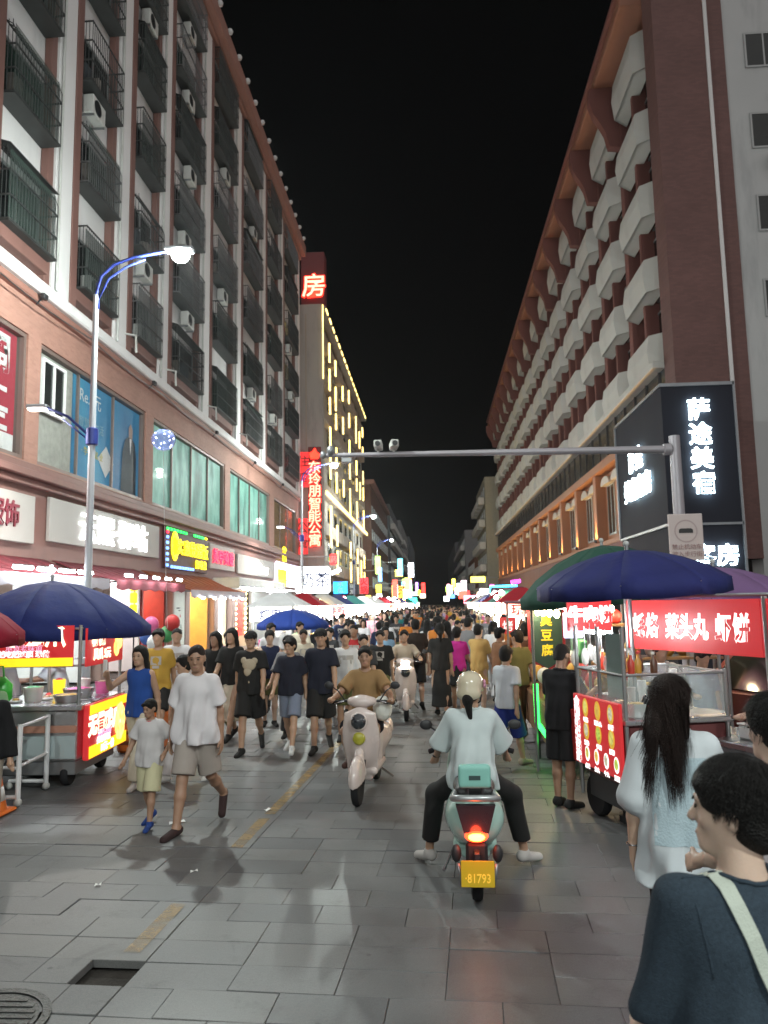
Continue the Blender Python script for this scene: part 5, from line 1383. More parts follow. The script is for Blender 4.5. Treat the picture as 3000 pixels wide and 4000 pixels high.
lettering('牛肉饼', WTXT, hb, (0.21, 0.54, 1.94), 0, size=0.17, depth=0.006, bold=0.01)
for x in (0.12, 0.9):
    for y in (-0.36, 0.36): wheel(t, x, y, 0.2)
build('axle_box', MB().box(0.05, 0.95, -0.4, 0.4, 0.2, 0.42), BLACKP, t)
cs, sn = math.cos(0.257), math.sin(0.257)
for i, (x, y, r, h, lab) in enumerate(((0.2, -0.3, 0.1, 0.12, 'small steel pot at the near corner of the menu cart'), (0.22, 0.0, 0.12, 0.1, 'steel bowl behind the glass of the menu cart'), (0.2, 0.3, 0.1, 0.14, 'steel pot at the far corner of the menu cart'), (0.6, -0.2, 0.17, 0.12, 'wide frying pan on the menu cart counter'), (0.65, 0.25, 0.12, 0.22, 'tall steel pot at the back of the menu cart'))):
    p = thing('cooking_pot', lab, 'pot', (1.56 + x * cs - y * sn, 7.42 + x * sn + y * cs, 1.032))
    build('shell', MB().lathe([(r * 0.85, 0), (r, h), (r * 0.95, h), (r * 0.8, 0.012)], 16), STEEL, p, 'auto')
    build('food', MB().ball((0, 0, h * 0.8), (r * 0.9, r * 0.9, h * 0.3), 12, 6), GOODS[(1, 7, 2, 7, 1)[i]], p, True)

# ------------------------------------------------------------------ oyster pancake stall with the long red banner
BZ = 0.436
t = thing('food_stall', 'stall with a long red banner of white brush characters on the right', 'food stall', (2.35, 7.22, 0), BZ)
bn = build('banner', MB().box(-0.015, 0.015, -0.83, 0.83, 1.60, 2.08), REDBOX, t)
for ch, y in zip('蚝烙菜头丸虾饼', (0.66, 0.46, 0.19, 0.01, -0.17, -0.43, -0.63)):
    lettering(ch, WTXT, bn, (-0.02, y, 1.835), -PI / 2, size=0.25, depth=0.006, bold=0.007, sx=0.72, shear=0.08)
bn = build('banner', MB().box(-0.02, 0.01, -2.2, -0.9, 1.6, 2.08), REDBOX, t)
lettering('生蚝粥', WTXT, bn, (-0.025, -1.5, 1.84), -PI / 2, size=0.28, depth=0.006, bold=0.014)
for y in (-0.87, 0.85, -2.2):
    build('post', MB().tube([(0, y, 0), (0, y, 2.1)], 0.024, 8), POST, t)
    build('post', MB().tube([(1.3, y, 0), (1.3, y, 2.1)], 0.024, 8), POST, t)
build('roof', MB().bbox(0.05, 1.6, -2.3, 0.95, 2.1, 2.13, 0.01), mat('grey_tarpaulin', (0.25, 0.27, 0.28), 0.7, var=0.2, scale=3), t)
build('counter', MB().bbox(0.08, 0.75, -2.2, 0.75, 0.78, 0.84, 0.01), STEEL, t)
build('counter_front', MB().box(0.1, 0.13, -2.15, 0.7, 0.12, 0.78), mat('grey_counter_front', (0.25, 0.27, 0.29), 0.5, 0.4, var=0.1), t)
build('front_board', MB().bbox(0.05, 0.09, 0.1, 0.78, 0.3, 0.98, 0.01), REDP, t)
for y in (-1.6, 0.2):
    b_ = build('lamp_holder', MB().tube([(0.5, y, 2.09), (0.5, y, 1.9)], 0.006, 4), BLACKP, t)
    o = build('bulb', MB().ball((0.5, y, 1.86), (0.045, 0.045, 0.06), 10, 8), BULB, b_, True)
def on_stall(x, y): c, s = math.cos(BZ), math.sin(BZ); return 2.35 + x * c - y * s, 7.22 + x * s + y * c
FOAM = mat('white_plastic_bag', (0.62, 0.63, 0.58), 0.4, var=0.1, scale=8, bump=0.9, bscale=12)
for i, (x, y, w, h, m_, nm, lab, cat) in enumerate(((0.3, -0.75, 0.2, 0.16, FOAM, 'plastic_bag', 'cream plastic bag on the counter below the vendor', 'bag'), (0.35, -1.2, 0.17, 0.14, FOAM, 'plastic_bag', 'white plastic bag near the hair clip woman', 'bag'),
                                (0.4, -0.35, 0.14, 0.12, WHITEPL, 'food_box', 'white food box left of the cream bag', 'box'), (0.45, 0.35, 0.16, 0.14, STEEL, 'steel_box', 'steel box at the far end of the counter', 'box'), (0.55, -1.7, 0.16, 0.2, GOODS[1], 'sauce_tub', 'yellow sauce tub at the right edge of the counter', 'tub'))):
    px, py = on_stall(x, y)
    p = thing(nm, lab, cat, (px, py, 0.842), BZ)
    if 'bag' in nm:
        mb = MB().ball((0, 0, h * 0.5), (w * 0.8, w, h * 0.5), 14, 8).ball((0.02, 0.05, h * 0.95), (0.05, 0.06, 0.06), 8, 6)
        build('bag', mb, m_, p, True)
    else:
        build('shell', MB().bbox(-w, w, -w * 0.8, w * 0.8, 0, h, 0.015), m_, p)
        build('lid', MB().bbox(-w * 1.03, w * 1.03, -w * 0.83, w * 0.83, h + 0.001, h + 0.02, 0.006), WHITEPL, p)
px, py = on_stall(0.9, -1.4)
p = thing('foam_box', 'white foam box on the roof of the red banner stall', 'box', (px, py, 2.132), BZ)
build('shell', MB().bbox(-0.55, 0.55, -0.35, 0.35, 0, 0.22, 0.03), WHITEPL, p); build('lid', MB().bbox(-0.56, 0.56, -0.36, 0.36, 0.222, 0.26, 0.015), WHITEPL, p)
t = thing('motor_tricycle', 'dark three wheeler with a sloping red cab parked behind the red banner stall', 'tricycle', (4.6, 9.6, 0), 0.5)
build('cab', MB().prism([(-1.2, 0.5), (-1.3, 1.0), (-0.6, 1.5), (0.1, 1.75), (1.3, 1.75), (1.3, 0.5)], -0.6, 0.6), mat('dark_red_cab', (0.14, 0.03, 0.03), 0.4, var=0.15, coat=0.4), t)
build('windscreen', MB().prism([(-1.25, 1.02), (-0.6, 1.48), (-0.62, 1.5), (-1.28, 1.05)], -0.5, 0.5), DGLASS, t)
for x, y in ((-1.0, 0), (0.9, -0.55), (0.9, 0.55)): wheel(t, x, y, 0.28, 'Y')

# ------------------------------------------------------------------ stinky tofu stall, hanging sign, green tube
t = thing('hanging_sign', 'dark green pennant sign with three yellow characters and a red edge', 'sign', (1.75, 12.0, 1.05))
pts = [(-0.24, 0.9), (0.24, 0.9), (0.24, 0.14), (0, 0), (-0.24, 0.14)]
build('edge', MB().prism([(x * 1.18, z * 1.04 - 0.03) for x, z in pts], 0.0, 0.03), mat('crimson_trim', (0.35, 0.02, 0.04), 0.6), t)
build('face', MB().prism(pts, -0.012, 0.01), mat('dark_green_face', (0.02, 0.07, 0.06), 0.6, var=0.2), t)
for k, ch in enumerate('臭豆腐'): lettering(ch, emit('dull_yellow_letter', (0.75, 0.6, 0.03), 0.35), t, (0, -0.02, 0.74 - k * 0.23), 0, size=0.19, depth=0.01, bold=0.003)
build('hook', MB().tube([(0, 0.015, 0.9), (0, 0.015, 1.1)], 0.01, 5), POST, t)
t = thing('snack_stall', 'stall heaped with golden brown snacks behind the boy in black', 'food stall', (2.1, 11.2, 0))
build('table', MB().bbox(-0.7, 0.9, -1.3, 1.6, 0.25, 0.78, 0.03), mat('brown_stall_cloth', (0.2, 0.11, 0.06), 0.85, var=0.3, scale=3, bump=0.4), t)
rng = random.Random(4)
for k in range(46):
    x, y = rng.uniform(-0.6, 0.8), rng.uniform(-1.2, 1.5)
    r = rng.uniform(0.07, 0.15); z = 0.8 + rng.uniform(0, 0.55) * (0.4 + 0.6 * (x + 0.7) / 1.6)
    o = build('snack_bag', MB().ball((0, 0, 0), (r, r * 0.8, r * 1.15), 8, 6), rng.choice([GOODS[1], GOODS[7], GOODS[1], GOODS[7], GOODS[2], GOODS[0]]), t, True); o.location = (x, y, z)
build('roof', MB().bbox(-0.9, 1.1, -1.5, 1.8, 2.05, 2.1, 0.02), mat('wine_tarpaulin', (0.16, 0.03, 0.05), 0.8, var=0.2), t)
for x in (-0.85, 1.05):
    for y in (-1.45, 1.75): build('post', MB().tube([(x, y, 0), (x, y, 2.05)], 0.02, 6), POST, t)
bl = None
for k in range(5):
    if bl is None: o = build('bulb', MB().ball((0, 0, 0), (0.04, 0.04, 0.055), 8, 6), WBULB, t, True); bl = o.data
    else: o = mesh_obj('bulb', bl, None, t)
    o.location = (-0.5, -1.2 + 0.6 * k, 1.92)
t = thing('light_strip', 'bright green light tube bent round the corner of the snack stall', 'light', (1.36, 10.5, 0))
GT = emit('green_light_tube', (0.03, 1.0, 0.1), 3)
build('tube', MB().tube([(0, 0.02, 0.98), (0, 0, 0.47), (0.06, -0.9, 0.36)], 0.035, 8), GT, t, True)
build('foot', MB().bbox(-0.03, 0.03, -0.02, 0.06, 0.003, 0.46, 0.01), BLACKP, t)
t = thing('lightbox', 'blazing white lightbox on a post under the cyan neon sign', 'sign', (1.95, 20.0, 1.15))
build('face', MB().bbox(-0.36, 0.36, 0, 0.12, 0, 0.55, 0.02), emit('white_lightbox_hot', (0.97, 0.98, 1.0), 7), t)
build('post', MB().tube([(0, 0.06, -1.15), (0, 0.06, 0)], 0.03, 6), BLACKP, t)
t = thing('hanging_sign', 'small red sign with white characters under the green umbrella', 'sign', (1.35, 14.0, 1.5))
build('face', MB().bbox(-0.15, 0.15, 0, 0.05, 0, 0.3, 0.01), REDBOX, t); lettering('烤', WTXT, t, (0, -0.01, 0.15), 0, size=0.2, depth=0.006)

# ------------------------------------------------------------------ rows of stalls further down
def far_stall(label, x, y, side, canopy, sign, scol, body, seed, bright=1.0, warm=False):
    rng = random.Random(seed); s = side
    t = thing('market_stall', label, 'market stall', (x, y, 0), rng.uniform(-0.1, 0.1), 'stalls in rows down the street')
    build('table', MB().bbox(-0.6, 0.6, -0.9, 0.9, 0.08, 0.85, 0.03), rng.choice(GOODS), t)
    for a in (-0.6, 0.6):
        for b in (-0.9, 0.9): build('post', MB().tube([(a, b, 0), (a, b, 2.1)], 0.02, 5), POST, t)
    build('canopy', MB().add([(-0.8, -1.1, 2.05), (0.8, -1.1, 2.05), (0.8, 1.1, 2.05), (-0.8, 1.1, 2.05), (-0.15, -0.3, 2.5), (0.15, -0.3, 2.5), (0.15, 0.3, 2.5), (-0.15, 0.3, 2.5)], [(0, 1, 5, 4), (1, 2, 6, 5), (2, 3, 7, 6), (3, 0, 4, 7), (4, 5, 6, 7)]), canopy, t)
    sg = build('sign_board', MB().box(-0.62, 0.62, -1.14, -1.11, 1.62, 2.04), emit('stall_sign_%d' % seed, scol, 2.2 * bright), t)
    lettering(body, mat('stall_print_%d' % (seed % 3), ((0.4, 0.01, 0.01), (0.02, 0.03, 0.2), (0.7, 0.7, 0.7))[seed % 3], 0.5), sg, (0, -1.146, 1.83), 0, size=0.34, depth=0.006, bold=0.008)
    if y > 22:
        for k in range(rng.choice((1, 2, 2, 3))):
            build('globe_lamp', MB().ball((rng.uniform(-0.8, 0.8), rng.uniform(-1.2, 0), rng.uniform(1.9, 2.5)), rng.uniform(0.05, 0.11), 8, 6), rng.choice((WBULB, BULB, BULB, emit('rose_bulb', (1.0, 0.3, 0.4), 20), emit('amber_bulb', (1.0, 0.6, 0.15), 30))), t, True)
    for k in range(3):
        b_ = build('lamp_cord', MB().tube([(-0.4 + 0.4 * k, -0.6, 2.1), (-0.4 + 0.4 * k, -0.6, 1.62)], 0.005, 4), BLACKP, t)
        build('bulb', MB().ball((-0.4 + 0.4 * k, -0.6, 1.56), 0.075 if y > 30 else 0.055, 8, 6), (WBULB if warm else BULB), b_, True)
    for k in range(5):
        build('goods', MB().bbox(-0.5 + 0.2 * k, -0.34 + 0.2 * k, -0.7, 0.5, 0.852, 0.95 + rng.uniform(0, 0.35), 0.02), rng.choice(GOODS), t)
CW = mat('white_canopy_cloth', (0.6, 0.6, 0.6), 0.8); CR = mat('red_canopy_cloth', (0.35, 0.02, 0.03), 0.8); CB = mat('dark_blue_canopy_cloth', (0.02, 0.03, 0.14), 0.8); CG = mat('teal_canopy_cloth', (0.03, 0.16, 0.15), 0.8)
eng = ['grilled skewers', 'octopus balls', 'ice porridge', 'fried chicken', 'cold noodles', 'rice noodles', 'sweet soup', 'pancakes', 'braised meat', 'flatbread', 'fruit juice', 'yoghurt', 'bracelets', 'toys', 'rice balls', 'squid', 'oysters', 'bean curd', 'ring toss', 'balloons']
cn = {'white': 'white', 'red': 'red', 'dark blue': 'dark blue', 'teal': 'teal'}
foods = ['烤串', '章鱼', '冰粥', '炸鸡', '凉皮', '米线', '糖水', '煎饼', '卤味', '烧饼', '果汁', '酸奶', '手链', '玩具', '饭团', '鱿鱼', '生蚝', '臭香', '套圈', '气球']
i = 0
for y in (23.5, 27, 30.5, 34, 38, 42, 47, 52, 58, 65, 73, 82):
    c_ = (CW, CR, CW, CB, CG, CW)[i % 6]
    x = -4.9 + (y - 20) * 0.045
    sc_ = ((1, 0.98, 0.95), (1.0, 0.9, 0.75), (0.95, 1, 1), (1, 0.35, 0.25), (1, 0.97, 0.9))[i % 5]
    far_stall('%s canopied stall with a lit %s board in the left row' % (cn[c_.name.split('_canopy')[0].replace('_', ' ')], eng[i]), x, y, -1, c_, None, sc_, foods[i], 100 + i, 1.3, i % 3 == 1); i += 1
for y in (16.0, 24, 28, 33, 38, 44, 51, 60, 70):
    c_ = (CR, CB, CW, CR, CG)[i % 5]
    x = 2.55 + (y - 14) * 0.02
    sc_ = ((1, 0.97, 0.95), (1.0, 0.4, 0.3), (0.85, 0.97, 1), (1, 0.9, 0.6))[i % 4]
    far_stall('%s canopied stall with a lit %s board in the right row' % (cn[c_.name.split('_canopy')[0].replace('_', ' ')], eng[i % 20]), x, y, 1, c_, None, sc_, foods[i % 20], 200 + i, 1.2, i % 2 == 0); i += 1

# balloon by the lamp post
t = thing('balloon', 'clear bluish bubble balloon glowing beside the lamp post', 'balloon', (-5.1, 14.0, 5.3))
mb = MB().ball((0, 0, 0), (0.23, 0.23, 0.21), 20, 14)
bm_, nt_, bb_ = _nodes('bubble_film')
bb_.inputs['Base Color'].default_value = (0.35, 0.42, 0.8, 1); bb_.inputs['Alpha'].default_value = 0.45; bb_.inputs['Roughness'].default_value = 0.08
o = build('bubble', mb, bm_, t, True)
build('string', MB().tube([(0, 0, -0.21), (0.02, 0, -1.0), (0.1, 0.1, -3.6)], 0.004, 4), ACW, t)
led = None
for k in range(14):
    a = k * 2.4; z = -0.15 + 0.3 * k / 13; r = 0.19 * math.sqrt(max(0.05, 1 - (z / 0.21) ** 2))
    if led is None: o = build('fairy_light', MB().ball((0, 0, 0), 0.014, 6, 4), emit('fairy_light', (0.7, 0.75, 1.0), 10), t, True); led = o.data
    else: o = mesh_obj('fairy_light', led, None, t)
    o.location = (r * math.cos(a), r * math.sin(a), z)

# ------------------------------------------------------------------ clutter on and behind the right carts
def cartpt(x, y): return 1.56 + x * cs - y * sn, 7.42 + x * sn + y * cs
rng = random.Random(8)
CLR = glass('clear_bag', (0.75, 0.78, 0.75), 0.2, 0.5)
bot_m = [mat('bottle_red', (0.5, 0.04, 0.02), 0.3, coat=0.4), mat('bottle_amber', (0.5, 0.25, 0.03), 0.3, coat=0.4), mat('bottle_brown', (0.1, 0.04, 0.02), 0.3, coat=0.4), WHITEPL]
for k in range(9):
    x, y = cartpt(0.12 + 0.11 * (k % 3), -0.36 + 0.23 * (k // 3) + rng.uniform(-0.05, 0.05))
    z = 1.421
    p = thing('sauce_bottle', '%s sauce bottle in the %s row on the glass shelf of the menu cart' % (('red', 'amber', 'dark brown')[k % 3], ('near', 'middle', 'far')[k // 3]), 'bottle', (x, y, z), 0, 'sauce bottles on the glass shelf')
    build('bottle', MB().lathe([(0.032, 0), (0.034, 0.1), (0.014, 0.14), (0.012, 0.17)], 12), bot_m[k % 3], p, 'auto'); build('cap', MB().lathe([(0.014, 0.171), (0.014, 0.195)], 8), REDP if k % 2 else WHITEPL, p)
for k in range(7):
    x, y = cartpt(0.05 + 0.12 * (k % 2), -0.1 + 0.12 * k); z = 1.5 + 0.03 * (k % 3)
    p = thing('hanging_bag', '%s small snack bag from the near corner, hung above the menu cart' % ('first', 'second', 'third', 'fourth', 'fifth', 'sixth', 'seventh')[k], 'bag', (x, y, z), 0.3 * k, 'bags hung above the menu cart')
    build('bag', MB().ball((0, 0, 0), (0.05, 0.04, 0.09), 10, 8), GOODS[(1, 7, 2)[k % 3]] if k % 2 else CLR, p, True); build('tie', MB().tube([(0, 0, 0.085), (0, 0, 0.3)], 0.006, 5), POST, p)
for k in range(4):
    x, y = cartpt(0.35 + 0.17 * k, 0.05 + 0.1 * (k % 2))
    p = thing('cup_stack', '%s stack of white paper cups on the menu cart counter' % ('shortest', 'second shortest', 'second tallest', 'tallest')[k], 'cups', (x, y, 1.032), 0, 'cup stacks on the menu cart')
    build('cups', MB().lathe([(0.03, 0), (0.04, 0.2), (0.042, 0.2), (0.042, 0.22 + 0.05 * k)], 14), WHITEPL, p, 'auto')
x, y = cartpt(0.75, 0.75)
t = thing('fruit_stand', 'tall rack of golden goods under warm bulbs between the two right stalls', 'rack', (2.75, 9.9, 0), 0.1)
for k in range(4):
    z = 0.5 + 0.42 * k
    sh = build('shelf', MB().box(-0.8, 0.8, -0.25, 0.25, z, z + 0.03), WOOD, t)
    for q in range(7):
        r = rng.uniform(0.07, 0.11); o = build('goods', MB().ball((-0.68 + 0.22 * q, rng.uniform(-0.1, 0.05), z + 0.03 + r), (r, r, r * 1.1), 8, 6), rng.choice([GOODS[1], GOODS[7], GOODS[2], GOODS[0], GOODS[1]]), sh, True)
for x in (-0.8, 0.8): build('post', MB().tube([(x, 0, 0), (x, 0, 2.0)], 0.02, 6), POST, t)
for q in range(4): build('bulb', MB().ball((-0.6 + 0.4 * q, -0.3, 1.98), 0.05, 8, 6), WBULB, t, True)
lab = 'white_notice'
t = thing('price_board', 'small lilac white lit board behind the menu cart', 'sign', (1.75, 9.7, 1.62))
build('face', MB().bbox(-0.12, 0.12, 0, 0.04, 0, 0.32, 0.01), emit('lilac_lit_board', (0.75, 0.75, 1.0), 0.9), t); build('post', MB().tube([(0, 0.02, -1.62), (0, 0.02, 0)], 0.012, 6), POST, t)
for i, (x, y, z) in enumerate(((-2.0, 26, 1.75), (-3.2, 22.5, 1.8))):
    t = thing('vendor_lamp', ('blazing white lamp on a pole in the middle of the far crowd', 'white work lamp on a pole beside the far blue umbrella')[i], 'lamp', (x, y, 0))
    build('pole', MB().tube([(0, 0, 0), (0, 0, z)], 0.02, 6), POST, t)
    build('lit_head', MB().ball((0, 0, z + 0.1), (0.2, 0.1, 0.14), 12, 8), emit('work_lamp', (0.97, 0.98, 1.0), 45), t, True)
# plates, tongs and tubs on the left cart
for k in range(6):
    x, y = -4.9 + 0.12 * (k % 3) + 0.05, 9.2 + 0.14 * k
    p = thing('foam_tray', '%s white foam tray from the near end of the left cart counter' % ('first', 'second', 'third', 'fourth', 'fifth', 'sixth')[k], 'tray', (x - 0.3, y, 0.962), 0.4 * k, 'foam trays on the left cart')
    build('tray', MB().bbox(-0.07, 0.07, -0.05, 0.05, 0, 0.03, 0.01), WHITEPL, p); build('food', MB().ball((0, 0, 0.03), (0.05, 0.035, 0.03), 8, 6), GOODS[(1, 0, 7)[k % 3]], p, True)
# ------------------------------------------------------------------ smooth bodies: distance fields turned into one continuous mesh
class Field:
    def __init__(s, lo, hi, h):
        s.h = h; s.lo = np.array(lo, float)
        s.n = np.ceil((np.array(hi) - s.lo) / h).astype(int) + 1
        s.F = np.full(s.n, 1.0, np.float32)
        s.ax = [s.lo[i] + h * np.arange(s.n[i]) for i in range(3)]
    def _sl(s, lo, hi, pad):
        a = np.clip(np.floor((np.array(lo) - pad - s.lo) / s.h).astype(int), 0, s.n)
        b = np.clip(np.ceil((np.array(hi) + pad - s.lo) / s.h).astype(int) + 1, 0, s.n)
        return a, b
    def _mix(s, a, b, d, k, op):
        if np.any(b <= a): return
        V = s.F[a[0]:b[0], a[1]:b[1], a[2]:b[2]]
        if op == 'sub':
            d = -d
            q = np.clip(0.5 - 0.5 * (V - d) / k, 0, 1) if k > 0 else (d > V).astype(float)
            r = V * (1 - q) + d * q + (k * q * (1 - q) if k > 0 else 0)
        else:
            if k > 0:
                q = np.clip(0.5 + 0.5 * (V - d) / k, 0, 1); r = V * (1 - q) + d * q - k * q * (1 - q)
            else: r = np.minimum(V, d)
        s.F[a[0]:b[0], a[1]:b[1], a[2]:b[2]] = r
    def grid(s, a, b):
        return (s.ax[0][a[0]:b[0], None, None], s.ax[1][None, a[1]:b[1], None], s.ax[2][None, None, a[2]:b[2]])
    def cap(s, p, q, r0, r1, k=0.02, fy=1.0, op='add'):
        """tapered capsule; fy < 1 flattens it front to back"""
        p = np.array(p, float); q = np.array(q, float); rm = max(r0, r1)
        a, b = s._sl(np.minimum(p, q) - rm, np.maximum(p, q) + rm, k + 2.5 * s.h)
        if np.any(b <= a): return
        X, Y, Z = s.grid(a, b)
        d = q - p; d2 = d.copy(); d2[1] /= fy; L2 = float(d2 @ d2) + 1e-12
        x, y, z = X - p[0], (Y - p[1]) / fy, Z - p[2]
        t = np.clip((x * d2[0] + y * d2[1] + z * d2[2]) / L2, 0, 1)
        D = np.sqrt((x - t * d2[0]) ** 2 + (y - t * d2[1]) ** 2 + (z - t * d2[2]) ** 2) - (r0 + (r1 - r0) * t)
        s._mix(a, b, D * (1.0 if fy >= 1 else (0.5 + 0.5 * fy)), k, op)
    def capcut(s, p, q, r0, r1, k, fy=1.0):
        """tapered capsule cut flat at its far end (cuffs, trouser legs)"""
        p = np.array(p, float); q = np.array(q, float); rm = max(r0, r1)
        u = (q - p) / np.linalg.norm(q - p)
        a, b = s._sl(np.minimum(p, q) - rm, np.maximum(p, q) + rm, k + 2.5 * s.h)
        if np.any(b <= a): return
        X, Y, Z = s.grid(a, b)
        L = np.linalg.norm(q - p)
        x, y, z = X - p[0], Y - p[1], Z - p[2]
        t = (x * u[0] + y * u[1] + z * u[2]); tc = np.clip(t / L, 0, 1)
        D = np.sqrt((x - tc * L * u[0]) ** 2 + (y - tc * L * u[1]) ** 2 + (z - tc * L * u[2]) ** 2) - (r0 + (r1 - r0) * tc)
        s._mix(a, b, np.maximum(D, t - L), k, 'add')
    def ell(s, c, r, k=0.015, op='add', rot=None):
        c = np.array(c, float); r = np.array(r, float); m = r.max()
        a, b = s._sl(c - m, c + m, k + 2.5 * s.h)
        if np.any(b <= a): return
        X, Y, Z = s.grid(a, b)
        x, y, z = X - c[0], Y - c[1], Z - c[2]
        if rot is not None:
            M = np.array(rot.to_matrix()).T
            x, y, z = M[0, 0] * x + M[0, 1] * y + M[0, 2] * z, M[1, 0] * x + M[1, 1] * y + M[1, 2] * z, M[2, 0] * x + M[2, 1] * y + M[2, 2] * z
        q = np.sqrt((x / r[0]) ** 2 + (y / r[1]) ** 2 + (z / r[2]) ** 2)
        g_ = np.sqrt((x / r[0] ** 2) ** 2 + (y / r[1] ** 2) ** 2 + (z / r[2] ** 2) ** 2) + 1e-9
        s._mix(a, b, q * (q - 1) / g_, k, op)
    def box(s, c, hs, rad, k=0.01, op='add', rot=None):
        c = np.array(c, float); hs = np.array(hs, float)
        m = float(np.linalg.norm(hs)) if rot is not None else hs
        a, b = s._sl(c - m, c + m, k + 2.5 * s.h)
        if np.any(b <= a): return
        X, Y, Z = s.grid(a, b)
        x, y, z = X - c[0], Y - c[1], Z - c[2]
        if rot is not None:
            M = np.array(rot.to_matrix()).T
            x, y, z = M[0, 0] * x + M[0, 1] * y + M[0, 2] * z, M[1, 0] * x + M[1, 1] * y + M[1, 2] * z, M[2, 0] * x + M[2, 1] * y + M[2, 2] * z
        qx, qy, qz = np.abs(x) - hs[0] + rad, np.abs(y) - hs[1] + rad, np.abs(z) - hs[2] + rad
        D = np.sqrt(np.maximum(qx, 0) ** 2 + np.maximum(qy, 0) ** 2 + np.maximum(qz, 0) ** 2) + np.minimum(np.maximum(np.maximum(qx, qy), qz), 0) - rad
        s._mix(a, b, D, k, op)
    def half(s, n, d):
        """keep n.p < d"""
        X, Y, Z = s.grid((0, 0, 0), s.n)
        s.F = np.maximum(s.F, (n[0] * X + n[1] * Y + n[2] * Z - d).astype(np.float32))
    def wob(s, amp, f, seed=0, fz=1.0):
        X, Y, Z = s.grid((0, 0, 0), s.n)
        w = np.sin(f * X + 1.7 * seed + 1.3 * np.sin(f * 0.6 * fz * Z + seed)) * np.sin(f * 0.9 * Y + seed * 2.1 + np.sin(f * 0.5 * fz * Z)) + 0.6 * np.sin(f * 0.45 * fz * Z + f * 0.8 * X * (1 if seed % 2 else -1) + seed)
        s.F = s.F + (amp * w).astype(np.float32)
    def mesh(s):
        F = s.F.copy(); F[0] = F[-1] = 1; F[:, 0] = F[:, -1] = 1; F[:, :, 0] = F[:, :, -1] = 1
        I = F < 0; nx, ny, nz = F.shape
        C = np.zeros((nx - 1, ny - 1, nz - 1), np.uint8)
        for i in (0, 1):
            for j in (0, 1):
                for k in (0, 1): C += I[i:nx - 1 + i, j:ny - 1 + j, k:nz - 1 + k]
        act = (C > 0) & (C < 8)
        ids = np.full(act.shape, -1, np.int64); cells = np.argwhere(act); ids[act] = np.arange(len(cells))
        acc = np.zeros((len(cells), 3)); cnt = np.zeros(len(cells))
        cx, cy_, cz = cells.T
        for ax in range(3):
            o1, o2 = [a for a in range(3) if a != ax]
            for u in (0, 1):
                for v in (0, 1):
                    b0 = [cx, cy_, cz]; off = [0, 0, 0]; off[o1] = u; off[o2] = v
                    p = [b0[i] + off[i] for i in range(3)]; q = list(p); q[ax] = q[ax] + 1
                    fa = F[p[0], p[1], p[2]]; fb = F[q[0], q[1], q[2]]
                    x = (fa < 0) != (fb < 0)
                    t = np.where(x, fa / np.where(x, fa - fb, 1), 0)
                    pos = np.stack(p, 1).astype(float); pos[:, ax] += t
                    acc[x] += pos[x]; cnt[x] += 1
        V = acc / np.maximum(cnt, 1)[:, None] * s.h + s.lo
        Q = []
        for ax in range(3):
            o1, o2 = (ax + 1) % 3, (ax + 2) % 3
            sl0 = [slice(None)] * 3; sl1 = [slice(None)] * 3
            sl0[ax] = slice(0, -1); sl1[ax] = slice(1, None)
            A = I[tuple(sl0)]; B = I[tuple(sl1)]
            e = np.argwhere(A != B)
            e = e[(e[:, o1] > 0) & (e[:, o2] > 0) & (e[:, o1] < F.shape[o1] - 1) & (e[:, o2] < F.shape[o2] - 1)]
            if not len(e): continue
            flip = A[e[:, 0], e[:, 1], e[:, 2]]
            def cid(d1, d2):
                c = e.copy(); c[:, o1] -= d1; c[:, o2] -= d2
                return ids[c[:, 0], c[:, 1], c[:, 2]]
            q = np.stack([cid(1, 1), cid(0, 1), cid(0, 0), cid(1, 0)], 1)
            q[~flip] = q[~flip][:, ::-1]
            Q.append(q)
        return V, np.concatenate(Q) if Q else np.zeros((0, 4), int)

def field_mesh(name, fld, smooth=1):
    V, Q = fld.mesh()
    Q = Q[(Q >= 0).all(1)]
    for _ in range(smooth):
        S_ = np.zeros_like(V); n = np.zeros(len(V))
        for i in range(4):
            a, b = Q[:, i], Q[:, (i + 1) % 4]
            np.add.at(S_, a, V[b]); np.add.at(n, a, 1)
            np.add.at(S_, b, V[a]); np.add.at(n, b, 1)
        V = V * 0.5 + 0.5 * S_ / np.maximum(n, 1)[:, None]
    me = bpy.data.meshes.new(name)
    me.vertices.add(len(V)); me.vertices.foreach_set('co', V.astype('f').ravel())
    me.loops.add(len(Q) * 4); me.loops.foreach_set('vertex_index', Q.astype('i').ravel())
    me.polygons.add(len(Q)); me.polygons.foreach_set('loop_start', np.arange(0, len(Q) * 4, 4, dtype='i'))
    me.polygons.foreach_set('use_smooth', np.ones(len(Q), bool))
    me.update(calc_edges=True); me.validate()
    return me

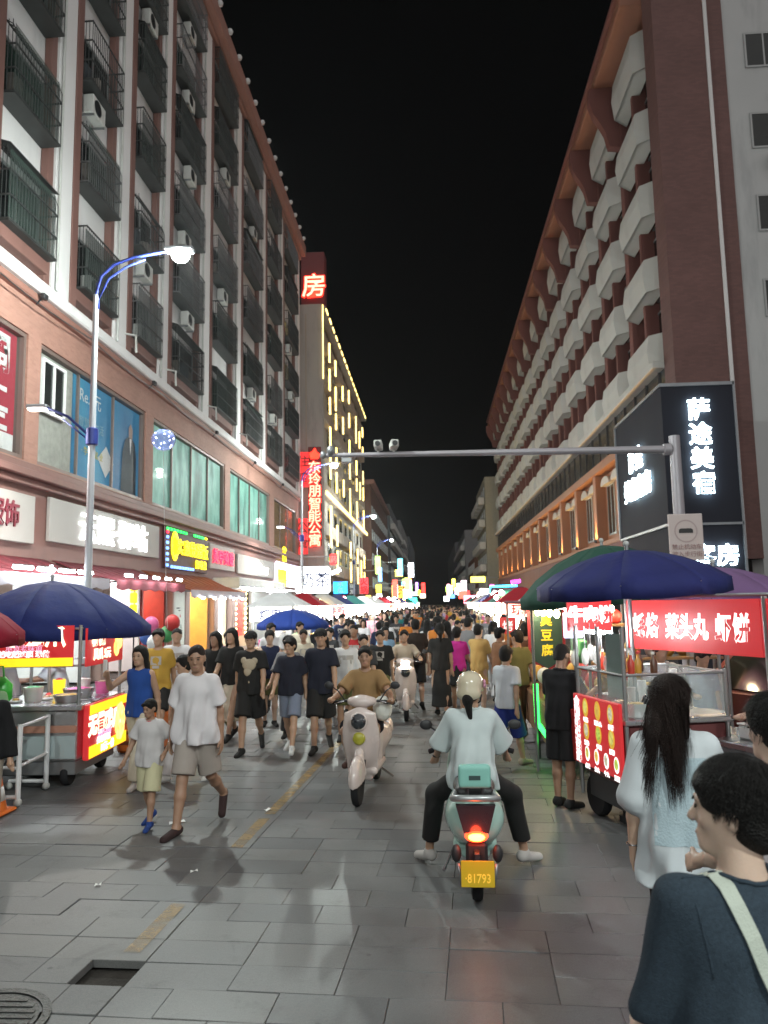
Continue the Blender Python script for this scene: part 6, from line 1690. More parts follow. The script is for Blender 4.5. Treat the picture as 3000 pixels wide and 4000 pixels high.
# ------------------------------------------------------------------ skeleton
def skel(pose):
    """joints of a 1.72 m figure facing +y; L is -x, R is +x"""
    P = dict(lean=0.03, hl=0.0, hr=0.0, kl=0.05, kr=0.05, al=0.05, ar=-0.05, el=0.2, er=0.2, abl=0.13, abr=0.13, spread=0.0, nod=0.05, turn=0.0, inl=0.0, inr=0.0, pz=None, sw=1.0)
    P.update(pose); J = {}
    v = lambda x, y, z: np.array([x, y, z], float)
    def ry(a): return v(0, math.sin(a), math.cos(a))
    up = ry(P['lean']); fw = v(0, math.cos(P['lean']), -math.sin(P['lean']))
    J['pel'] = v(0, 0, 0.93)
    J['wai'] = J['pel'] + up * 0.17; J['che'] = J['pel'] + up * 0.37; J['nec'] = J['pel'] + up * 0.555 + fw * -0.01
    for s, k in ((-1, 'L'), (1, 'R')):
        l = k.lower()
        J['sho' + k] = J['pel'] + up * 0.475 + v(s * 0.16 * P['sw'], 0, 0)
        J['hip' + k] = J['pel'] + v(s * 0.085, 0, -0.01)
        a = P['h' + l]; J['kne' + k] = J['hip' + k] + v(s * (0.012 + P['spread']), math.sin(a), -math.cos(a)) / math.sqrt(1 + (0.012 + P['spread']) ** 2) * 0.43
        b = a - P['k' + l]; J['ank' + k] = J['kne' + k] + v(s * P['spread'] * 0.4, math.sin(b), -math.cos(b)) * 0.415
        tp = -b * 0.8 if b < 0 else 0.0
        J['toe' + k] = J['ank' + k] + v(s * 0.03, math.cos(tp) * 0.148, -math.sin(tp) * 0.148 - 0.045)
        a = P['a' + l]; ab = P['ab' + l]
        J['elb' + k] = J['sho' + k] + v(s * math.sin(ab), math.sin(a) * math.cos(ab), -math.cos(a) * math.cos(ab)) * 0.285
        b = a + P['e' + l]; ii = ab * 0.4 - P['in' + l]
        J['wri' + k] = J['elb' + k] + v(s * math.sin(ii), math.sin(b) * math.cos(ii), -math.cos(b) * math.cos(ii)) * 0.245
        J['han' + k] = J['wri' + k] + (J['wri' + k] - J['elb' + k]) / 0.245 * 0.09
    J['hea'] = J['nec'] + v(0, math.sin(P['lean'] + P['nod'] * 1.0) * 0.12 + 0.012, 0.135)
    if P['pz'] is None:
        m = min(J['ankL'][2], J['ankR'][2], J['toeL'][2] + 0.045, J['toeR'][2] + 0.045); dz = 0.075 - m
    else: dz = P['pz'] - 0.93
    for k in J: J[k] = J[k] + v(0, 0, dz)
    for k, q in P.items():
        if k.startswith('J_'): J[k[2:]] = np.array(q, float)
    J['_nod'], J['_turn'] = P['nod'], P['turn']
    return J

def head_rot(J): return Euler((-J['_nod'], 0, J['_turn']))
def hp(J, x, y, z):
    return J['hea'] + np.array(head_rot(J).to_matrix()) @ np.array([x, y, z])

def bounds(J, pad):
    A = np.array([q for k, q in J.items() if not k.startswith('_')])
    return A.min(0) - pad, A.max(0) + pad

def body_field(J, h, near=False, fat=1.0, arms=True):
    lo, hi = bounds(J, 0.2)
    f = Field(lo, hi, h)
    fy = 0.72
    f.cap(J['hipL'] + [0.02, -0.0, 0.0], J['hipR'] - [0.02, 0, 0], 0.098 * fat, 0.098 * fat, 0.03, 0.85)
    f.cap(J['pel'], J['wai'], 0.125 * fat, 0.12 * fat, 0.05, fy)
    f.cap(J['wai'], J['che'], 0.12 * fat, 0.14 * fat, 0.05, fy)
    f.cap((J['shoL'] + J['che']) / 2, (J['shoR'] + J['che']) / 2, 0.075, 0.075, 0.05, 0.85)
    f.cap(J['shoL'] * 0.9 + J['shoR'] * 0.1, J['shoR'] * 0.9 + J['shoL'] * 0.1, 0.05, 0.05, 0.05)
    f.cap(J['nec'] + [0, -0.01, -0.05], J['hea'] + [0, -0.015, -0.02], 0.06, 0.05, 0.035)
    rot = head_rot(J)
    f.ell(hp(J, 0, -0.01, 0.035), (0.076, 0.095, 0.09), 0.02, rot=rot)
    f.ell(hp(J, 0, 0.022, -0.025), (0.062, 0.068, 0.088), 0.03, rot=rot)
    f.cap(hp(J, -0.018, 0.068, -0.088), hp(J, 0.018, 0.068, -0.088), 0.021, 0.021, 0.03)
    f.cap(hp(J, 0, 0.086, 0.018), hp(J, 0, 0.106, -0.024), 0.009, 0.014, 0.015)
    if h < 0.014:
        for s in (-1, 1):
            f.ell(hp(J, s * 0.031, 0.103, 0.012), (0.02, 0.014, 0.012), 0.014, 'sub', rot=rot)
            f.cap(hp(J, s * 0.015, 0.09, 0.035), hp(J, s * 0.045, 0.08, 0.032), 0.009, 0.007, 0.012)
            f.ell(hp(J, s * 0.043, 0.06, -0.02), (0.018, 0.016, 0.016), 0.02, rot=rot)
        f.cap(hp(J, -0.02, 0.088, -0.056), hp(J, 0.02, 0.088, -0.056), 0.0075, 0.0075, 0.009)
        f.cap(hp(J, -0.015, 0.086, -0.067), hp(J, 0.015, 0.086, -0.067), 0.008, 0.008, 0.009)
    for s in (-1, 1):
        f.ell(hp(J, s * 0.078, -0.012, 0.0), (0.013, 0.022, 0.034), 0.008, rot=rot)
        if near: f.ell(hp(J, s * 0.09, -0.006, 0.004), (0.008, 0.011, 0.019), 0.004, 'sub', rot=rot)
    for k, s in (('L', -1), ('R', 1)):
        f.cap(J['sho' + k], J['elb' + k], 0.05 * fat, 0.039, 0.03)
        e, w = J['elb' + k], J['wri' + k]
        f.cap(e, e + (w - e) * 0.4, 0.038, 0.037, 0.02); f.cap(e + (w - e) * 0.4, w, 0.037, 0.025, 0.02)
        if arms: hand(f, J, k, s, near)
        hp_, kn, an, to = J['hip' + k], J['kne' + k], J['ank' + k], J['toe' + k]
        f.cap(hp_, kn, 0.083 * fat, 0.053, 0.03)
        f.cap(kn, kn + (an - kn) * 0.35, 0.052, 0.053, 0.02); f.cap(kn + (an - kn) * 0.35, an, 0.052, 0.034, 0.025)
        hl = an - (to - an) * 0.25 + [0, 0, -0.03]
        f.cap(hl, to, 0.033, 0.027, 0.03); f.cap(an, hl, 0.034, 0.03, 0.02)
    return f

def hand(f, J, k, s, near):
    w, hnd = J['wri' + k], J['han' + k]; d = (hnd - w); d = d / np.linalg.norm(d)
    side = np.array([0, 1.0, 0]) - d * d[1]
    n = np.linalg.norm(side); side = side / n if n > 0.3 else np.array([s * -1.0, 0, 0])
    nor = np.cross(d, side)
    if not near:
        f.cap(w, w + d * 0.07, 0.028, 0.036, 0.015); f.cap(w + d * 0.07, w + d * 0.13 + nor * s * 0.02, 0.032, 0.022, 0.015)
        f.cap(w + d * 0.03 + side * 0.025, w + d * 0.085 + side * 0.05, 0.014, 0.011, 0.01)
        return
    for q in (-0.024, -0.008, 0.008, 0.024):
        f.cap(w + side * q * 0.7, w + d * 0.085 + side * q, 0.016, 0.0125, 0.012)
    cur = nor * s * -1
    for q, l in zip((-0.028, -0.0095, 0.0095, 0.028), (0.8, 0.95, 1.0, 0.93)):
        a = w + d * 0.088 + side * q; b = a + d * 0.042 * l + cur * 0.008; c = b + d * 0.024 * l + cur * 0.014; e = c + d * 0.014 * l + cur * 0.016
        f.cap(a, b, 0.0105, 0.0095, 0.003); f.cap(b, c, 0.0095, 0.0088, 0.003); f.cap(c, e, 0.0088, 0.0075, 0.003)
    a = w + d * 0.025 + side * 0.022; b = a + d * 0.035 + side * 0.028 + cur * 0.008; c = b + d * 0.03 + side * 0.008 + cur * 0.008
    f.cap(a, b, 0.015, 0.0115, 0.008); f.cap(b, c, 0.0115, 0.009, 0.004)

def top_field(J, h, sleeve=0.8, loose=0.022, hem=-0.06, fat=1.0, seed=1, flare=0.0, neck=0.062, fold=0.0045, hemr=None):
    lo, hi = bounds({k: q for k, q in J.items() if k[:3] in ('pel', 'wai', 'che', 'nec', 'sho', 'elb', 'hip', 'wri')}, 0.2)
    f = Field(lo - [0, 0, 0.25 if hem < -0.2 else 0.0], hi, h); fy = 0.78; q = loose
    f.cap(J['wai'], J['che'], 0.122 * fat + q + 0.006, 0.14 * fat + q * 0.8, 0.05, fy)
    f.cap(J['pel'] + [0, 0, hem], J['wai'], 0.138 * fat + q + flare, 0.122 * fat + q + 0.008, 0.05, fy)
    f.cap(J['hipL'] + [0, 0, 0.03], J['hipR'] + [0, 0, 0.03], 0.075 * fat + q, 0.075 * fat + q, 0.04)
    f.cap((J['shoL'] + J['che']) / 2, (J['shoR'] + J['che']) / 2, 0.078 + q * 0.7, 0.078 + q * 0.7, 0.05, 0.85)
    f.cap(J['shoL'] * 0.93 + J['shoR'] * 0.07, J['shoR'] * 0.93 + J['shoL'] * 0.07, 0.05 + q * 0.35, 0.05 + q * 0.35, 0.05)
    f.cap(J['nec'] + [0, -0.01, -0.06], J['nec'] + [0, -0.01, -0.02], 0.085, 0.062, 0.04)
    for k in 'LR':
        a, e, w = J['sho' + k], J['elb' + k], J['wri' + k]
        if sleeve <= 0: continue
        if sleeve <= 1:
            f.capcut(a, a + (e - a) * sleeve, 0.05 * fat + q * 0.45, 0.05 + q * 1.15, 0.03)
        else:
            f.cap(a, e, 0.05 * fat + q * 0.45, 0.046 + q, 0.03); f.capcut(e, e + (w - e) * (sleeve - 1), 0.046 + q, 0.038 + q * 0.9, 0.02)
    if fold:
        f.wob(fold * 0.8, 24.0, seed, 0.5)
        X, Y, Z = f.grid((0, 0, 0), f.n)     # loose cloth hangs in soft upright folds that deepen towards the hem
        c = J['che']; th = np.arctan2(Y - c[1], X - c[0]); dn = np.clip((c[2] + 0.1 - Z) / 0.55, 0, 1)
        f.F = f.F + (fold * 2.2 * dn * (np.sin(th * 5 + seed + 2.2 * np.sin(Z * 7 + seed)) + 0.5 * np.sin(th * 11 + 2 * seed - Z * 9) - 1.3)).astype(np.float32)
    # neck opening, hem and cuffs cut clean
    f.cap(J['nec'] + [0, 0.005, -0.035], J['hea'], neck, neck + 0.02, 0.004, op='sub')
    f.half((0, 0, -1), -(J['pel'][2] + hem))
    return f

def bottom_field(J, h, kind='shorts', loose=0.03, fat=1.0, seed=2, length=None):
    lo, hi = bounds({k: q for k, q in J.items() if k[:3] in ('pel', 'wai', 'hip', 'kne', 'ank')}, 0.22)
    f = Field(lo, hi, h); q = loose
    f.cap(J['hipL'] + [0.015, 0, 0.02], J['hipR'] + [-0.015, 0, 0.02], 0.104 * fat, 0.104 * fat, 0.04, 0.9)
    f.cap(J['pel'] + [0, 0, 0.0], J['wai'] - [0, 0, 0.04], 0.128 * fat, 0.124 * fat, 0.04, 0.76)
    if kind in ('shorts', 'pants', 'wide', 'crop'):
        for k in 'LR':
            a, n, b = J['hip' + k], J['kne' + k], J['ank' + k]
            if kind == 'shorts':
                L = length or 0.82
                f.capcut(a, a + (n - a) * L, 0.092 * fat + q * 0.3, 0.07 + q * 1.2, 0.02)
            else:
                w = {'pants': 0.03, 'crop': 0.035, 'wide': 0.055}[kind]
                L = length or {'pants': 0.96, 'crop': 0.72, 'wide': 0.95}[kind]
                f.cap(a, n, 0.092 * fat + q * 0.3, 0.05 + w, 0.02); c = n + (b - n) * L
                f.capcut(n, c, 0.05 + w, 0.036 + w * 1.15, 0.03)
    else:  # skirt / dress bottom
        L = length or 0.6
        m = (J['hipL'] + J['hipR']) / 2
        m2 = (J['kneL'] + J['kneR']) / 2; m3 = (J['ankL'] + J['ankR']) / 2
        e = m + (m2 - m) * min(1, L) ; f.cap(m, e, 0.13 * fat, 0.15 + q, 0.04, 0.9)
        if L > 1: f.cap(m2, m2 + (m3 - m2) * (L - 1), 0.15 + q, 0.17 + q, 0.04, 0.95); e = m2 + (m3 - m2) * (L - 1)
        f._cut = [(np.array([0, 0, e[2]]), np.array([0, 0, -1.0]))]
    f.wob(0.005, 22, seed, 0.4)
    for c, d in getattr(f, '_cut', []):
        X, Y, Z = f.grid((0, 0, 0), f.n)
        cut = (d[0] * (X - c[0]) + d[1] * (Y - c[1]) + d[2] * (Z - c[2]))
        f.F = np.maximum(f.F, cut.astype(np.float32))
    f.half((0, 0, 1), J['wai'][2] - 0.03)
    return f

def hair_field(J, h, kind='short', seed=3):
    lo = J['hea'] - [0.25, 0.3, 0.55]; hi = J['hea'] + [0.25, 0.25, 0.3]
    f = Field(lo, hi, h); rot = head_rot(J)
    H = lambda x, y, z: hp(J, x, y, z)
    th = {'short': 0.0, 'crop': -0.008, 'bowl': 0.008}.get(kind, 0.006)
    f.ell(H(0, -0.018, 0.045), (0.09 + th, 0.108 + th, 0.098 + th), 0.02, rot=rot)
    f.ell(H(0, -0.05, -0.015), (0.078 + th, 0.066 + th, 0.085), 0.03, rot=rot)
    if kind in ('bowl', 'short', 'cap'): f.cap(H(-0.05, 0.06, 0.075), H(0.05, 0.065, 0.072), 0.028, 0.03, 0.02)
    if kind == 'long':
        f.cap(H(0, -0.075, 0.02), H(0, -0.11, -0.34), 0.075, 0.055, 0.05, 0.6)
        for s in (-1, 1):
            f.cap(H(s * 0.075, -0.02, 0.02), H(s * 0.095, -0.02, -0.26), 0.032, 0.022, 0.03)
            f.cap(H(s * 0.05, -0.08, -0.1), H(s * 0.09, -0.1, -0.36), 0.045, 0.02, 0.03)
    if kind == 'tails':
        f.cap(H(0, -0.07, 0.02), H(0.0, -0.1, -0.15), 0.076, 0.06, 0.05, 0.65)
        f.cap(H(-0.03, -0.1, -0.1), H(-0.075, -0.125, -0.33), 0.05, 0.012, 0.04); f.cap(H(0.045, -0.09, -0.1), H(0.085, -0.12, -0.39), 0.045, 0.012, 0.04)
        for s in (-1, 1): f.cap(H(s * 0.075, -0.02, 0.02), H(s * 0.085, -0.03, -0.16), 0.032, 0.022, 0.03)
    if kind == 'pony':
        f.cap(H(0, -0.1, 0.0), H(0.01, -0.14, -0.07), 0.03, 0.04, 0.02); f.cap(H(0.01, -0.14, -0.07), H(0.02, -0.115, -0.21), 0.04, 0.02, 0.03)
    if kind == 'bun': f.ell(H(0, -0.115, 0.09), (0.05, 0.05, 0.045), 0.015)
    f.wob(0.002, 60, seed, 0.6)
    # face left clear
    f.ell(H(0, 0.125, -0.02), (0.073, 0.085, 0.1), 0.012, 'sub', rot=rot)
    if kind in ('short', 'crop', 'cap', 'bowl'):
        f.ell(H(0, 0.06, -0.1), (0.2, 0.075, 0.11), 0.02, 'sub', rot=rot)
        z = -0.075 if kind != 'bowl' else -0.095
        n = np.array(rot.to_matrix()) @ np.array([0, 0.35, -0.93]); c = H(0, -0.06, z)
        f.half(n, float(n @ c))
        for s in (-1, 1): f.ell(H(s * 0.082, 0.005, -0.012), (0.03, 0.03, 0.042), 0.01, 'sub', rot=rot)
    else:
        for s in (-1, 1): f.ell(H(s * 0.03, 0.1, -0.06), (0.05, 0.08, 0.14), 0.012, 'sub', rot=rot)
    return f

SKIN = {}
def skin(tone):
    c = {'fair': (0.52, 0.35, 0.26), 'mid': (0.42, 0.26, 0.175), 'tan': (0.32, 0.185, 0.12), 'pale': (0.58, 0.42, 0.33)}[tone]
    m = mat('skin_' + tone, c, 0.5, var=0.08, scale=12, bump=0.08, bscale=160)
    b = m.node_tree.nodes['Principled BSDF']
    b.inputs['Subsurface Weight'].default_value = 0.12; b.inputs['Subsurface Radius'].default_value = (0.02, 0.008, 0.004); b.inputs['Subsurface Scale'].default_value = 0.5
    return m
HAIRM = mat('black_hair', (0.009, 0.008, 0.0075), 0.6, var=0.4, scale=40, bump=0.8, bscale=140)
BRHAIR = mat('dark_brown_hair', (0.018, 0.010, 0.008), 0.55, var=0.4, scale=40, bump=0.8, bscale=140)
def cloth(rgb, name=None):
    n = 'cloth_%02d_%02d_%02d' % tuple(int(c * 99) for c in rgb)
    return mat(n, rgb, 0.85, var=0.12, scale=5, bump=0.1, bscale=420, sheen=0.1)
for m_ in (HAIRM, BRHAIR): m_.node_tree.nodes['Principled BSDF'].inputs['Specular IOR Level'].default_value = 0.25
from mathutils.bvhtree import BVHTree
def on_surface(objs, o, d):
    """first hit of a ray on these meshes (their own frame)"""
    best = None
    for q in objs:
        b = BVHTree.FromPolygons([v.co[:] for v in q.data.vertices], [p.vertices[:] for p in q.data.polygons])
        h = b.ray_cast(Vector(o), Vector(d))
        if h[0] is not None and (best is None or h[3] < best[1]): best = (h[0], h[3], h[1])
    return best
EYEM = mat('eye_dark', (0.03, 0.022, 0.018), 0.25)
LIPM = mat('lip', (0.3, 0.12, 0.1), 0.5)

def tube_mesh(mb, name, parent, m, smooth=True): return build(name, mb, m, parent, smooth)

def shoes(J, parent, m, kind='shoe', h=0.012):
    for k, s in (('L', -1), ('R', 1)):
        an, to = J['ank' + k], J['toe' + k]; d = to - an; d = d / np.linalg.norm(d)
        lo = np.minimum(an, to) - 0.14; hi = np.maximum(an, to) + 0.16
        f = Field(lo, hi, h)
        hl = an - (to - an) * 0.25 + [0, 0, -0.036]
        f.cap(hl, to + d * 0.03 + [0, 0, -0.004], 0.044, 0.037, 0.02)
        if kind == 'shoe': f.cap(an + [0, 0, 0.0], hl, 0.045, 0.045, 0.02)
        if to[2] > hl[2] - 0.05: f.half((0, 0, -1), -(min(hl[2], to[2]) - 0.036))
        if kind == 'sandal': f.ell(an + [0, 0.02, 0.05], (0.04, 0.05, 0.05), 0.01, 'sub'); 
        o = mesh_obj('shoe', field_mesh('shoe', f, 1), m, parent)

def person(label, loc, rz, pose, H=1.72, top=None, tcol=(0.5, 0.5, 0.5), bot='shorts', bcol=(0.02, 0.02, 0.02), hair='short', tone='mid', shoe=(0.02, 0.02, 0.02), h=0.016, near=False, fat=1.0, hairm=None, group='people in the market street', tkw={}, bkw={}, cap=None, face=True, shoekind='shoe', proto=False):
    t = thing('person', label, 'person', loc, rz, group)
    J = skel(pose); sc = H / 1.72
    t.scale = (sc, sc, sc)
    t['_pose'] = 0; del t['_pose']
    mesh_obj('body', field_mesh('body', body_field(J, h, near, fat), 1), skin(tone), t)
    if top is not None:
        kw = dict(sleeve={'tee': 0.72, 'half': 1.0, 'long': 1.92, 'tank': 0.0, 'elbow': 1.12}[top], fat=fat); kw.update(tkw)
        mesh_obj('shirt', field_mesh('shirt', top_field(J, h, **kw), 1), cloth(tcol), t)
    if bot: mesh_obj({'shorts': 'shorts', 'pants': 'trousers', 'wide': 'trousers', 'crop': 'trousers', 'skirt': 'skirt', 'dress': 'skirt'}[bot], field_mesh('bottoms', bottom_field(J, h, bot, fat=fat, **bkw), 1), cloth(bcol), t)
    if hair: mesh_obj('hair', field_mesh('hair', hair_field(J, min(h, 0.012), hair), 1), hairm or HAIRM, t)
    if cap:
        mb = Field(J['hea'] - 0.25, J['hea'] + 0.25, 0.01)
        mb.ell(hp(J, 0, -0.012, 0.06), (0.098, 0.115, 0.085), 0.01, rot=head_rot(J)); mb.half((0, 0, -1), -(J['hea'][2] + 0.035))
        mb.cap(hp(J, -0.035, 0.1, 0.052), hp(J, 0.035, 0.1, 0.052), 0.011, 0.011, 0.02); mb.cap(hp(J, -0.02, 0.15, 0.043), hp(J, 0.02, 0.15, 0.043), 0.011, 0.011, 0.05)
        mesh_obj('cap', field_mesh('cap', mb, 1), cloth(cap), t)
    if shoe: shoes(J, t, cloth(shoe), shoekind, max(0.009, h * 0.8))
    if face and h < 0.014:
        Rm = head_rot(J).to_matrix()
        for s in (-1, 1):
            mb = MB().ball((0, 0, 0), (0.0125, 0.004, 0.0052), 10, 6)
            o = build('eye', mb, EYEM, t, True); o.location = Vector(hp(J, s * 0.031, 0.0885, 0.012)); o.rotation_euler = head_rot(J)
            mb = MB().ball((0, 0, 0), (0.019, 0.004, 0.0035), 10, 6)
            o = build('eyebrow', mb, HAIRM, t, True); o.location = Vector(hp(J, s * 0.032, 0.0915, 0.034)); o.rotation_euler = head_rot(J)
        o = build('mouth', MB().ball((0, 0, 0), (0.019, 0.004, 0.005), 10, 6), LIPM, t, True); o.location = Vector(hp(J, 0, 0.0945, -0.061)); o.rotation_euler = head_rot(J)
    t_J[t.name] = J
    return t
t_J = {}
WALK = dict(hl=0.42, kl=0.12, hr=-0.2, kr=0.35, al=-0.35, ar=0.35, el=0.25, er=0.35)
WALK2 = dict(hl=-0.22, kl=0.5, hr=0.35, kr=0.1, al=0.3, ar=-0.3, el=0.3, er=0.2)
STAND = dict(hl=0.03, hr=-0.04, kl=0.06, kr=0.03)

def local(loc, rz, H, w):
    """world point into a figure's own frame"""
    s = H / 1.72; x, y, z = w[0] - loc[0], w[1] - loc[1], w[2] - loc[2]; c, n = math.cos(-rz), math.sin(-rz)
    return ((x * c - y * n) / s, (x * n + y * c) / s, z / s)
def reach(pose, k, loc, rz, H, w):
    """bend an arm so that its wrist comes to world point w"""
    J = skel(pose); s_ = J['sho' + k]; g_ = np.array(local(loc, rz, H, w)); d = g_ - s_; L = np.linalg.norm(d)
    a, b = 0.285, 0.245; L = min(L, a + b - 0.004); d = d / np.linalg.norm(d); g_ = s_ + d * L
    t = (a * a - b * b + L * L) / (2 * L); hgt = math.sqrt(max(0, a * a - t * t))
    out = np.array([(-1 if k == 'L' else 1) * 0.45, -0.5, -0.75]); out = out - d * (out @ d); out /= np.linalg.norm(out)
    e = s_ + d * t + out * hgt; f = (g_ - e) / np.linalg.norm(g_ - e)
    pose = dict(pose); pose['J_elb' + k] = e; pose['J_wri' + k] = g_; pose['J_han' + k] = g_ + f * 0.09
    return pose
# ------------------------------------------------------------------ scooters
def fobj(name, f, m, parent, smooth=1): return mesh_obj(name, field_mesh(name, f, smooth), m, parent)
SEATM = mat('black_vinyl', (0.02, 0.02, 0.022), 0.45, var=0.2, bump=0.2, bscale=120)
CHROME = mat('chrome', (0.6, 0.6, 0.62), 0.15, 1.0)
def scooter(label, loc, rz, paint, kind, h=0.011):
    t = thing('scooter', label, 'scooter', loc, rz, 'scooters ridden through the crowd')
    for y, nm in ((0.62, 'front'), (-0.6, 'rear')):
        w = build('wheel', MB().lathe([(0.12, -0.032), (0.17, -0.042), (0.205, -0.036), (0.216, -0.015), (0.218, 0.015), (0.205, 0.036), (0.17, 0.042), (0.12, 0.032)], 28, (0, 0, 0), 'X'), RUBBER, t, 'auto'); w.location = (0, y, 0.218)
        build('rim', MB().lathe([(0.02, -0.03), (0.125, -0.026), (0.125, 0.026), (0.02, 0.03)], 20, (0, 0, 0), 'X'), GREYM, w, 'auto')
    f = Field((-0.34, 0.15, 0.2), (0.34, 0.62, 1.08), h)    # leg shield
    tl = Euler((R(-13), 0, 0))
    f.box((0, 0.36, 0.62), (0.175, 0.02, 0.32), 0.02, 0.02, rot=tl)
    f.ell((0, 0.37, 0.66), (0.205, 0.085, 0.335), 0.05, rot=tl)
    f.ell((0, 0.41, 0.6), (0.1, 0.085, 0.3), 0.06, rot=tl)
    f.cap((0, 0.36, 0.9), (0, 0.3, 1.0), 0.07, 0.06, 0.04)
    f.ell((0, 0.2, 0.6), (0.16, 0.12, 0.27), 0.02, 'sub', rot=tl)
    shield = fobj('leg_shield', f, paint, t)
    f = Field((-0.16, 0.3, 0.1), (0.16, 0.92, 0.62), h)     # front mudguard
    f.ell((0, 0.62, 0.27), (0.088, 0.27, 0.24), 0.01); f.cap((0, 0.55, 0.42), (0, 0.5, 0.52), 0.06, 0.05, 0.03)
    f.ell((0, 0.62, 0.2), (0.062, 0.245, 0.225), 0.005, 'sub'); f.half((0, -0.25, -1), -0.44)
    fobj('front_mudguard', f, paint, t)
    build('fork', MB().tube([(-0.055, 0.62, 0.22), (-0.055, 0.53, 0.45)], 0.022, 8).tube([(0.055, 0.62, 0.22), (0.055, 0.53, 0.45)], 0.022, 8), BLACKP, t, True)
    f = Field((-0.25, -0.4, 0.15), (0.25, 0.42, 0.5), h)    # floor
    f.box((0, 0.0, 0.29), (0.165, 0.34, 0.045), 0.04, 0.02); f.box((0, 0, 0.23), (0.11, 0.33, 0.04), 0.03, 0.02)
    fobj('footboard', f, paint, t)
    f = Field((-0.3, -1.0, 0.2), (0.3, 0.0, 0.85), h)       # rear body
    f.ell((0, -0.45, 0.55), (0.215, 0.44, 0.19), 0.02); f.box((0, -0.25, 0.5), (0.15, 0.16, 0.2), 0.06, 0.05)
    f.ell((0, -0.72, 0.6), (0.2, 0.14, 0.17), 0.04)
    f.cap((0, -0.6, 0.22), (0, -0.6, 0.24), 0.25, 0.25, 0.02, op='sub') if kind == 'cream' else f.box((0, -0.6, 0.28), (0.07, 0.3, 0.14), 0.04, 0.02, 'sub')
    f.half((0, 0, 1), 0.715)
    fobj('rear_body', f, paint, t)
    f = Field((-0.25, -0.9, 0.6), (0.25, 0.15, 0.86), h)    # seat
    f.box((0, -0.34, 0.745), (0.14, 0.38, 0.05), 0.045, 0.02); f.ell((0, -0.5, 0.76), (0.15, 0.22, 0.06), 0.03)
    fobj('seat', f, SEATM, t)
    dz = -0.13 if kind == 'mint' else 0.0
    up = lambda mb: MB().add([(p[0], p[1], p[2] + dz) for p in mb.v], mb.f)
    hb = build('handlebar', up(MB().tube([(-0.33, 0.2, 1.0), (-0.2, 0.27, 1.03), (0, 0.3, 1.03), (0.2, 0.27, 1.03), (0.33, 0.2, 1.0)], 0.015, 8).tube([(0, 0.33, 0.95), (0, 0.3, 1.03)], 0.03, 8)), BLACKP, t, True)
    for s in (-1, 1):
        build('grip', up(MB().tube([(s * 0.24, 0.253, 1.02), (s * 0.345, 0.193, 0.998)], 0.021, 8)), RUBBER, hb, True)
        build('brake_lever', up(MB().tube([(s * 0.2, 0.29, 1.03), (s * 0.32, 0.255, 1.0)], 0.008, 6)), CHROME, hb, True)
        mr = build('mirror', up(MB().tube([(s * 0.2, 0.27, 1.04), (s * 0.27, 0.28, 1.14), (s * 0.33, 0.28, 1.18)], 0.008, 6).ball((s * 0.37, 0.285, 1.2), (0.055, 0.015, 0.042), 12, 8)), BLACKP, t, True)
    f = Field((-0.25, 0.15, 0.75), (0.25, 0.55, 1.16), h)
    f.ell((0, 0.33, 1.03 + dz), (0.13, 0.1, 0.075), 0.01); f.cap((-0.12, 0.3, 1.03 + dz), (0.12, 0.3, 1.03 + dz), 0.045, 0.045, 0.03)
    fobj('handlebar_cowl', f, paint, t)
    n = Vector((0, math.cos(R(13)), math.sin(R(13)) * 0.3))
    hl = build('headlight', MB().lathe([(0.0001, 0.05), (0.05, 0.044), (0.078, 0.022), (0.085, 0.0), (0.085, -0.04)], 24, (0, 0, 0), 'Y'), mat('dark_lamp_glass', (0.02, 0.025, 0.03), 0.08, coat=0.8), t, True); hl.location = (0.0, (on_surface([shield], (0, 2, 0.845), (0, -1, 0)) or [Vector((0, 0.43, 0))])[0].y + 0.012, 0.845); hl.rotation_euler = (R(10), 0, 0)
    build('chrome_ring', MB().lathe([(0.083, 0.006), (0.096, 0.0), (0.096, -0.03), (0.083, -0.03)], 24, (0, 0, 0), 'Y'), paint, hl, True)
    if kind == 'cream':
        bd = build('round_badge', MB().lathe([(0.0001, 0.02), (0.05, 0.015), (0.068, 0.0), (0.068, -0.05)], 22, (0, 0, 0), 'Y'), mat('olive_yellow_lamp', (0.38, 0.36, 0.04), 0.35, var=0.3, scale=20), t, True); bd.location = (0, on_surface([shield], (0, 2, 0.665), (0, -1, 0))[0].y + 0.008, 0.665)
        build('shopping_bag', MB().ball((-0.2, 0.12, 0.93), (0.11, 0.08, 0.14), 12, 8), FOAM, t, True)
    build('stand', MB().tube([(-0.14, -0.1, 0.24), (-0.24, -0.32, 0.1)], 0.012, 6), CHROME, t)
    build('rear_guard', MB().bbox(-0.075, 0.075, -0.86, -0.8, 0.2, 0.46, 0.02, Matrix.Translation((0, 0, 0))), BLACKP, t)
    if kind == 'mint':
        TR = lambda pts, d0, d1: MB().prism(pts, d0, d1)
        build('tail_panel', TR([(-0.135, 0.715), (0.135, 0.715), (0.085, 0.535), (-0.085, 0.535)], -0.895, -0.845), mat('smoked_panel', (0.03, 0.015, 0.02), 0.2, coat=0.5), t)
        f = Field((-0.12, -1.0, 0.42), (0.12, -0.78, 0.6), 0.007); f.ell((0, -0.875, 0.512), (0.08, 0.045, 0.042), 0.005)
        tl_ = fobj('tail_light', f, emit('tail_light_red', (1.0, 0.04, 0.01), 5), t)
        f = Field((-0.12, -1.0, 0.42), (0.12, -0.78, 0.6), 0.007); f.ell((0, -0.9, 0.512), (0.058, 0.03, 0.027), 0.005)
        fobj('brake_lamp', f, emit('tail_light_core', (1.0, 0.5, 0.03), 14), tl_)
        lamp_light('tail_light_source', 'POINT', 1.2, (0, -0.99, 0.52), t, (1.0, 0.06, 0.02), 0.04)
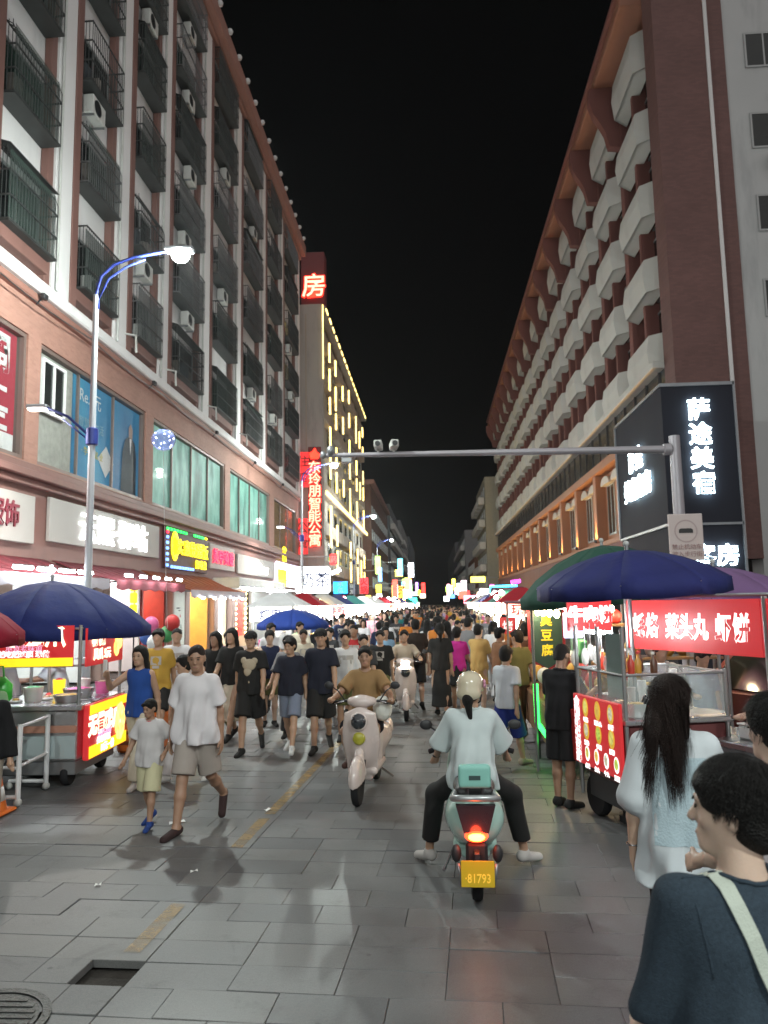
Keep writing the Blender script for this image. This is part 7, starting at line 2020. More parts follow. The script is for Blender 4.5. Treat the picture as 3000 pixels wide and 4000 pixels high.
        pl_ = build('number_plate', MB().bbox(-0.112, 0.112, -0.955, -0.95, 0.205, 0.375, 0.002, Matrix.Translation((0, 0.0, 0))), mat('yellow_plate', (0.62, 0.42, 0.02), 0.4, var=0.08), t)
        lettering('·81793', mat('plate_print', (0.09, 0.06, 0.008), 0.5), pl_, (0, -0.958, 0.262), 0, size=0.08, depth=0.003, bold=0.001, sx=0.8)
        build('plate_holder', MB().bbox(-0.02, 0.02, -0.95, -0.8, 0.36, 0.42, 0.006).box(-0.1, 0.1, -0.948, -0.93, 0.21, 0.37), BLACKP, t)
        for s in (-1, 1):
            build('indicator', MB().ball((s * 0.14, -0.88, 0.4), (0.035, 0.03, 0.06), 10, 8), BLACKP, t, True)
            build('side_guard', MB().tube([(s * 0.105, -0.9, 0.2), (s * 0.13, -0.9, 0.34)], 0.014, 6), GREYM, t, True)
        build('grab_rail', MB().tube([(-0.13, -0.6, 0.74), (-0.155, -0.88, 0.76), (-0.1, -0.92, 0.77), (0.1, -0.92, 0.77), (0.155, -0.88, 0.76), (0.13, -0.6, 0.74)], 0.022, 8), mat('silver_rail', (0.4, 0.42, 0.43), 0.35, 0.6), t, True)
        f = Field((-0.18, -0.95, 0.78), (0.18, -0.72, 1.02), h); f.box((0, -0.84, 0.9), (0.112, 0.04, 0.078), 0.02, 0.0)
        bx = fobj('backrest', f, mat('mint_backrest', (0.22, 0.48, 0.42), 0.5, var=0.06), t)
        build('logo_badge', MB().bbox(-0.04, 0.04, -0.884, -0.88, 0.88, 0.91, 0.001), mat('dark_badge', (0.04, 0.07, 0.07), 0.4), bx)
        for s in (-0.05, 0.05): build('backrest_stay', MB().tube([(s, -0.86, 0.76), (s, -0.85, 0.84)], 0.012, 6), BLACKP, t)
    return t
CREAMP = mat('cream_scooter_paint', (0.55, 0.47, 0.44), 0.25, var=0.04, coat=0.7)
MINTP = mat('mint_scooter_paint', (0.38, 0.56, 0.5), 0.28, var=0.04, coat=0.6)
scooter('mint green scooter with a lit tail light and a yellow number plate', (0.28, 6.28, 0), R(-1.5), MINTP, 'mint')
scooter('cream scooter facing the camera with a round dark headlight', (-0.78, 8.78, 0), PI - R(5), CREAMP, 'cream')
t = scooter('scooter with a glaring headlight among the crowd behind the cream one', (-0.55, 14.4, 0), PI + R(3), CREAMP, 'dark', 0.018)
build('lit_lamp', MB().ball((0, 0.47, 0.95), 0.075, 12, 8), emit('scooter_headlight', (1.0, 0.95, 0.85), 40), t, True)
# ------------------------------------------------------------------ people in front
def tress(J, t, m, n, seed, front=False, lenr=(0.02, 0.05), down=0.0, spread=1.0, w=0.0016):
    """short locks lying on the head so that its outline is not a smooth cap: one joined part"""
    rng = np.random.default_rng(seed); mb = MB(); rot = np.array(head_rot(J).to_matrix())
    for _ in range(n):
        a = rng.uniform(0, 2 * PI); el = rng.uniform(-0.45, 1.45)
        d = np.array([math.cos(a) * math.cos(el), math.sin(a) * math.cos(el), math.sin(el)])
        if d[1] > 0.35 and d[2] < 0.45: continue
        if d[2] < -0.1 and d[1] > -0.15: continue
        p = np.array([d[0] * 0.094, d[1] * 0.112 - 0.018, d[2] * 0.1 + 0.045])
        L = rng.uniform(*lenr)
        whorl = np.array([0, -0.06, 0.15]); g = p - whorl; g = g - d * (g @ d); g = g / (np.linalg.norm(g) + 1e-6)
        g = g + rng.normal(0, 0.25, 3) + np.array([0, 0, -down]); g = g - d * (g @ d) * 0.8
        g /= np.linalg.norm(g) + 1e-6
        side = np.cross(g, d); q = []
        for k in range(4):
            u = k / 3
            c = p + g * L * u + d * (0.006 * math.sin(u * PI) + 0.0025 * u)
            c = J['hea'] + rot @ c; sd = rot @ side * w * (1 - 0.75 * u)
            q += [c - sd, c + sd]
        mb.add(q, [(0, 1, 3, 2), (2, 3, 5, 4), (4, 5, 7, 6)])
    o = build('hair_locks', mb, m, t); tag(o, kind='stuff')

def long_locks(J, t, m, n, seed, length=0.42, w=0.003):
    rng = np.random.default_rng(seed); mb = MB()
    for _ in range(n):
        a = rng.uniform(PI * 0.98, 2.02 * PI)   # back half, ear to ear
        x0, y0 = math.cos(a) * 0.1, math.sin(a) * 0.118 - 0.02
        z0 = rng.uniform(-0.06, 0.08); L = length * rng.uniform(0.6, 1.12)
        q = []; ph = rng.uniform(0, 6); out = rng.normal(0, 0.02)
        for k in range(7):
            u = k / 6
            x = x0 * (1 + 0.1 * u) + out * u + 0.009 * math.sin(ph + u * 6) * u
            y = y0 * (1.0 - 0.12 * u) - 0.03 * u + 0.007 * math.cos(ph + u * 5) * u
            cx_ = -0.075 if x0 < 0.012 else 0.09; e_ = max(0, u - 0.2) / 0.8; x = x * (1 - e_) + (cx_ + out * 1.2 + 0.018 * math.sin(ph + u * 4)) * e_
            c = hp(J, x, y, z0 - L * u); c[2] = min(c[2], c[2])
            ww = w * (1 - 0.7 * u)
            tx, ty = -math.sin(a), math.cos(a)
            q += [c - [tx * ww, ty * ww, 0], c + [tx * ww, ty * ww, 0]]
        mb.add(q, [(2 * k, 2 * k + 1, 2 * k + 3, 2 * k + 2) for k in range(6)])
    o = build('hair_locks', mb, m, t); tag(o, kind='stuff')

WH = (0.62, 0.62, 0.64); BK = (0.014, 0.014, 0.016); NVY = (0.018, 0.02, 0.032)
# young man close by in a dark slate shirt with a pale bag strap, looking left
t = person('young man in a slate shirt with a pale bag strap, his head turned left', (0.755, 2.02, 0), R(8), dict(STAND, turn=R(52), nod=0.0, abl=0.07, abr=0.15, lean=0.05, sw=1.0, al=0.3, el=0.5), H=1.645, top='half', tcol=(0.03, 0.045, 0.062), tkw=dict(loose=0.024, fold=0.011, neck=0.068), bot='pants', bcol=(0.02, 0.02, 0.025), hair='bowl', tone='pale', h=0.0085, near=True, fat=1.05)
J = t_J[t.name]; tress(J, t, HAIRM, 8000, 1, lenr=(0.03, 0.06), down=0.35, w=0.0015)
STRAP = mat('pale_green_strap', (0.42, 0.46, 0.4), 0.7, var=0.06, scale=20, bump=0.3, bscale=200)
def strap(t, J, pts, w, m, name='bag_strap'):
    mb = MB(); v = []
    P = [Vector(p) for p in pts]
    for i, p in enumerate(P):
        d = (P[min(i + 1, len(P) - 1)] - P[max(0, i - 1)]).normalized(); nrm = Vector((p.x * 0.35, p.y, 0.12)).normalized(); s_ = d.cross(nrm).normalized() * w
        v += [p - s_, p + s_]
    mb.add(v, [(2 * i, 2 * i + 1, 2 * i + 3, 2 * i + 2) for i in range(len(P) - 1)])
    o = build(name, mb, m, t); so = o.modifiers.new('thick', 'SOLIDIFY'); so.thickness = 0.003; so.offset = 0
    return o
parts_ = [c for c in t.children if c.name.startswith('shirt')]
m_ = mat('slate_heather_jersey', (0.034, 0.05, 0.068), 0.9, var=0.3, scale=95, bump=0.35, bscale=260)
parts_[0].data.materials[0] = m_
for k, s_ in (('L', -1), ('R', 1)):      # shoulder and armhole seams
    sm = []
    for q in range(9):
        u = q / 8; hh = on_surface(parts_, (J['nec'][0] * (1 - u) + J['sho' + k][0] * u * 1.05 + s_ * 0.055 * (1 - u), J['nec'][1] - 0.015, 3), (0, 0, -1))
        if hh: sm.append(hh[0] + hh[2] * 0.0005)
    if len(sm) > 4: build('shoulder_seam', MB().tube(sm, 0.0022, 5), m_, t, True)
    sm = []
    for q in range(10):
        z = J['sho' + k][2] + 0.02 - 0.018 * q; hh = on_surface(parts_, (J['sho' + k][0] * (0.98 - 0.012 * q), -2, z), (0, 1, 0))
        if hh: sm.append(hh[0] + hh[2] * 0.0005)
    if len(sm) > 4: build('armhole_seam', MB().tube(sm, 0.0022, 5), m_, t, True)
n_ = J['nec']; pts = []
for (o_, d_) in (((-0.07, 2, n_[2] - 0.12), (0, -1, 0)), ((-0.066, 2, n_[2] - 0.06), (0, -1, 0)), ((-0.085, n_[1] + 0.04, 3), (0, 0, -1)), ((-0.08, n_[1] - 0.02, 3), (0, 0, -1)), ((-0.072, n_[1] - 0.06, 3), (0, 0, -1))):
    h_ = on_surface(parts_, o_, d_)
    if h_: pts.append(h_[0] + h_[2] * 0.006)
for k in range(9):
    h_ = on_surface(parts_, (-0.065 + 0.02 * k, -2, n_[2] - 0.06 - 0.065 * k), (0, 1, 0))
    if h_: pts.append(h_[0] + h_[2] * 0.006)
strap(t, J, pts, 0.02, STRAP)
# woman in white with long dark hair
t = person('woman in a white blouse with long dark hair and a silver hair clip', (1.2, 4.0, 0), R(-12), dict(STAND, turn=R(-35), nod=0.08, abl=0.2, abr=0.25, al=0.0, ar=0.5, er=0.8, el=0.15), H=1.66, top='elbow', tcol=(0.56, 0.6, 0.63), tkw=dict(loose=0.03, hem=-0.22, flare=0.03, fold=0.008), bot='pants', bcol=(0.012, 0.012, 0.014), hair='tails', hairm=BRHAIR, tone='fair', h=0.0095, near=True, fat=0.97)
J = t_J[t.name]; long_locks(J, t, BRHAIR, 2400, 2, 0.43, 0.0014); tress(J, t, BRHAIR, 2200, 3, lenr=(0.04, 0.09), down=0.8, w=0.002)
c = MB()
for k in range(5): c.bbox(-0.035 + 0.014 * k, -0.024 + 0.014 * k, -0.012, 0.012, -0.02 - 0.004 * (k % 2), 0.02, 0.004)
o = build('hair_clip', c, CHROME, t); o.location = Vector(hp(J, -0.06, -0.125, 0.0)); o.rotation_euler = (0.2, 0.5, -0.5)
# a blue camisole shows through the thin blouse
sh_ = [c for c in t.children if c.name.startswith('shirt')]; nx_, nz_ = 13, 13; v = []
for b in range(nz_):
    for a in range(nx_):
        hh = on_surface(sh_, ((a / (nx_ - 1) - 0.5) * 0.27, -2, J['che'][2] + 0.06 - b * 0.035), (0, 1, 0)); v.append(hh[0] + hh[2] * 0.0025 if hh else Vector((0, J['che'][1] - 0.1, J['che'][2] - b * 0.03)))
build('camisole_panel', MB().add(v, [(b * nx_ + a, b * nx_ + a + 1, (b + 1) * nx_ + a + 1, (b + 1) * nx_ + a) for b in range(nz_ - 1) for a in range(nx_ - 1)]), mat('pale_blue_camisole', (0.4, 0.5, 0.55), 0.85, var=0.06, scale=20, bump=0.3, bscale=90), t, True)
build('bracelet', MB().lathe([(0.033, -0.004), (0.036, 0.0), (0.033, 0.004)], 16, tuple(J['wriL'])), CHROME, t, True)
# woman at the right edge with a claw clip
t = person('woman in a pale top with black hair pinned up by a white claw clip', (1.29, 3.02, 0), R(5), dict(STAND, turn=R(20), nod=0.1, ar=0.4, er=0.7, al=0.3, el=0.9), H=1.68, top='tee', tcol=(0.5, 0.45, 0.46), bot='pants', bcol=(0.05, 0.06, 0.09), hair='bun', tone='pale', h=0.0095, near=True)
J = t_J[t.name]; tress(J, t, HAIRM, 2600, 5, lenr=(0.03, 0.08), down=0.2)
o = build('claw_clip', MB().tube([(-0.05, 0, 0), (-0.03, -0.02, 0.03), (0.02, -0.025, 0.035), (0.06, -0.01, 0.01)], 0.012, 8), WHITEPL, t, True); o.location = Vector(hp(J, 0.02, -0.13, -0.02))
# rider of the mint scooter
HELM = mat('cream_helmet', (0.52, 0.46, 0.34), 0.22, var=0.05, coat=0.6)
L_, Z_, H_ = (0.28, 6.05, 0), R(-2), 1.6
def ride(extra): return dict(dict(pz=0.82, lean=0.1, nod=0.02), **extra)
ps = ride(dict(turn=R(-16), J_kneL=(-0.33, 0.3, 0.6), J_kneR=(0.33, 0.3, 0.6), J_ankL=(-0.4, 0.36, 0.11), J_ankR=(0.42, 0.36, 0.11), J_toeL=(-0.49, 0.48, 0.05), J_toeR=(0.53, 0.47, 0.05)))
ps = reach(ps, 'L', L_, Z_, H_, (0.0, 6.4, 0.85)); ps = reach(ps, 'R', L_, Z_, H_, (0.56, 6.4, 0.86))
t = person('woman in a pale tee and cream helmet riding the mint scooter', L_, Z_, ps, H=H_, top='half', tcol=(0.52, 0.58, 0.585), bot='crop', bcol=(0.012, 0.011, 0.014), tkw=dict(loose=0.032, hem=-0.1, fold=0.009), bkw=dict(length=0.78), hair='pony', tone='mid', shoe=(0.5, 0.48, 0.46), h=0.011, fat=0.95)
def helmet(t, J, m, h=0.009):
    f = Field(J['hea'] - 0.27, J['hea'] + 0.27, h); rot = head_rot(J)
    f.ell(hp(J, 0, -0.012, 0.055), (0.114, 0.132, 0.11), 0.01, rot=rot); f.ell(hp(J, 0, -0.08, -0.02), (0.105, 0.075, 0.07), 0.04, rot=rot)
    n = np.array(rot.to_matrix()) @ np.array([0, 0.35, -0.94]); f.half(n, float(n @ hp(J, 0, -0.05, -0.045)))
    f.cap(hp(J, -0.05, 0.12, 0.045), hp(J, 0.05, 0.12, 0.045), 0.02, 0.02, 0.03)
    return mesh_obj('helmet', field_mesh('helmet', f, 1), m, t)
J = t_J[t.name]; hm = helmet(t, J, HELM)
fl = MB()
for k in range(5):
    a = k * 2 * PI / 5; fl.ball((0, 0.022 * math.cos(a), 0.022 * math.sin(a)), (0.012, 0.017, 0.017), 8, 6)
o = build('flower', fl, mat('pink_flower', (0.55, 0.25, 0.35), 0.6), hm, True); o.location = Vector(hp(J, 0.125, -0.02, 0.06))
build('strap', MB().tube([hp(J, 0.1, -0.03, -0.03), hp(J, 0.075, 0.02, -0.09), hp(J, 0.02, 0.05, -0.125)], 0.006, 6), BLACKP, hm, True)
build('wristband', MB().lathe([(0.034, -0.01), (0.037, 0.0), (0.034, 0.01)], 14, tuple(J['wriL'])), BLACKP, t, True)
# rider of the cream scooter
L_, Z_, H_ = (-0.8, 9.02, 0), PI - R(5), 1.68
ps = ride(dict(turn=R(4), J_kneL=(-0.17, 0.42, 0.72), J_kneR=(0.19, 0.4, 0.7), J_ankL=(-0.13, 0.33, 0.37), J_ankR=(0.15, 0.33, 0.37), J_toeL=(-0.14, 0.47, 0.345), J_toeR=(0.17, 0.47, 0.345)))
ps = reach(ps, 'R', L_, Z_, H_, (-1.15, 8.62, 1.04)); ps = reach(ps, 'L', L_, Z_, H_, (-0.49, 8.56, 1.04))
t = person('person in a tan tee riding the cream scooter towards the camera', L_, Z_, ps, H=H_, top='tee', tcol=(0.27, 0.165, 0.075), tkw=dict(loose=0.03), bot='shorts', bcol=(0.02, 0.02, 0.024), hair='short', tone='tan', shoe=(0.06, 0.03, 0.025), h=0.0125)
# rider behind with the lit headlamp
L_, Z_, H_ = (-0.56, 14.66, 0), PI, 1.66
ps = reach(ride(dict(J_kneL=(-0.17, 0.42, 0.72), J_kneR=(0.17, 0.42, 0.72), J_ankL=(-0.13, 0.33, 0.37), J_ankR=(0.13, 0.33, 0.37), J_toeL=(-0.14, 0.47, 0.345), J_toeR=(0.14, 0.47, 0.345))), 'R', L_, Z_, H_, (-0.88, 14.25, 1.05))
ps = reach(ps, 'L', L_, Z_, H_, (-0.24, 14.25, 1.05))
t = person('rider in a cream top on the scooter with the glaring headlight', L_, Z_, ps, H=H_, top='tee', tcol=(0.45, 0.38, 0.3), bot='shorts', bcol=(0.05, 0.05, 0.06), hair='short', tone='mid', h=0.017)

# father and boy hand in hand
ML, MZ, BL, BZ_ = (-2.3, 7.36, 0), PI + R(-6), (-2.78, 7.42, 0), PI + R(-8)
grip = (-2.57, 7.36, 0.74)
ps = reach(dict(WALK2, nod=0.16, turn=R(14), hr=0.3, kr=0.02, hl=-0.3, kl=0.62, lean=0.02, al=-0.12, el=0.15, abl=0.2), 'R', ML, MZ, 1.73, grip)
man = person('man in a light grey white tee and beige shorts holding a boy by the hand', ML, MZ, ps, H=1.73, top='tee', tcol=(0.6, 0.575, 0.59), tkw=dict(loose=0.03, hem=-0.1, fold=0.0105), bot='shorts', bcol=(0.33, 0.29, 0.26), bkw=dict(length=0.9, loose=0.035), hair='crop', tone='tan', shoe=(0.035, 0.02, 0.02), shoekind='sandal', h=0.0105, near=True, fat=1.1, hairm=BRHAIR)
ps = reach(dict(WALK, nod=0.2, turn=R(-12), hl=0.25, hr=-0.12, abr=0.35, ar=0.1, er=0.5), 'L', BL, BZ_, 1.18, (-2.61, 7.35, 0.71))
boy = person('small boy in a grey white tee with a red collar and pale yellow shorts', BL, BZ_, ps, H=1.18, top='tee', tcol=(0.5, 0.48, 0.48), tkw=dict(loose=0.034, hem=-0.1), bot='shorts', bcol=(0.5, 0.47, 0.3), bkw=dict(length=1.0, loose=0.045), hair='short', tone='tan', shoe=(0.02, 0.05, 0.2), h=0.0125, near=False, fat=1.08)
J = t_J[boy.name]
build('red_collar', MB().lathe([(0.068, -0.012), (0.082, -0.018), (0.086, 0.0), (0.07, 0.004)], 18, tuple(J['nec'] + np.array([0, 0.005, -0.03]))), cloth((0.45, 0.02, 0.03)), boy, True)
# woman in the blue top
L_, Z_ = (-3.55, 9.1, 0), PI + R(-12)
ps = reach(dict(WALK, turn=R(6), hl=0.3, hr=-0.25, ar=0.2), 'R', L_, Z_, 1.62, (-3.83, 8.8, 1.3))
w1 = person('woman in a royal blue sleeveless top and loose cream trousers holding up a phone', L_, Z_, ps, H=1.62, top='tank', tcol=(0.02, 0.065, 0.26), tkw=dict(loose=0.016), bot='wide', bcol=(0.52, 0.46, 0.36), hair='long', tone='mid', shoe=(0.45, 0.42, 0.4), h=0.0125)
J = t_J[w1.name]
ph = thing('mobile_phone', 'white phone held up by the woman in the blue top', 'phone', (-3.84, 8.76, 1.36), R(-30))
build('case', MB().bbox(-0.036, 0.036, -0.005, 0.005, -0.01, 0.14, 0.004), WHITEPL, ph); build('screen', MB().box(-0.032, 0.032, 0.0052, 0.006, 0.0, 0.13), DGLASS, ph)
person('girl with pinned up hair in a pale pink top walking left behind the boy', (-3.05, 9.3, 0), PI + R(-50), dict(WALK2, nod=0.25), H=1.5, top='tee', tcol=(0.52, 0.38, 0.38), bot='pants', bcol=(0.5, 0.46, 0.46), hair='bun', tone='mid', shoe=(0.5, 0.48, 0.46), h=0.0135)
# man in the black tee with a cream print
t = person('man in a black tee with a large cream print and black shorts', (-2.68, 11.1, 0), PI + R(4), dict(WALK2, hl=-0.25, kl=0.6), H=1.73, top='tee', tcol=BK, tkw=dict(loose=0.034, hem=-0.08), bot='shorts', bcol=(0.016, 0.016, 0.017), bkw=dict(length=0.92, loose=0.05), hair='short', tone='mid', shoe=(0.012, 0.012, 0.013), h=0.013, cap=(0.012, 0.012, 0.014))
J = t_J[t.name]; c = J['che']
pr = MB()
for (x, z, a, b) in ((0, 0.0, 0.1, 0.085), (-0.07, 0.05, 0.05, 0.05), (0.08, 0.06, 0.045, 0.05), (0.02, -0.09, 0.06, 0.075), (-0.03, -0.18, 0.035, 0.06), (0.0, -0.24, 0.022, 0.045)):
    pr.ball((x, c[1] + 0.128 - (abs(x) * 0.25) - (0.012 if z < -0.1 else 0), c[2] + z - 0.02), (a, 0.03, b), 14, 8)
build('shirt_print', pr, cloth((0.42, 0.36, 0.27)), t, True)
P0 = person('youth in a navy tee, pale denim shorts and white shoes', (-2.08, 11.05, 0), PI + R(-4), dict(WALK, nod=0.15, turn=R(-15)), H=1.6, top='tee', tcol=NVY, tkw=dict(loose=0.032), bot='shorts', bcol=(0.17, 0.2, 0.27), bkw=dict(length=0.9), hair='bowl', tone='mid', shoe=(0.5, 0.5, 0.5), h=0.013)
P1 = person('tall man in a dark navy tee, long black shorts and a black cap', (-1.66, 11.2, 0), PI + R(5), dict(WALK2, turn=R(-5)), H=1.74, top='tee', tcol=NVY, tkw=dict(loose=0.036, hem=-0.1), bot='shorts', bcol=(0.015, 0.015, 0.018), bkw=dict(length=1.0, loose=0.05), hair='short', tone='mid', shoe=(0.02, 0.018, 0.018), h=0.013, cap=(0.012, 0.012, 0.014))
# right hand side
t = person('boy in a black tee and black shorts standing at the menu cart looking down', (1.3, 8.1, 0), R(-38), dict(STAND, nod=0.45, turn=R(-12), ar=0.5, er=1.3, al=0.45, el=1.2, abl=0.1, abr=0.1), H=1.6, top='tee', tcol=(0.009, 0.009, 0.01), tkw=dict(loose=0.034, hem=-0.1), bot='shorts', bcol=(0.01, 0.01, 0.011), bkw=dict(length=0.95, loose=0.045), hair='crop', tone='tan', shoe=(0.012, 0.012, 0.013), h=0.011)
t = person('child in a pale blue white tee and royal blue shorts walking past the snack stall', (0.92, 10.0, 0), R(-35), dict(WALK2, kl=0.75, nod=0.1), H=1.52, top='tee', tcol=(0.56, 0.6, 0.64), bot='shorts', bcol=(0.02, 0.035, 0.19), bkw=dict(length=1.1, loose=0.04), hair='bowl', tone='mid', shoe=(0.3, 0.25, 0.2), h=0.0125)
t = person('man in a dark brown tee and black shorts walking away beside the black dress', (-0.36, 15.4, 0), R(3), dict(WALK), H=1.74, top='tee', tcol=(0.03, 0.022, 0.018), tkw=dict(loose=0.034), bot='shorts', bcol=BK, bkw=dict(length=0.95), hair='short', tone='mid', h=0.015)
t = person('woman in a long black dress walking away in the middle of the street', (0.12, 14.3, 0), R(-4), dict(STAND, hl=0.2, hr=-0.15), H=1.66, top='tee', tcol=(0.012, 0.012, 0.014), bot='dress', bcol=(0.012, 0.012, 0.014), bkw=dict(length=1.75), hair='pony', tone='mid', h=0.015)
t = person('woman in a bright magenta tee and black skirt in the right crowd', (0.44, 14.6, 0), R(-20), dict(STAND, al=0.2, el=0.6, ar=0.2, er=0.7), H=1.58, top='tee', tcol=(0.5, 0.03, 0.26), tkw=dict(loose=0.014), bot='skirt', bcol=BK, bkw=dict(length=0.8), hair='bowl', tone='mid', h=0.015)
t = person('woman in a yellow ochre top and skirt lifting her arms in the right crowd', (0.82, 14.2, 0), R(-30), dict(STAND, al=1.2, el=1.3, ar=0.3), H=1.64, top='tee', tcol=(0.55, 0.36, 0.13), tkw=dict(loose=0.016), bot='skirt', bcol=(0.5, 0.32, 0.12), bkw=dict(length=0.7), hair='short', tone='fair', h=0.015)
t = person('person in a russet top reaching up beside the white lightbox', (1.15, 13.6, 0), R(-60), dict(STAND, ar=2.2, er=0.5), H=1.6, top='tee', tcol=(0.22, 0.11, 0.06), bot='pants', bcol=(0.06, 0.05, 0.05), hair='short', tone='tan', h=0.016)
# vendors
vx, vy = on_stall(1.0, -0.45)
t = person('vendor in a brown apron dress bending over the counter below the red banner', (vx - 0.02, vy, 0), PI - R(70), dict(STAND, lean=0.38, nod=0.5, al=0.75, el=0.6, ar=0.8, er=0.5, hl=0.25, hr=0.2), H=1.62, top='tee', tcol=(0.2, 0.13, 0.095), bot='skirt', bcol=(0.14, 0.09, 0.07), hair='bun', tone='fair', h=0.013)
person('helper in a dull blue top behind the glass cart', (3.0, 8.9, 0), PI + R(20), dict(STAND, nod=0.3), H=1.5, top='tee', tcol=(0.1, 0.13, 0.24), bot='pants', bcol=BK, hair='short', tone='mid', h=0.017)
person('cook with a topknot standing behind the menu cart', (2.55, 8.9, 0), PI + R(10), dict(STAND, nod=0.4, al=0.5, el=0.9, ar=0.5, er=0.9), H=1.6, top='tee', tcol=(0.4, 0.4, 0.42), bot='pants', bcol=BK, hair='bun', tone='mid', h=0.017)
person('vendor in a white coat working behind the yellow and red snack cart', (-5.35, 10.75, 0), PI + R(-60), dict(STAND, nod=0.45, lean=0.2, al=0.7, el=0.8, ar=0.6, er=0.9), H=1.64, top='half', tcol=(0.55, 0.6, 0.62), bot='pants', bcol=(0.45, 0.5, 0.52), hair='short', tone='tan', h=0.014)
person('vendor in grey bending at the back of the snack cart', (-5.75, 10.2, 0), PI + R(-80), dict(STAND, nod=0.4, lean=0.25, al=0.5, el=0.7), H=1.62, top='tee', tcol=(0.25, 0.25, 0.24), bot='pants', bcol=BK, hair='short', tone='tan', h=0.016)
person('person in a black long sleeved top cut off by the left edge', (-4.05, 6.75, 0), PI + R(30), dict(STAND, abl=0.2), H=1.5, top='long', tcol=(0.01, 0.01, 0.011), bot='pants', bcol=(0.35, 0.3, 0.25), hair='short', tone='mid', h=0.014)
person('person with a pale top leaning over the cart at the left edge', (-5.0, 8.35, 0), R(20), dict(STAND, lean=0.3, nod=0.3), H=1.4, top='tee', tcol=(0.25, 0.45, 0.25), bot='shorts', bcol=BK, hair='short', tone='mid', h=0.016)

for o in list(COL.objects):
    if o.name.startswith('person') and o.type == 'EMPTY' and o.name in t_J:
        sh = [c for c in o.children if c.name.startswith('shirt')]
        J = t_J[o.name]
        if sh and not any(c.name.startswith('red_collar') for c in o.children):
            n_ = J['nec'] + np.array([0, 0.004, -0.03]); ring = []
            for k in range(25):
                a = 2 * PI * k / 24; x, y = n_[0] + 0.076 * math.cos(a), n_[1] + 0.072 * math.sin(a)
                hh = on_surface(sh, (x, y, n_[2] + 0.5), (0, 0, -1)); ring.append(hh[0] + Vector((0, 0, 0.001)) if hh and hh[0].z > n_[2] - 0.12 else None)
            if all(r is not None for r in ring): build('collar', MB().tube(ring, 0.0065, 6, cap=False), sh[0].material_slots[0].material, o, True)
# ------------------------------------------------------------------ the crowd: a few figures, each copied with its own clothes
PROT = []
for i, (pose, kw) in enumerate(((WALK, dict(top='tee', bot='shorts', hair='short')), (WALK2, dict(top='tee', bot='pants', hair='long')), (STAND, dict(top='half', bot='shorts', hair='bowl')), (WALK, dict(top='tee', bot='dress', hair='long', bkw=dict(length=1.5))),
                  (WALK2, dict(top='tee', bot='shorts', hair='crop', fat=1.12)), (dict(STAND, ar=0.8, er=1.2, nod=0.3), dict(top='tank', bot='shorts', hair='pony')), (WALK, dict(top='half', bot='wide', hair='bun')), (dict(WALK2, turn=0.5), dict(top='tee', bot='pants', hair='short')))):
    PROT.append((pose, kw))
COLS = {'white': (0.6, 0.6, 0.61), 'black': (0.013, 0.013, 0.015), 'grey': (0.2, 0.2, 0.21), 'navy': (0.02, 0.026, 0.06), 'sky blue': (0.22, 0.38, 0.55), 'red': (0.4, 0.03, 0.035), 'pink': (0.55, 0.27, 0.32), 'olive': (0.12, 0.12, 0.05), 'mustard': (0.45, 0.28, 0.05),
        'teal': (0.03, 0.2, 0.2), 'cream': (0.55, 0.5, 0.4), 'brown': (0.1, 0.055, 0.035), 'mint': (0.35, 0.5, 0.42), 'lilac': (0.32, 0.26, 0.42), 'orange': (0.5, 0.17, 0.03), 'charcoal': (0.04, 0.042, 0.046)}
BOTS = ['black', 'charcoal', 'navy', 'cream', 'grey', 'brown', 'olive', 'white']
WORD = {'shorts': 'shorts', 'pants': 'trousers', 'dress': 'long skirt', 'wide': 'wide trousers'}
HW = {'short': 'short hair', 'long': 'long hair', 'bowl': 'a fringe', 'crop': 'cropped hair', 'pony': 'a ponytail', 'bun': 'a hair bun'}
protos = {}
used = set()
crng = random.Random(21)
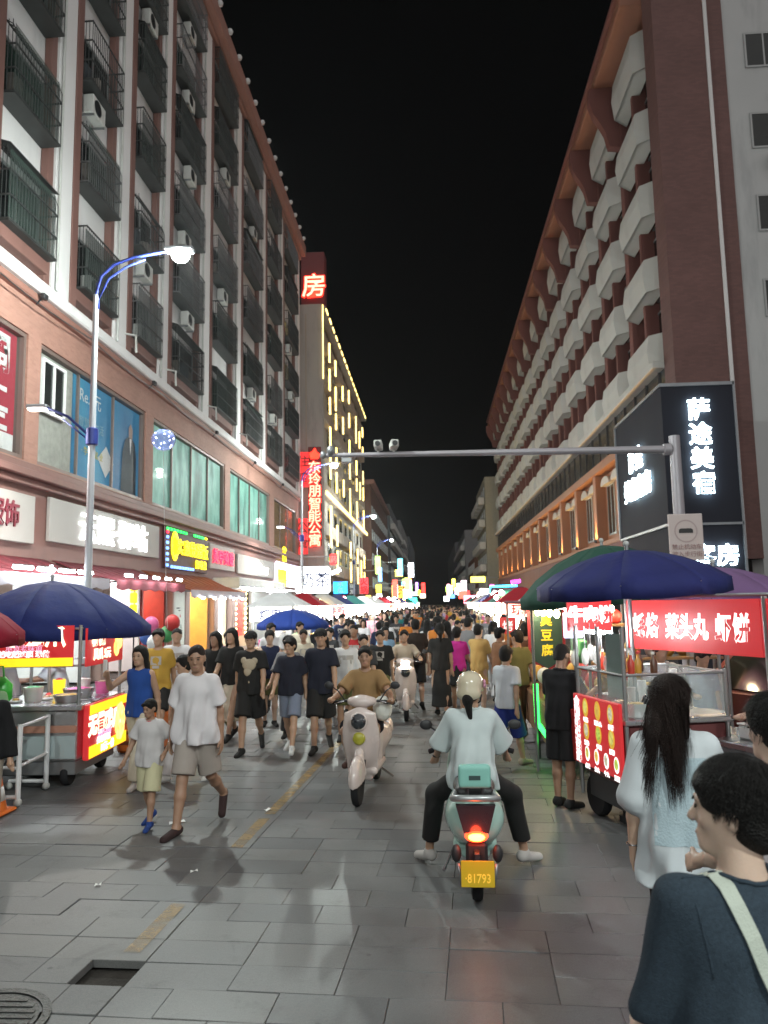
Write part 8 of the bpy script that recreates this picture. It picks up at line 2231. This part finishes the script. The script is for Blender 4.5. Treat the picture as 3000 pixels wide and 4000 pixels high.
def crowd_person(x, y, rz, pi=None, tc=None, where='in the left crowd'):
    pi = crng.randrange(len(PROT)) if pi is None else pi
    pose, kw = PROT[pi]
    for _ in range(200):
        t_ = tc or crng.choice(['black', 'white', 'black', 'charcoal', 'navy', 'grey'] + list(COLS)); b_ = crng.choice(BOTS)
        lab = 'person with %s, %s top, %s %s, %s' % (HW[kw['hair']], t_, b_, WORD[kw['bot']], where)
        if lab not in used: break
    used.add(lab)
    H = crng.uniform(1.55, 1.76)
    if pi not in protos:
        o = person(lab, (x, y, 0), rz, pose, H=1.68, h=0.017, tcol=COLS[t_], bcol=COLS[b_], **kw); protos[pi] = o
        if pi in (0, 4, 2):
            J = t_J[o.name]; c = J['che']; sh = [q for q in o.children if q.name.startswith('shirt')]
            pr = MB(); n = 0
            for (a, b, w, h_) in (((-0.07, 0.02, 0.06, 0.035), (0.06, 0.02, 0.06, 0.035), (0.0, -0.05, 0.1, 0.03)) if pi else ((0, 0.0, 0.075, 0.06), (0, -0.09, 0.05, 0.02))):
                v = []
                for (du, dv) in ((-w, -h_), (w, -h_), (w, h_), (-w, h_)):
                    hh = on_surface(sh, (a + du, 2, c[2] + b + dv), (0, -1, 0)); v.append(hh[0] + Vector((0, 0.012, 0)) if hh else Vector((a + du, c[1] + 0.16, c[2] + b + dv)))
                pr.add(v + [p - Vector((0, 0.02, 0)) for p in v], [(0, 1, 2, 3), (7, 6, 5, 4), (0, 4, 5, 1), (1, 5, 6, 2), (2, 6, 7, 3), (3, 7, 4, 0)])
            build('shirt_print', pr, cloth((0.4, 0.38, 0.36)), o)
    else:
        o = copy_tree(protos[pi]); o['label'] = lab
        o.location = (x, y, 0); o.rotation_euler = (0, 0, rz)
    s = H / 1.72; o.scale = (s * crng.uniform(0.95, 1.06), s, s)
    tone = crng.choice(('mid', 'tan', 'fair', 'mid'))
    for c in o.children:
        n = c.name.split('.')[0]
        m = {'body': skin(tone), 'shirt': cloth(COLS[t_]), 'shorts': cloth(COLS[b_]), 'trousers': cloth(COLS[b_]), 'skirt': cloth(COLS[b_]), 'shoe': cloth(COLS[crng.choice(['black', 'white', 'grey'])] if n == 'shoe' else (0, 0, 0)) if n == 'shoe' else None}.get(n)
        if m is not None:
            c.material_slots[0].link = 'OBJECT'; c.material_slots[0].material = m
    return o
# second line of the left group, walking to the camera
for (x, y, pi, tc) in ((-3.55, 12.3, 1, 'black'), (-3.2, 12.0, 3, 'black'), (-4.3, 12.6, 4, 'white'), (-4.1, 11.2, 0, 'mustard'), (-2.35, 12.3, 6, 'grey'), (-1.38, 11.9, 2, 'white'), (-1.15, 12.6, 7, 'charcoal'), (-0.95, 13.6, 0, 'black'),
                       (-2.9, 13.4, 5, 'navy'), (-1.9, 13.2, 1, 'white'), (-3.8, 14.0, 2, 'pink'), (-2.5, 14.6, 0, 'cream'), (-1.55, 14.9, 4, 'red'), (-3.3, 15.4, 7, 'white'), (-1.0, 15.8, 6, 'sky blue'), (-2.2, 16.2, 2, 'charcoal')):
    crowd_person(x, y, PI + crng.uniform(-0.3, 0.3), pi, tc, 'in the left crowd')
pts = []
def free(x, y, d):
    return all((x - a) ** 2 + (y - b) ** 2 > d * d for a, b in pts)
n = 0; tries = 0
while n < 52 and tries < 4000:
    tries += 1
    y = 16.8 + 20 * crng.random() ** 1.25; x = crng.uniform(-3.6 + (y - 17) * 0.02, 1.75)
    if -1.0 < x < -0.25 and y < 21: continue
    if not free(x, y, 0.55): continue
    pts.append((x, y)); n += 1
    left = x < -0.6
    crowd_person(x, y, (PI if crng.random() < (0.75 if left else 0.3) else 0) + crng.uniform(-0.4, 0.4), None, None, 'left of the lane' if left else 'right of the lane')
for (x, y, tc) in ((1.55, 13.0, 'brown'), (0.75, 16.6, 'grey'), (1.25, 16.0, 'white'), (1.6, 17.4, 'orange'), (0.3, 17.0, 'charcoal'), (1.3, 12.0, 'olive')):
    crowd_person(x, y, crng.uniform(-0.9, 0.4), None, tc, 'by the stalls on the right')
# the far mass of people
fv, fq, nv = {}, {}, {}
base = {}
for pi in (0, 1, 2, 4, 6):
    pose, kw = PROT[pi]; J = skel(pose)
    base[pi] = [(field_mesh('far', body_field(J, 0.045, arms=False), 1), 0), (field_mesh('far', top_field(J, 0.045, sleeve=0.72, fold=0), 1), 1), (field_mesh('far', bottom_field(J, 0.045, kw['bot'], **kw.get('bkw', {})), 1), 2), (field_mesh('far', hair_field(J, 0.035, kw['hair']), 1), 3)]
mats = [skin('mid'), HAIRM] + [cloth(c) for c in COLS.values()]
AV, AF, AM = [], [], []; off = 0
for k in range(230):
    y = 36 + 70 * crng.random() ** 1.15; x = crng.uniform(-3.0, 2.2)
    pi = crng.choice(list(base)); a = (PI if crng.random() < 0.55 else 0) + crng.uniform(-0.5, 0.5); s = crng.uniform(0.9, 1.02)
    tc, bc = crng.randrange(2, len(mats)), crng.choice([3, 5, 2, 17, 4])
    Rm = np.array(Matrix.Rotation(a, 3, 'Z'))
    for me, role in base[pi]:
        v = np.empty(len(me.vertices) * 3, 'f'); me.vertices.foreach_get('co', v); v = (v.reshape(-1, 3) * s) @ Rm.T + [x, y, 0]
        q = np.empty(len(me.loops), 'i'); me.loops.foreach_get('vertex_index', q); q = q.reshape(-1, 4)
        AV.append(v); AF.append(q + off); AM.append(np.full(len(q), (0, tc, bc, 1)[role], 'i')); off += len(v)
V = np.concatenate(AV); Q = np.concatenate(AF); M_ = np.concatenate(AM)
me = bpy.data.meshes.new('distant_crowd')
me.vertices.add(len(V)); me.vertices.foreach_set('co', V.astype('f').ravel()); me.loops.add(len(Q) * 4); me.loops.foreach_set('vertex_index', Q.astype('i').ravel())
me.polygons.add(len(Q)); me.polygons.foreach_set('loop_start', np.arange(0, len(Q) * 4, 4, dtype='i'))
for m in mats: me.materials.append(m)
me.polygons.foreach_set('material_index', M_); me.polygons.foreach_set('use_smooth', np.ones(len(Q), bool)); me.update(calc_edges=True)
o = mesh_obj('distant_crowd', me); tag(o, 'dense far crowd filling the street between the stall rows', 'crowd', kind='stuff')
for b in base.values():
    for me_, _ in b: bpy.data.meshes.remove(me_)
# ------------------------------------------------------------------ thin haze volume added over the street for lamp glow
hz = build('haze', MB().box(-75, 75, -85, 630, -1.1, 46), None)
m = bpy.data.materials.new('night_haze'); m.use_nodes = True; nt = m.node_tree
nt.nodes.remove(nt.nodes['Principled BSDF'])
pv = nt.nodes.new('ShaderNodeVolumePrincipled'); pv.inputs['Density'].default_value = 0.00022; pv.inputs['Color'].default_value = (0.82, 0.85, 0.9, 1); pv.inputs['Anisotropy'].default_value = 0.55
nt.links.new(pv.outputs[0], nt.nodes['Material Output'].inputs['Volume'])
hz.data.materials.clear(); hz.data.materials.append(m)
tag(hz, 'thin haze volume added over the street for lamp glow', 'haze', kind='stuff')
